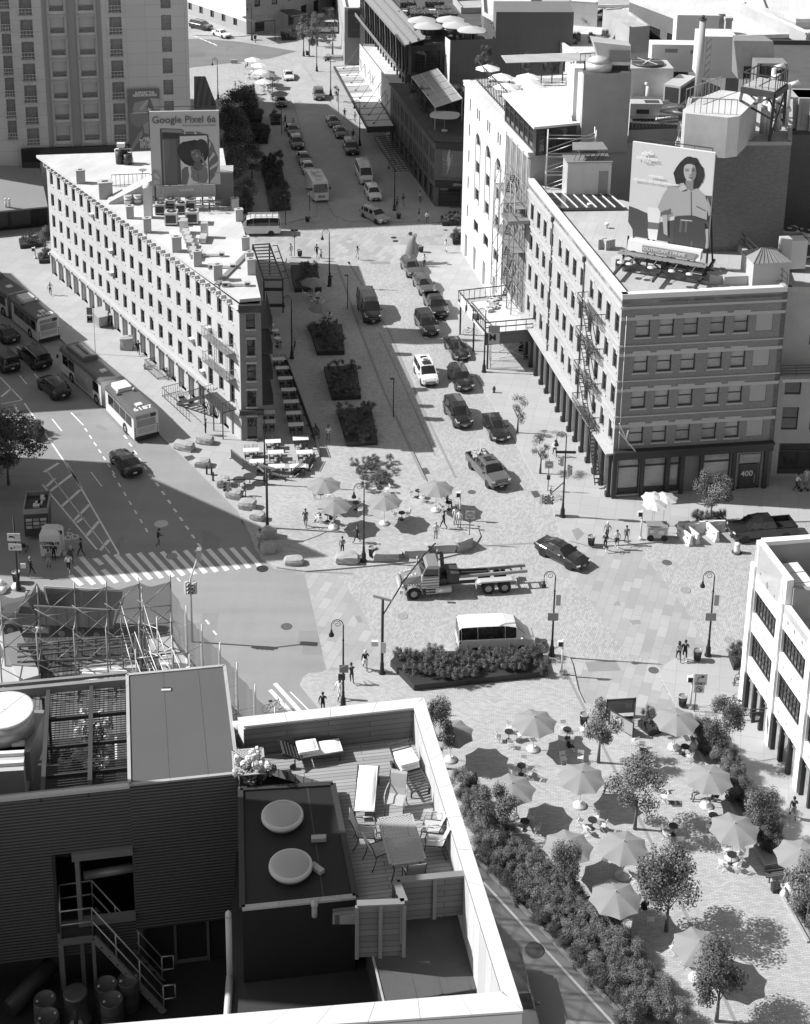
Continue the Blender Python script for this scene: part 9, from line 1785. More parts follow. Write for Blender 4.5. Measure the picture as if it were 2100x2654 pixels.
for a in(('E',415,372,'litter bin left of the group of four'),('E',1040,1050,'litter bin beside the walking couple'),('E',953,1322,'litter bin left of the right-turn sign'),('D',603,552,'litter bin between the lamp and the stone block'),('A',433,158,'litter bin on the side street kerb left of the lamp'),('z2',482,1403,'litter bin at the near end of the left row'),('z2',1058,1382,'litter bin at the shaded corner near the silver suv'),('E',372,1430,'litter bin beside the small centre tree'),('A',1200,130,'litter bin right of the inflatable rat'),('C',92,655,'litter bin at the foot of the arrow sign pole'),('z2',150,248,'litter bin by the far banner lamp'),('z2',480,350,'litter bin by the far small trees'),('z2',613,385,'litter bin beside the ivy corner')):bin_(*a)
mat('granite_rock',.34,.16,1.4,.9,bump=.4)
def boulder(k,x,y,w_,d_,h,lb,seed,rz=.0,sq=False,z=K):
 r_=random.Random(seed);bm=bmesh.new();bmesh.ops.create_cube(bm,size=1.0);bmesh.ops.subdivide_edges(bm,edges=bm.edges[:],cuts=2,use_grid_fill=True)
 for v_ in bm.verts:
  Z=v_.co;q=Z.normalized()*.62;Z=Z.lerp(q,.12 if sq else.55);v_.co=S((Z.x*w_+r_.uniform(-.05,.05)*w_,Z.y*d_+r_.uniform(-.05,.05)*d_,(Z.z+.42)*h+r_.uniform(-.05,.05)*h))
 bmesh.ops.bevel(bm,geom=bm.edges[:],offset=.02,segments=1,affect='EDGES') if 0 else None
 me=bpy.data.meshes.new('boulder');bm.to_mesh(me);bm.free();me.materials.append(I.granite_rock);o=bpy.data.objects.new('boulder' if not sq else 'stone_block',me);COL.objects.link(o);o.location=Q(k,x,y,z);o.rotation_euler=(0,0,rz);tag(o,lb,'boulder' if not sq else 'stone block','boulders and blocks guarding the plazas')
for i,a in en((('z4',1168,1375,2.0,1.0,.8,'long pale boulder at the kerb behind the buses',1,-.4),('z4',1295,1335,1.7,1.0,.8,'pale boulder beside the person with backpack',2,-.3),('z4',1280,1480,1.5,1.0,.7,'rounded boulder at the kerb near the shade edge',3,0),('z4',805,740,1.5,1.1,1.6,'tall round boulder against the wedge building',4,0),('z4',1408,1600,1.2,.9,.9,'upper dark boulder in the shade by the black bollards',5,0),('C',1232,125,1.2,.9,.9,'boulder in the shade, second along the kerb',15,.2),('C',1295,190,1.5,.9,.8,'flat boulder in the shade beside the round tables',6,-.3),('C',1370,245,1.5,1.1,.8,'boulder in the shade under the mast arm',7,-.2),('C',1425,308,1.3,.9,.7,'boulder in the shade near the mast pole',8,-.3),('C',1492,410,1.2,1.0,1.0,'upper one of two stacked-looking boulders at the mast pole',9,0),('C',1485,490,1.2,1.0,.9,'lower one of two stacked-looking boulders at the mast pole',10,.2),('D',142,590,1.6,1.0,.6,'low pale boulder alone at the kerb of the middle plaza',11,0),('D',455,580,1.9,1.2,.75,'pale rounded boulder left of the middle plaza lamp',12,0))):boulder(*a)
for a in(('D',685,560,2.1,1.2,.8,'stone block right of the litter bin in the middle plaza',13,.1,True),('D',862,545,2.2,.9,.8,'white stone block behind the truck cab',14,.03,True),('D',1008,510,2.5,1.1,.8,'long stone block with bicycle rack in front',16,.05,True),('D',1122,490,1.6,1.5,1.0,'tilted stone block at the tip of the middle plaza',17,.6,True),('z1',1480,395,1.2,.6,.6,'small concrete block at the far umbrellas',18,0,True)):boulder(*a)
for x,y,lb in((1145,62,'left of three short black bollards at the shaded kerb'),(1172,68,'middle of three short black bollards at the shaded kerb'),(1180,98,'right of three short black bollards at the shaded kerb')):b=E();b.c((0,0,0),(0,0,.85),.09,.09,10);b.l([(.1,.8),(.09,.88),(0,.93)],n=10);o=b.w('bollard',I.pk);o.location=Q('C',x,y,K);tag(o,lb,'bollard','black bollards')
for x,y,lb in((1325,130,'left one of two shaded round tables among the boulders'),(1383,110,'right one of two shaded round tables among the boulders')):b=E();b.c((0,0,.7),(0,0,.73),.6,.6,24);b.c((0,0,0),(0,0,.7),.04,.04,8);o=b.w('round_table',I.dm);o.location=Q('C',x,y,K);tag(o,lb,'table','shaded round tables')
for k,x,y,lb in(('B',153,697,'black and silver fire hydrant on the sunny pavement'),('z4',915,870,'pale fire hydrant beside the buses'),('z1',1343,195,'fire hydrant on the far side street')):b=E();b.l([(.16,0),(.12,.08),(.12,.5),(.15,.52),(.13,.62),(.05,.72),(0,.74)],n=12);b.c((-.2,0,.4),(.2,0,.4),.06,.06,8);o=b.w('fire_hydrant',I.dm if k=='B' else I.st);o.location=Q(k,x,y,K);tag(o,lb,'fire hydrant')
rt=thing('inflatable_rat','grey inflatable rat standing upright behind the row of parked cars','inflatable',Q('A',1135,205,0),R(-35));_V1=[(0,0,.5),(0,.0,1.2),(0,.1,2.2),(0,.25,3.0),(0,.45,3.5),(0,.85,3.5),(0,1.15,3.35),(-.5,.1,.6),(-.55,.5,.2),(.5,.1,.6),(.55,.5,.2),(-.5,.3,2.5),(-.55,.7,2.2),(-.4,1.1,2.4),(.5,.3,2.5),(.55,.7,2.2),(.4,1.1,2.4)]
rm=skin_mesh(_V1,[(0,1),(1,2),(2,3),(3,4),(4,5),(5,6),(0,7),(7,8),(0,9),(9,10),(2,11),(11,12),(12,13),(2,14),(14,15),(15,16)],[(.8,.8),(.85,.85),(.7,.7),(.42,.42),(.4,.4),(.25,.25),(.1,.1),.4,.2,.4,.2,.2,.14,.12,.2,.14,.12],2);rm.materials.append(mat('rat_grey',.17,.1,1,.5));o=bpy.data.objects.new('body',rm);COL.objects.link(o);o.parent=rt
for s in(-1,1):b=E();b.c((s*.38,.35,3.85),(s*.42,.42,3.85),.26,.26,14);b.w('ear',I.rat_grey,rt);b=E();b.c((s*.2,.85,3.68),(s*.22,.9,3.7),.07,.06,8);b.w('eye',I.cw,rt)
hc_=thing('food_cart','steel street food cart under patterned umbrellas beside the barriers','food cart',Q('E',800,330,K));b=E();b.b((0,0,.8),(1.7,1.0,1.0));b.b((0,0,1.33),(1.8,1.1,.06));b.w('cabinet',I.steel,hc_);b=E();[b.c((sx,-.52,.3),(sx,-.45,.3),.3,.3,16) for sx in(-.6,.6)];b.w('wheels',I.tyre,hc_);b=E();b.b((-.5,-.55,1.0),(.3,.05,.3));b.b((.3,-.53,.9),(.5,.04,.4));b.w('labels',I.wp,hc_)
mat('brolly_pattern',.5,.35,2.2,.8)
for k,x,y,lb,h in(('E',788,62,'patterned cart umbrella, back one',3.1),('E',852,88,'patterned cart umbrella, right one with a furled top',2.7),('E',790,150,'patterned cart umbrella, front one over the grill',2.3)):umbrella(k,x,y,lb,m='brolly_pattern',r_=1.15,h=h,grp='patterned umbrellas of the food cart',sag=.4)
cv=thing('covered_cart','white tent-covered cart reading covid 19 testing on the left pavement','cart',Q('C',290,505,K));b=E();b.h([(-.8,-.6,.2),(.8,-.6,.2),(.8,.8,.2),(-.8,.8,.2)],[(-.85,-.65,2.2),(.85,-.65,2.2),(.85,.85,2.2),(-.85,.85,2.2)]);b.h([(-.85,-.65,2.2),(.85,-.65,2.2),(.85,.85,2.2),(-.85,.85,2.2)],[(-.5,-.4,2.6),(.6,-.4,2.6),(.6,.5,2.6),(-.5,.5,2.6)]);b.w('cover',I.bp,cv)
text('COVID 19',.36,I.tk,cv,frame(T(0,-.67,1.45),T(1,0),U(1)),bold=.01);text('TESTING',.32,I.tk,cv,frame(T(0,-.67,1.05),T(1,0),U(1)),bold=.01)
sc2=thing('snack_trailer','dark open-topped snack trailer behind the covered cart','food cart',Q('C',215,370,K),.15);b=E();b.h([(-1.0,-1.5,.3),(1.0,-1.5,.3),(1.0,1.5,.3),(-1.0,1.5,.3)],[(-1.0,-1.5,2.5),(1.0,-1.5,2.5),(1.0,1.5,2.5),(-1.0,1.5,2.5)]);b.w('body',I.dm,sc2);b=E();[b.r(p,q_,.1,.45) for p,q_ in(((-1,-1.5,2.7),(1,-1.5,2.7)),((-1,1.5,2.7),(1,1.5,2.7)),((-1,-1.5,2.7),(-1,1.5,2.7)),((1,-1.5,2.7),(1,1.5,2.7)))];b.w('roof_rim',I.gm,sc2);b=E();[b.b((rr.uniform(-.6,.6),rr.uniform(-1,1),2.62),(rr.uniform(.3,.6),rr.uniform(.3,.6),.2)) for _ in range(5)];b.w('stored_boxes',I.bp,sc2);b=E();[b.b((-.6+.6*i,-1.52,1.9-.35*j),(.5,.02,.25),(i+j)%2) for i in range(3) for j in range(3)];b.w('menu_pictures',[I.st,I.gm],sc2)
st3=thing('stroller','dark stroller parked on the left pavement beside the sign pole','stroller',Q('C',132,485,K));b=E();b.h([(-.25,-.3,.45),(.25,-.3,.45),(.25,.3,.4),(-.25,.3,.4)],[(-.25,-.4,.9),(.25,-.4,.9),(.25,.0,.5),(-.25,.0,.5)]);b.w('seat',I.black,st3);b=E();[b.c((sx,sy,.15),(sx+.04,sy,.15),.15,.15,12) for sx in(-.28,.25) for sy in(-.3,.35)];b.r((-.25,-.4,.95),(.25,-.4,.95),.04);b.w('wheels',I.tyre,st3)
st4=thing('stroller','stroller pushed past the right-hand shop','stroller',Q('B',1672,1178,K),-1.4);b=E();b.h([(-.25,-.3,.45),(.25,-.3,.45),(.25,.3,.4),(-.25,.3,.4)],[(-.25,-.4,.9),(.25,-.4,.9),(.25,.0,.5),(-.25,.0,.5)]);b.w('seat',I.gm,st4);b=E();[b.c((sx,sy,.15),(sx+.04,sy,.15),.15,.15,12) for sx in(-.28,.25) for sy in(-.3,.35)];b.w('wheels',I.tyre,st4)
b=E();rr=random.Random(9)
for i in range(7):t_=sup(0,0,1,1,8);b.l([(.0,.45),(.3,.4),(.42,.2),(.36,0)][::-1],(rr.uniform(-1.3,.9),rr.uniform(-.4,.5),rr.choice((0,0,.3))),9)
o=b.w('rubbish_bags',I.membrane);o.location=Q('C',30,712,.02);tag(o,'pile of white rubbish bags at the left edge','rubbish bags')
def barrier(k,x,y,rz,lb,L_=1.9):
 b=E();b.h([(-L_/2,-.28,0),(L_/2,-.28,0),(L_/2,.28,0),(-L_/2,.28,0)],[(-L_/2,-.2,.3),(L_/2,-.2,.3),(L_/2,.2,.3),(-L_/2,.2,.3)]);b.h([(-L_/2,-.14,.3),(L_/2,-.14,.3),(L_/2,.14,.3),(-L_/2,.14,.3)],[(-L_/2,-.1,1.0),(L_/2,-.1,1.0),(L_/2,.1,1.0),(-L_/2,.1,1.0)])
 for sx in(-.5,.5):b.b((sx*L_*.5,0,.15),(.3,.6,.12),1);b.b((sx*L_*.5,-.16,.65),(.25,.06,.2),1)
 o=b.w('traffic_barrier',[I.wp,I.st]);o.location=Q(k,x,y,0);o.rotation_euler=(0,0,rz);tag(o,lb,'barrier','white plastic traffic barriers')
for a in(('E',985,300,.05,'white plastic barrier at the back left of the barrier group'),('E',1070,290,.05,'white plastic barrier at the back middle of the barrier group'),('E',1140,285,.05,'white plastic barrier at the back right of the barrier group'),('E',965,345,-1.1,'white plastic barrier pointing at the camera, left one'),('E',1005,335,-1.1,'white plastic barrier pointing at the camera, second one'),('E',1125,320,-1.2,'white plastic barrier pointing at the camera, right one')):barrier(*a)
t=thing('traffic_drum','banded traffic drum on a dark ring near the white store','traffic drum',Q('E',1275,415,0));b=E();b.l([(.45,0),(.45,.06),(.3,.08)],n=20);b.w('ring',I.dm,t);b=E();b.l([(.29,.06),(.28,.3),(.27,.33),(.26,.6),(.25,.63),(.23,.9),(.1,.95),(0,.95)],n=20);b.w('drum',I.bp,t);b=E();[b.l([(.285-.02*i,.18+.27*i),(.275-.02*i,.3+.27*i)],n=20) for i in range(3)];b.w('bands',I.mid if 'mid' in I else I.fabric_mid,t)
def bicycle(k,x,y,rz,lb,z=K):
 t=thing('bicycle',lb,'bicycle',Q(k,x,y,z),rz)
 for sx in(-.52,.52):
  b=E();pts=[T(sx+.33*cos(a),0,.34+.33*sin(a)) for a in[2*pi*i/18 for i in range(19)]];b.tube(pts,.018,5);[b.r((sx,0,.34),(sx+.32*cos(a),0,.34+.32*sin(a)),.006) for a in[pi*i/4 for i in range(8)]];b.w('wheel',I.tyre,t)
 b=E();pp=[T(-.52,0,.34),T(-.18,0,.8),T(.4,0,.85),T(-.02,0,.32)];[b.r(pp[i],pp[j],.03) for i,j in((0,1),(1,2),(2,3),(3,0),(1,3))];b.r(pp[2],T(.52,0,.34),.03);b.r(pp[2],T(.36,0,1.0),.03);b.r((.36,-.25,1.0),(.36,.25,1.0),.03);b.w('frame',I.dm,t);b=E();b.b((-.22,0,.9),(.26,.12,.06));b.w('saddle',I.tk,t)
bicycle('E',1275,1340,2.2,'bicycle leaning by the corner of the white store, farther one');bicycle('E',1335,1400,.1,'bicycle on the ground by the white store, nearer one');bicycle('B',430,1215,1.3,'bicycle behind the do-not-enter sign at the brick corner');bicycle('z4',1060,925,1.9,'bicycle with basket at the wedge building railing');bicycle('A',1510,655,.1,'bicycle on its stand by the sidewalk shed post');bicycle('A',400,740,1.5,'bicycle leaning beside the shaded lamp');bicycle('D',20+0,1462,.4,'bicycle at the zebra behind the scaffolding corner',.01);bicycle('C',1590,1478-12,.3,'bicycle crossing beside the near zebra',.01)
t=thing('motor_scooter','white motor scooter parked under the iron stair','scooter',Q('z4',1175,1090,K),.4);b=E();b.h([(-.5,-.15,.35),(.3,-.15,.3),(.3,.15,.3),(-.5,.15,.35)],[(-.7,-.17,.8),(.0,-.12,.7),(.0,.12,.7),(-.7,.17,.8)]);b.h([(.3,-.2,.3),(.5,-.2,.3),(.5,.2,.3),(.3,.2,.3)],[(.45,-.18,1.0),(.55,-.18,1.0),(.55,.18,1.0),(.45,.18,1.0)]);b.w('body',I.wp,t);b=E();[b.c((sx,-.06,.25),(sx,.06,.25),.25,.25,14) for sx in(-.5,.65)];b.w('wheels',I.tyre,t);b=E();b.b((-.4,0,.85),(.6,.3,.1));b.r((.45,-.3,1.05),(.45,.3,1.05),.04);b.w('seat',I.tk,t)
b=E();[b.tube([T(.7*i,0,0),T(.7*i,0,.7),T(.7*i+.15,0,.88),T(.7*i+.32,0,.7),T(.7*i+.32,0,0)],.03,6) for i in range(5)];o=b.w('bicycle_rack',I.steel);o.location=Q('z4',95,1140,.01);o.rotation_euler=(0,0,-1.1);tag(o,'row of looped steel bicycle racks in the hatched lane','bicycle rack')
t=thing('dumpster','low grey dumpster beside the wedge building doors','skip',Q('z4',640,580,K),-1.0);b=E();b.h([(-1.2,-.7,.15),(1.2,-.7,.15),(1.2,.7,.15),(-1.2,.7,.15)],[(-1.4,-.75,1.3),(1.4,-.75,1.3),(1.4,.75,1.3),(-1.4,.75,1.3)]);b.w('body',I.hd,t);b=E();b.b((0,0,1.35),(2.85,1.55,.08));b.w('lid',I.stucco,t)
t=thing('bench','wooden bench in the shaded strip beside the person in white','bench',Q('A',527,1290,K),-1.25);b=E();[b.b((0,-.2+.13*i,.45),(1.7,.1,.04)) for i in range(4)];b.w('seat',I.wood_dark,t);b=E();[b.b((0,.26,.6+.14*i),(1.7,.03,.1)) for i in range(3)];b.w('backrest',I.wood_dark,t);[MB_.w('leg',I.pk,t) for MB_ in[(lambda q_:(q_.r((sx,-.2,0),(sx,-.2,.45),.06),q_.r((sx,.26,0),(sx,.26,.95),.06),q_)[-1])(E()) for sx in(-.7,.7)]]
se0=thing('subway_entrance','railed subway stair entrance with letter M boards in the near plaza','subway entrance',Q('E',590,1480,K),world=True);c0_,c1_=Q('E',500,1405,K),Q('E',665,1400,K);c2_,c3_=Q('E',660,1500,K),Q('E',540,1440,K)
H=E();a_,Y=Q('E',505,1385,K),Q('E',670,1375,K);H.face([a_+U(.25),Y+U(.25),Y+U(1.35),a_+U(1.35)]);H.face([a_+T(0,.03,1.35),Y+T(0,.03,1.35),Y+T(0,.03,.25),a_+T(0,.03,.25)]);H.w('sign_board',I.hd,se0);d_=(Y-a_).normalized()
text('M',.6,I.st,se0,frame(Y-d_*.45+T(0,-.02,.85)-S(se0['_o']),d_,U(1)),bold=.02);H=E()
for t_ in(0,1):Z=a_.lerp(Y,t_);H.r(Z,Z+U(1.5),.1)
H.r(a_+U(1.42),Y+U(1.42),.1);e0_,e1_=Q('E',520,1425,K),Q('E',660,1505,K);H.r(e0_+U(1.2),e1_+U(1.2),.07);H.r(e0_,e0_+U(1.2),.08);H.r(e1_,e1_+U(1.2),.08);H.r(Y+U(1.2),e1_+U(1.2),.07);rl_(H,Y,e1_,1.2,8,.04);H.w('railing',I.dm,se0)
H=E();H.face([e0_+U(.1),e1_+U(.1),e1_+U(1.15),e0_+U(1.15)]);H.face([e0_+T(0,.03,.1),e0_+T(0,.03,1.15),e1_+T(0,.03,1.15),e1_+T(0,.03,.1)]);H.w('side_panel',I.stucco,se0);d2=(e1_-e0_).normalized();text('M',.95,I.wp,se0,frame(e0_+d2*.7+T(0,-.03,.65)-S(se0['_o'])-T(.02,.02),d2,U(1)),bold=.03)
H=E();q4=[a_+T(.1,-.1,.013),Y+T(-.1,-.1,.013),e1_+T(-.1,.1,.013),e0_+T(.1,.1,.013)];H.face(q4);H.w('stairwell',I.black,se0)
t=thing('bench','bench with luggage and white bags under the umbrella at the right edge','bench',Q('H',1560,850,K),.2);b=E();[b.b((0,-.2+.13*i,.45),(1.5,.1,.04)) for i in range(4)];b.w('seat',I.wood_dark,t);b=E();[b.b((0,.26,.6+.14*i),(1.5,.03,.1)) for i in range(3)];b.w('backrest',I.wood_dark,t);b=E();[b.r((sx,sy,0),(sx,sy,.45),.06) for sx in(-.6,.6) for sy in(-.2,.2)];b.w('legs',I.pk,t)
t=thing('suitcase','dark suitcase standing in front of the luggage bench','suitcase',Q('H',1552,905,K),.3);b=E();b.b((0,0,.35),(.48,.3,.62));b.w('shell',I.black,t);b=E();b.b((0,-.16,.35),(.4,.02,.03));b.b((0,-.16,.5),(.4,.02,.03));b.w('zips',I.gm,t)
for i,(x,y) in en(((1590,925),(1620,905),(1640,930),(1610,895))):b=E();b.l([(0,.42),(.12,.4),(.2,.25),(.24,.1),(.2,0)][::-1],(0,0,0),9);o=b.w('carrier_bag',I.membrane);o.location=Q('H',x,y,K);tag(o,('left','middle','right','rear')[i]+' white carrier bag beside the suitcase','bag','white bags by the luggage bench')
b=E();[b.r((0,-.3+.1*i,.4),(.9,-.3+.1*i,.4),.04) for i in range(7)];[b.r((x,y,0),(x,y,.4),.04) for x in(0,.9) for y in(-.3,.3)];o=b.w('slatted_rack',I.wp);o.location=Q('E',1050,1360,K);tag(o,'low white slatted rack beside the right-turn sign','rack')
pr=thing('rooftop_pergola','long white slatted pergola over the rooftop bar','pergola',Q('M',100,200,WH),world=True);q=[Q('M',x,y,WH+2.8) for x,y in((95,120),(1290,75),(1340,165),(150,200))];H=E();[H.r(q[0].lerp(q[3],t/6),q[1].lerp(q[2],t/6),.25,.1) for t in range(7)];H.w('slats',I.wp,pr);H=E();[H.r(q[3].lerp(q[2],.04+.11*i),V(q[3].lerp(q[2],.04+.11*i),WH),.14,.14) for i in range(8)];H.w('posts',I.dm,pr)
rr=random.Random(12);pbt=E();pbt.c((0,0,.7),(0,0,.74),.35,.35,12);pbt.c((0,0,0),(0,0,.7),.05,.05,6);pbd=pbt.data('roof_bar_table',[I.cw])
n_=0
for(x0,x1,y0,y1,st_) in((570,900,390,480,42),):
 for j,y in en((395,430,465)):
  for i in range(8):
   x=x0+st_*i;Z=Q('M',x,y,WH+.45);Z.z=WH;b=None;o=bpy.data.objects.new('roof_chair',CHW[0][1]);o.location=Z;o.rotation_euler=(0,0,rr.random()*6);COL.objects.link(o);tag(o,'white seat in the packed seating of the rooftop bar right of the umbrellas','chair','packed seats of the rooftop bar');n_+=1
for i,(x,y) in en(((130,420),(250,450),(470,430),(560,500),(160,500),(360,500),(60,470))):Z=Q('M',x,y+25,WH+.74);Z.z=WH;o=bpy.data.objects.new('roof_bar_table',pbd);o.location=Z;COL.objects.link(o);tag(o,'white round table under the white rooftop umbrellas','table','tables of the rooftop bar')
for i,(x,y,w_,d_) in en(((985,325,3,1.2),(1060,290,3,1.2),(1200,325,2.4,1.2),(1340,365,2.6,1.2),(1190,270,2,1.2),(1420,300,2.4,1.2),(800,145,2.2,1),(1040,135,2.4,1),(930,160,2.2,1))):
 b=E();b.b((0,0,.72),(w_*.7,d_*.7,.05));b.r((0,0,0),(0,0,.7),.12);[b.b((sx*w_*.55,sy*.5,.4),(.5,.5,.8),1) for sx in(-1,1) for sy in(-1,1)];o=b.w('dining_set',[I.wp,I.dm]);o.location=Q('Y',x,y,dz);tag(o,'white-clothed table with dark seats on the rooftop restaurant','table','dining sets of the rooftop restaurant')
def hedge(pts_k,pts,z,h,lb,seed):
 q=[Q(pts_k,x,y,z+h) for x,y in pts];c=cen(q);t=thing('hedge',lb,'hedge',V(c,z),world=True,group='rooftop hedges');b=E();b.p([V(c).lerp(V(Z),.93) for Z in q],z,z+h-.08,0);b.w('core',I.leaf_a,t);r_=random.Random(seed);b=E();d1,d2=q[1]-q[0],q[3]-q[0]
 ar=d1 .length*d2 .length;n_=int(min(1600,ar*26+(d1 .length)*h*50))
 for i in range(n_):
  u,v_=r_.random(),r_.random();w_=r_.random();s=.22
  if w_<.5:Z=q[0]+d1*u+d2*v_+U(-.04);nn=S((r_.gauss(0,.5),r_.gauss(0,.5),1))
  else:Z=q[3]+d1*u+U(-h*v_);nn=S((r_.gauss(0,.5),-1,r_.gauss(0,.5)))
  nn.normalize();x=nn.cross(S((r_.random(),r_.random(),.3))).normalized();y=nn.cross(x);b.face([Z-x*s*.5,Z-y*s*.4,Z+x*s*.5,Z+y*s*.4],r_.randrange(3))
 b.w('leaves',LV,t)
for i,a in en((((790,55),(960,50),(985,80),(800,82),1.2),((820,85),(1010,82),(1060,125),(825,128),1.3),((1060,50),(1210,48),(1240,78),(1080,80),1.2),((1080,90),(1250,85),(1290,130),(1100,133),1.3),((720,0),(880,0),(890,18),(730,20),1.0),((960,0),(1150,0),(1165,15),(970,18),1.0),((1520,130),(1560,110),(1660,230),(1650,300),2.0))):hedge('Y',a[:4],dz,a[4],('back left','middle left','back right','middle right','topmost left','topmost right','climbing')[i]+' clipped hedge on the rooftop restaurant',20+i)
# =================================================================== planting
mat('planter_steel',.035,.2,1,.6)
_CR=[leaf_cloud(6500,1.0,s,.085,h_,.45,11) for s,h_ in((1,1.15),(2,1.0),(3,1.3),(4,1.1))]
_CR=[b.data('crown',LV) for b in _CR]
_SP=leaf_cloud(1500,1.0,8,.1,1.4,.5,8).data('crown',LV)
def tree(k,x,y,h,r_,lb,var=0,z=K,group='small trees of the plazas',dark=False,cz=None):
 t=thing('tree',lb,'tree',Q(k,x,y,z),0,group);c=cz or h*.6;b=E();rr=random.Random(var*7+int(x))
 b.c((0,0,0),(.03,0,c*.7),.07+.012*h,.05,8)
 for i in range(6):a=i*1.05+rr.random();s_=c*(.45+.07*i);b.c((.02,0,s_),(cos(a)*r_*.55,sin(a)*r_*.55,c+rr.uniform(-.2,.5)*r_),.035,.012,5)
 b.w('trunk',I.bark,t);o=inst('crown',_SP if var==9 else _CR[var],t,(0,0,c),rr.random()*6);o.scale=(r_,r_,(h-c)/1.05 if var!=9 else(h-c)/1.3)
 if dark:
  for i in(1,2):o.material_slots[i].link='OBJECT';o.material_slots[i].material=I[('leaf_a','leaf_a','leaf_b')[i]]
 return t
for a in(('H',770,335,5.0,1.45,'light feathery young tree beside the subway entrance',1),('H',932,630,5.2,1.95,'spreading tree in the middle of the near plaza',2),('H',1070,1080,5.6,2.35,'big dark dense tree right of the middle plaza row',0,K,'small trees of the plazas',True),('H',1293,1480,5.0,1.9,'lowest tree at the bottom of the near plaza',3,K,'small trees of the plazas',True),('H',1318,328,5.2,1.45,'slim dark tree beside the white store and its bicycles',0,K,'small trees of the plazas',True),('H',1440+60,690,4.6,1.25,'upright tree in the right shrub bed',3),('H',1690,1060,4.6,1.6,'tree cut by the right edge beside the luggage bench',2),('H',303,690,4.6,1.4,'leafy young tree in the shrubs beside the coping',1),('H',640,960,5.0,1.2,'tall loose tree in the left shrub bed',3),('H',60,360,5.6,1.2,'dark tree cut by the white coping',0,K,'small trees of the plazas',True),('B',268,895,4.2,1.2,'upper one of two thin street trees by the brick shopfront',9),('B',380,1095,4.2,1.25,'lower one of two thin street trees by the brick shopfront',9),('B',1215,1345,5.4,1.75,'round street tree behind the plastic barriers',1),('z4',55,1600,7.0,3.6,'big dark street tree at the left edge',0,K,'street trees',True),('C',-30,120,6.5,3.0,'second dark street tree cut by the left edge',2,K,'street trees',True),('z1',285,1575,3.2,1.3,'bushy small tree beside the far left corner planters',3),('z2',492,355,7.5,2.3,'tallest of the small trees at the far end',1,K,'far trees'),('z2',545,290,6.5,1.8,'right one of the small trees at the far end',2,K,'far trees'),('z2',455,250,5,1.4,'left one of the small trees at the far end',3,K,'far trees'),('z2',640,345,9.5,1.3,'ivy column climbing the corner of the poster building',9,K,'far trees',True),('z2',668,640,3.0,.9,'thin shrub tree on the sunny far pavement',9,K,'far trees')):tree(*a)
for i,(x,y,h,r_) in en(((60,840,7.5,3.6),(10,960,8,3.6),(50,1100,7,3.2),(5,1230,7,3.0),(95,1350,5,2.2),(40,1000+20,8.5,3.2),(130,1130,5,2.2))):tree('z2',x,y,h,r_,rord[i]+' of the dark trees in the bed right of the phone poster, from the top',i%4,K,'dark trees of the far bed',True)
def shrubs(k,pts,h,lb,n,seed,box=True,name='planted_bed',z=K,dark=0,rs=.5):
 """steel planter with a bed of separate bushes"""
 q=[Q(k,x,y,z) for x,y in pts];c=cen(q);t=thing(name,lb,'planter' if box else 'shrub bed',V(c,z),world=True,group='planted beds');bh=.5 if box else.12
 if box:b=E();b.p(q,z,z+bh,0);b.w('planter_box',I.planter_steel,t)
 r_=random.Random(seed);pl=[V(Z) for Z in ccw([V(Z) for Z in q])];xs=[Z.x for Z in pl];ys=[Z.y for Z in pl];done=[];tries=0
 def inside(Z):return all((Y-a).x*(Z-a).y-(Y-a).y*(Z-a).x>rs*.25*(Y-a).length for a,Y in zip(pl,pl[1:]+pl[:1]))
 while len(done)<n and tries<4000:
  tries+=1;Z=T(r_.uniform(min(xs),max(xs)),r_.uniform(min(ys),max(ys)))
  if inside(Z) and all((Z-d).length>rs*.75 for d in done):done.append(Z)
 for Z in done:
  o=inst('bush',_CR[r_.randrange(4)] if rs>.6 else _BU[r_.randrange(3)],t,(Z.x-c.x,Z.y-c.y,bh+h*.32),r_.random()*6);s=rs*r_.uniform(.85,1.3);o.scale=(s,s,h*.6*r_.uniform(.75,1.25))
  if r_.random()<dark or dark==1:
   for i in(1,2):o.material_slots[i].link='OBJECT';o.material_slots[i].material=I[('leaf_a','leaf_a','leaf_b')[i]]
 return t
_BU=[leaf_cloud(1800,1.0,s,.12,1.0,.6,8).data('bush',LV) for s in(11,12,13)]
A4=lambda*p:p
shrubs('D',((710,1200),(850,1345),(1640,1260),(1600,1130),(760,1150)),1.1,'big dark steel planted bed in front of the white van',60,1)
shrubs('A',((375,235),(540,235),(570,380),(400,385)),1.0,'topmost planted bed of the shaded plaza',16,2)
for i,(a,Y,c,d) in en((((490,615),(700,610),(716,780),(543,785)),((585,880),(790,870),(820,1062),(637,1070)),((668,1150),(885,1140),(925,1350),(730,1362)))):shrubs('A',(a,Y,c,d),.95,('upper','middle','lower')[i]+' one of three planted beds in the shaded plaza',26,3+i)
shrubs('A',((760,1470),(1010,1430),(1050,1640),(840,1680)),.9,'sunny planted bed behind the grey umbrellas',24,7,False)
for i,(Z) in en((((40,590),(140,590),(190,790),(100,800)),((130,830),(240,840),(230,910),(120,910)),((190,1040),(310,1030),(375,1330),(245,1340)),((60,700),(190,740),(190,800),(90,800)),((10,1250),(100,1250),(135,1350),(40,1350)))):shrubs('z2',Z,1.5,('farthest','third','long lower','second','lowest left')[i]+' dark planted bed beside the left row of the far street',24,10+i,i!=4,dark=1,rs=.7)
b4_=((120,400),(230,480),(330,560),(390,700),(640,760),(700,960),(870,1120),(960,1230),(1130,1490),(900,1510),(700,1270),(500,1040),(230,750),(150,600))
segs=[((120,410),(250,500),(380,690),(225,730)),((225,730),(380,690),(560,880),(400,930)),((400,930),(560,850),(700,960),(560,1110)),((560,1110),(700,960),(860,1120),(710,1280)),((710,1280),(860,1120),(1000,1280),(860,1440)),((860,1440),(1000,1280),(1150,1490),(920,1510))]
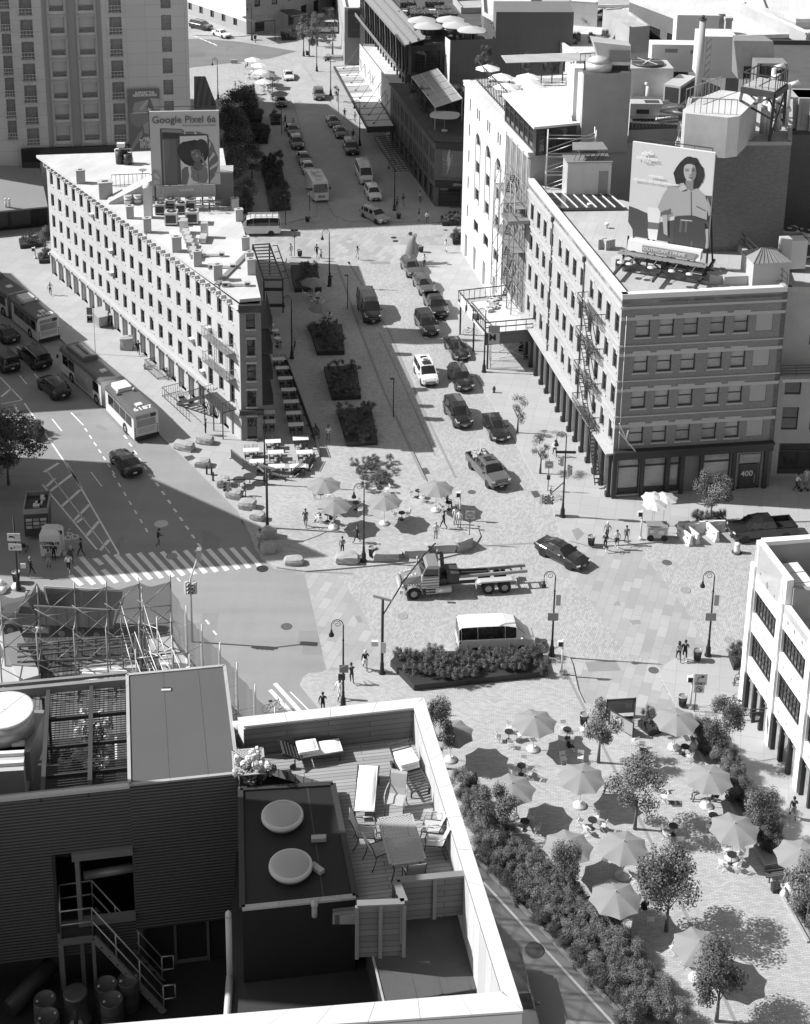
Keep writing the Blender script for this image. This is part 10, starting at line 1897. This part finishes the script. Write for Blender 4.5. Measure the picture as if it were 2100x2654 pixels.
for i,Z in en(segs):shrubs('H',Z,1.5,('topmost','second','third','fourth','fifth','lowest')[i]+' stretch of the shrub border between the road and the near plaza',26,30+i,False,'shrub_border',rs=.8)
for i,Z in en((((1180,210),(1240,200),(1330,330),(1260,330)),((1300,350),(1370,340),(1450,520),(1380,530)),((1400,540),(1560,540),(1580,760),(1500,780)),((1620,900),(1760,900),(1800,1180),(1690,1080)))):shrubs('H',Z,1.6,('upper','second','third','lowest')[i]+' dark shrub bed along the pavement of the white store',12,40+i,False,'shrub_border',dark=.7,rs=.75)
bk_=E()
for(x0,y0),(x1,y1) in(((1165,200),(1460,700)),((1460,700),(1700,1130)),((230,760),(920,1500))):bk_.r(Q('H',x0,y0,K+.06),Q('H',x1,y1,K+.06),.18,.16)
bk_.w('bed_edging',I.kerb)['kind']='structure'
for i,(k,Z,lb,n_) in en((('E',((690,1440),(760,1400),(830,1480),(760,1500)),'pointed dark planter box beside the subway entrance',7),('E',((1225,1030),(1300,1010),(1310,1080),(1255,1110)),'flower box at the corner of the white store',6),('E',((1010,215),(1190,210),(1210,250),(1030,255)),'low planted bed under the round street tree',12),('z4',((160,1275),(250,1240),(285,1275),(230,1330)),'round tub of bushes by the bicycle racks',9),('z1',((120,1530),(265,1510),(265,1560),(130,1575)),'low scalloped planter at the far left corner',9),('z4',((240,160),(320,150),(325,200),(250,205)),'dark tub beside the wedge building corner',6),('z2',((1325,1385),(1440,1380),(1445,1420),(1330,1425)),'faceted concrete planter at the dark brick store corner',9),('z2',((1395,1500),(1450,1490),(1455,1535),(1400,1545)),'leafy planter against the white arched building',5),('z2',((315,230),(410,225),(412,250),(318,253)),'round bush tub on the far corner',9),('z2',((560,245),(635,245),(635,280),(565,280)),'flower bed by the far white van',7),('z2',((1130,560),(1190,560),(1200,600),(1140,600)),'ivy mass beside the glasshouse roof',6),('z2',((245,740),(310,735),(312,790),(250,792)),'dark bush tub beside the boulder in the far bed',6))):
 if 'ivy' not in lb:shrubs(k,Z,1.0,lb,n_,60+i,'low planted bed' not in lb and 'flower bed' not in lb,rs=.45 if k!='z2' else.6,dark=.4)
for i,(x,y,h_,r_) in en(((1140,580,3,1.3),(1175,640,3.5,1.2),(1215,700,3.5,1.2),(1250,740,3.5,1.2),(1290,790,2.6,.9),(1360,700,3,1.6),(1420,680,3.4,1.5),(1440,740,3,1.2))):tree('z2',x,y,h_,r_,rord[i]+' climber-covered post round the glass roof on the dark brick store, from the left',i%4,SH+.25,'climbers of the store terrace',True,h_*.5)
gq=[Q('Y',x,y,z) for x,y,z in((845,740,13.0),(1090,662,13.0),(1330,950,13.0),(1070,1035,13.0))];t=thing('glass_pergola','tilted glass pergola roof on the planted store terrace','pergola',V(gq[3],SH),world=True);b=E();b.h([Z-U(.06) for Z in gq],gq);b.w('panes',mat('poly_roof',.36,.12,1,.35,kind='ribs',p=dict(per=.5,axis='Y',lo=.7)),t);b=E();[b.r(gq[0].lerp(gq[1],i/3)+U(.03),gq[3].lerp(gq[2],i/3)+U(.03),.1,.1) for i in range(4)];[b.r(gq[0].lerp(gq[3],i/5)+U(.03),gq[1].lerp(gq[2],i/5)+U(.03),.07,.07) for i in range(6)];[b.r(Z,V(Z,SH),.12) for Z in gq];b.w('frame',I.pm,t)
umbrella('z2',1350,705,'rectangular cream umbrella on the planted store terrace',z=SH+.25,m='fabric_mid',r_=2.4,n=4,rz=.6,grp='terrace umbrella',sag=.4)
for i,(x,y,r_) in en(((400,90,1.2),(440,120,1.0),(470,170,1.3),(520,200,1.2),(560,215,1.0),(630,210,.7),(700,205,.8),(770,210,1.1),(540,100,1.3),(600,120,1.1),(680,100,1.5),(730,90,1.6),(640,90,1.0),(760,190,1.0))):tree('z3',x,y,1.9,r_,(rord+('eleventh','twelfth','thirteenth','fourteenth'))[i]+' shrub tub of the roof garden at the top, from the left',i%4,16.1,'tubs of the roof garden',i%2==0,.8)
for i,(x,y,r_) in en(((110,300,1.0),(95,330,1.1),(150,400,.9),(395,345,.9),(330,340,1.1),(450,340,1.0))):tree('z3',x,y,2.2,r_,rord[i]+' potted shrub on the rooftop bar, from the glass screen',i%4,WH,'pots of the rooftop bar',True,.8)
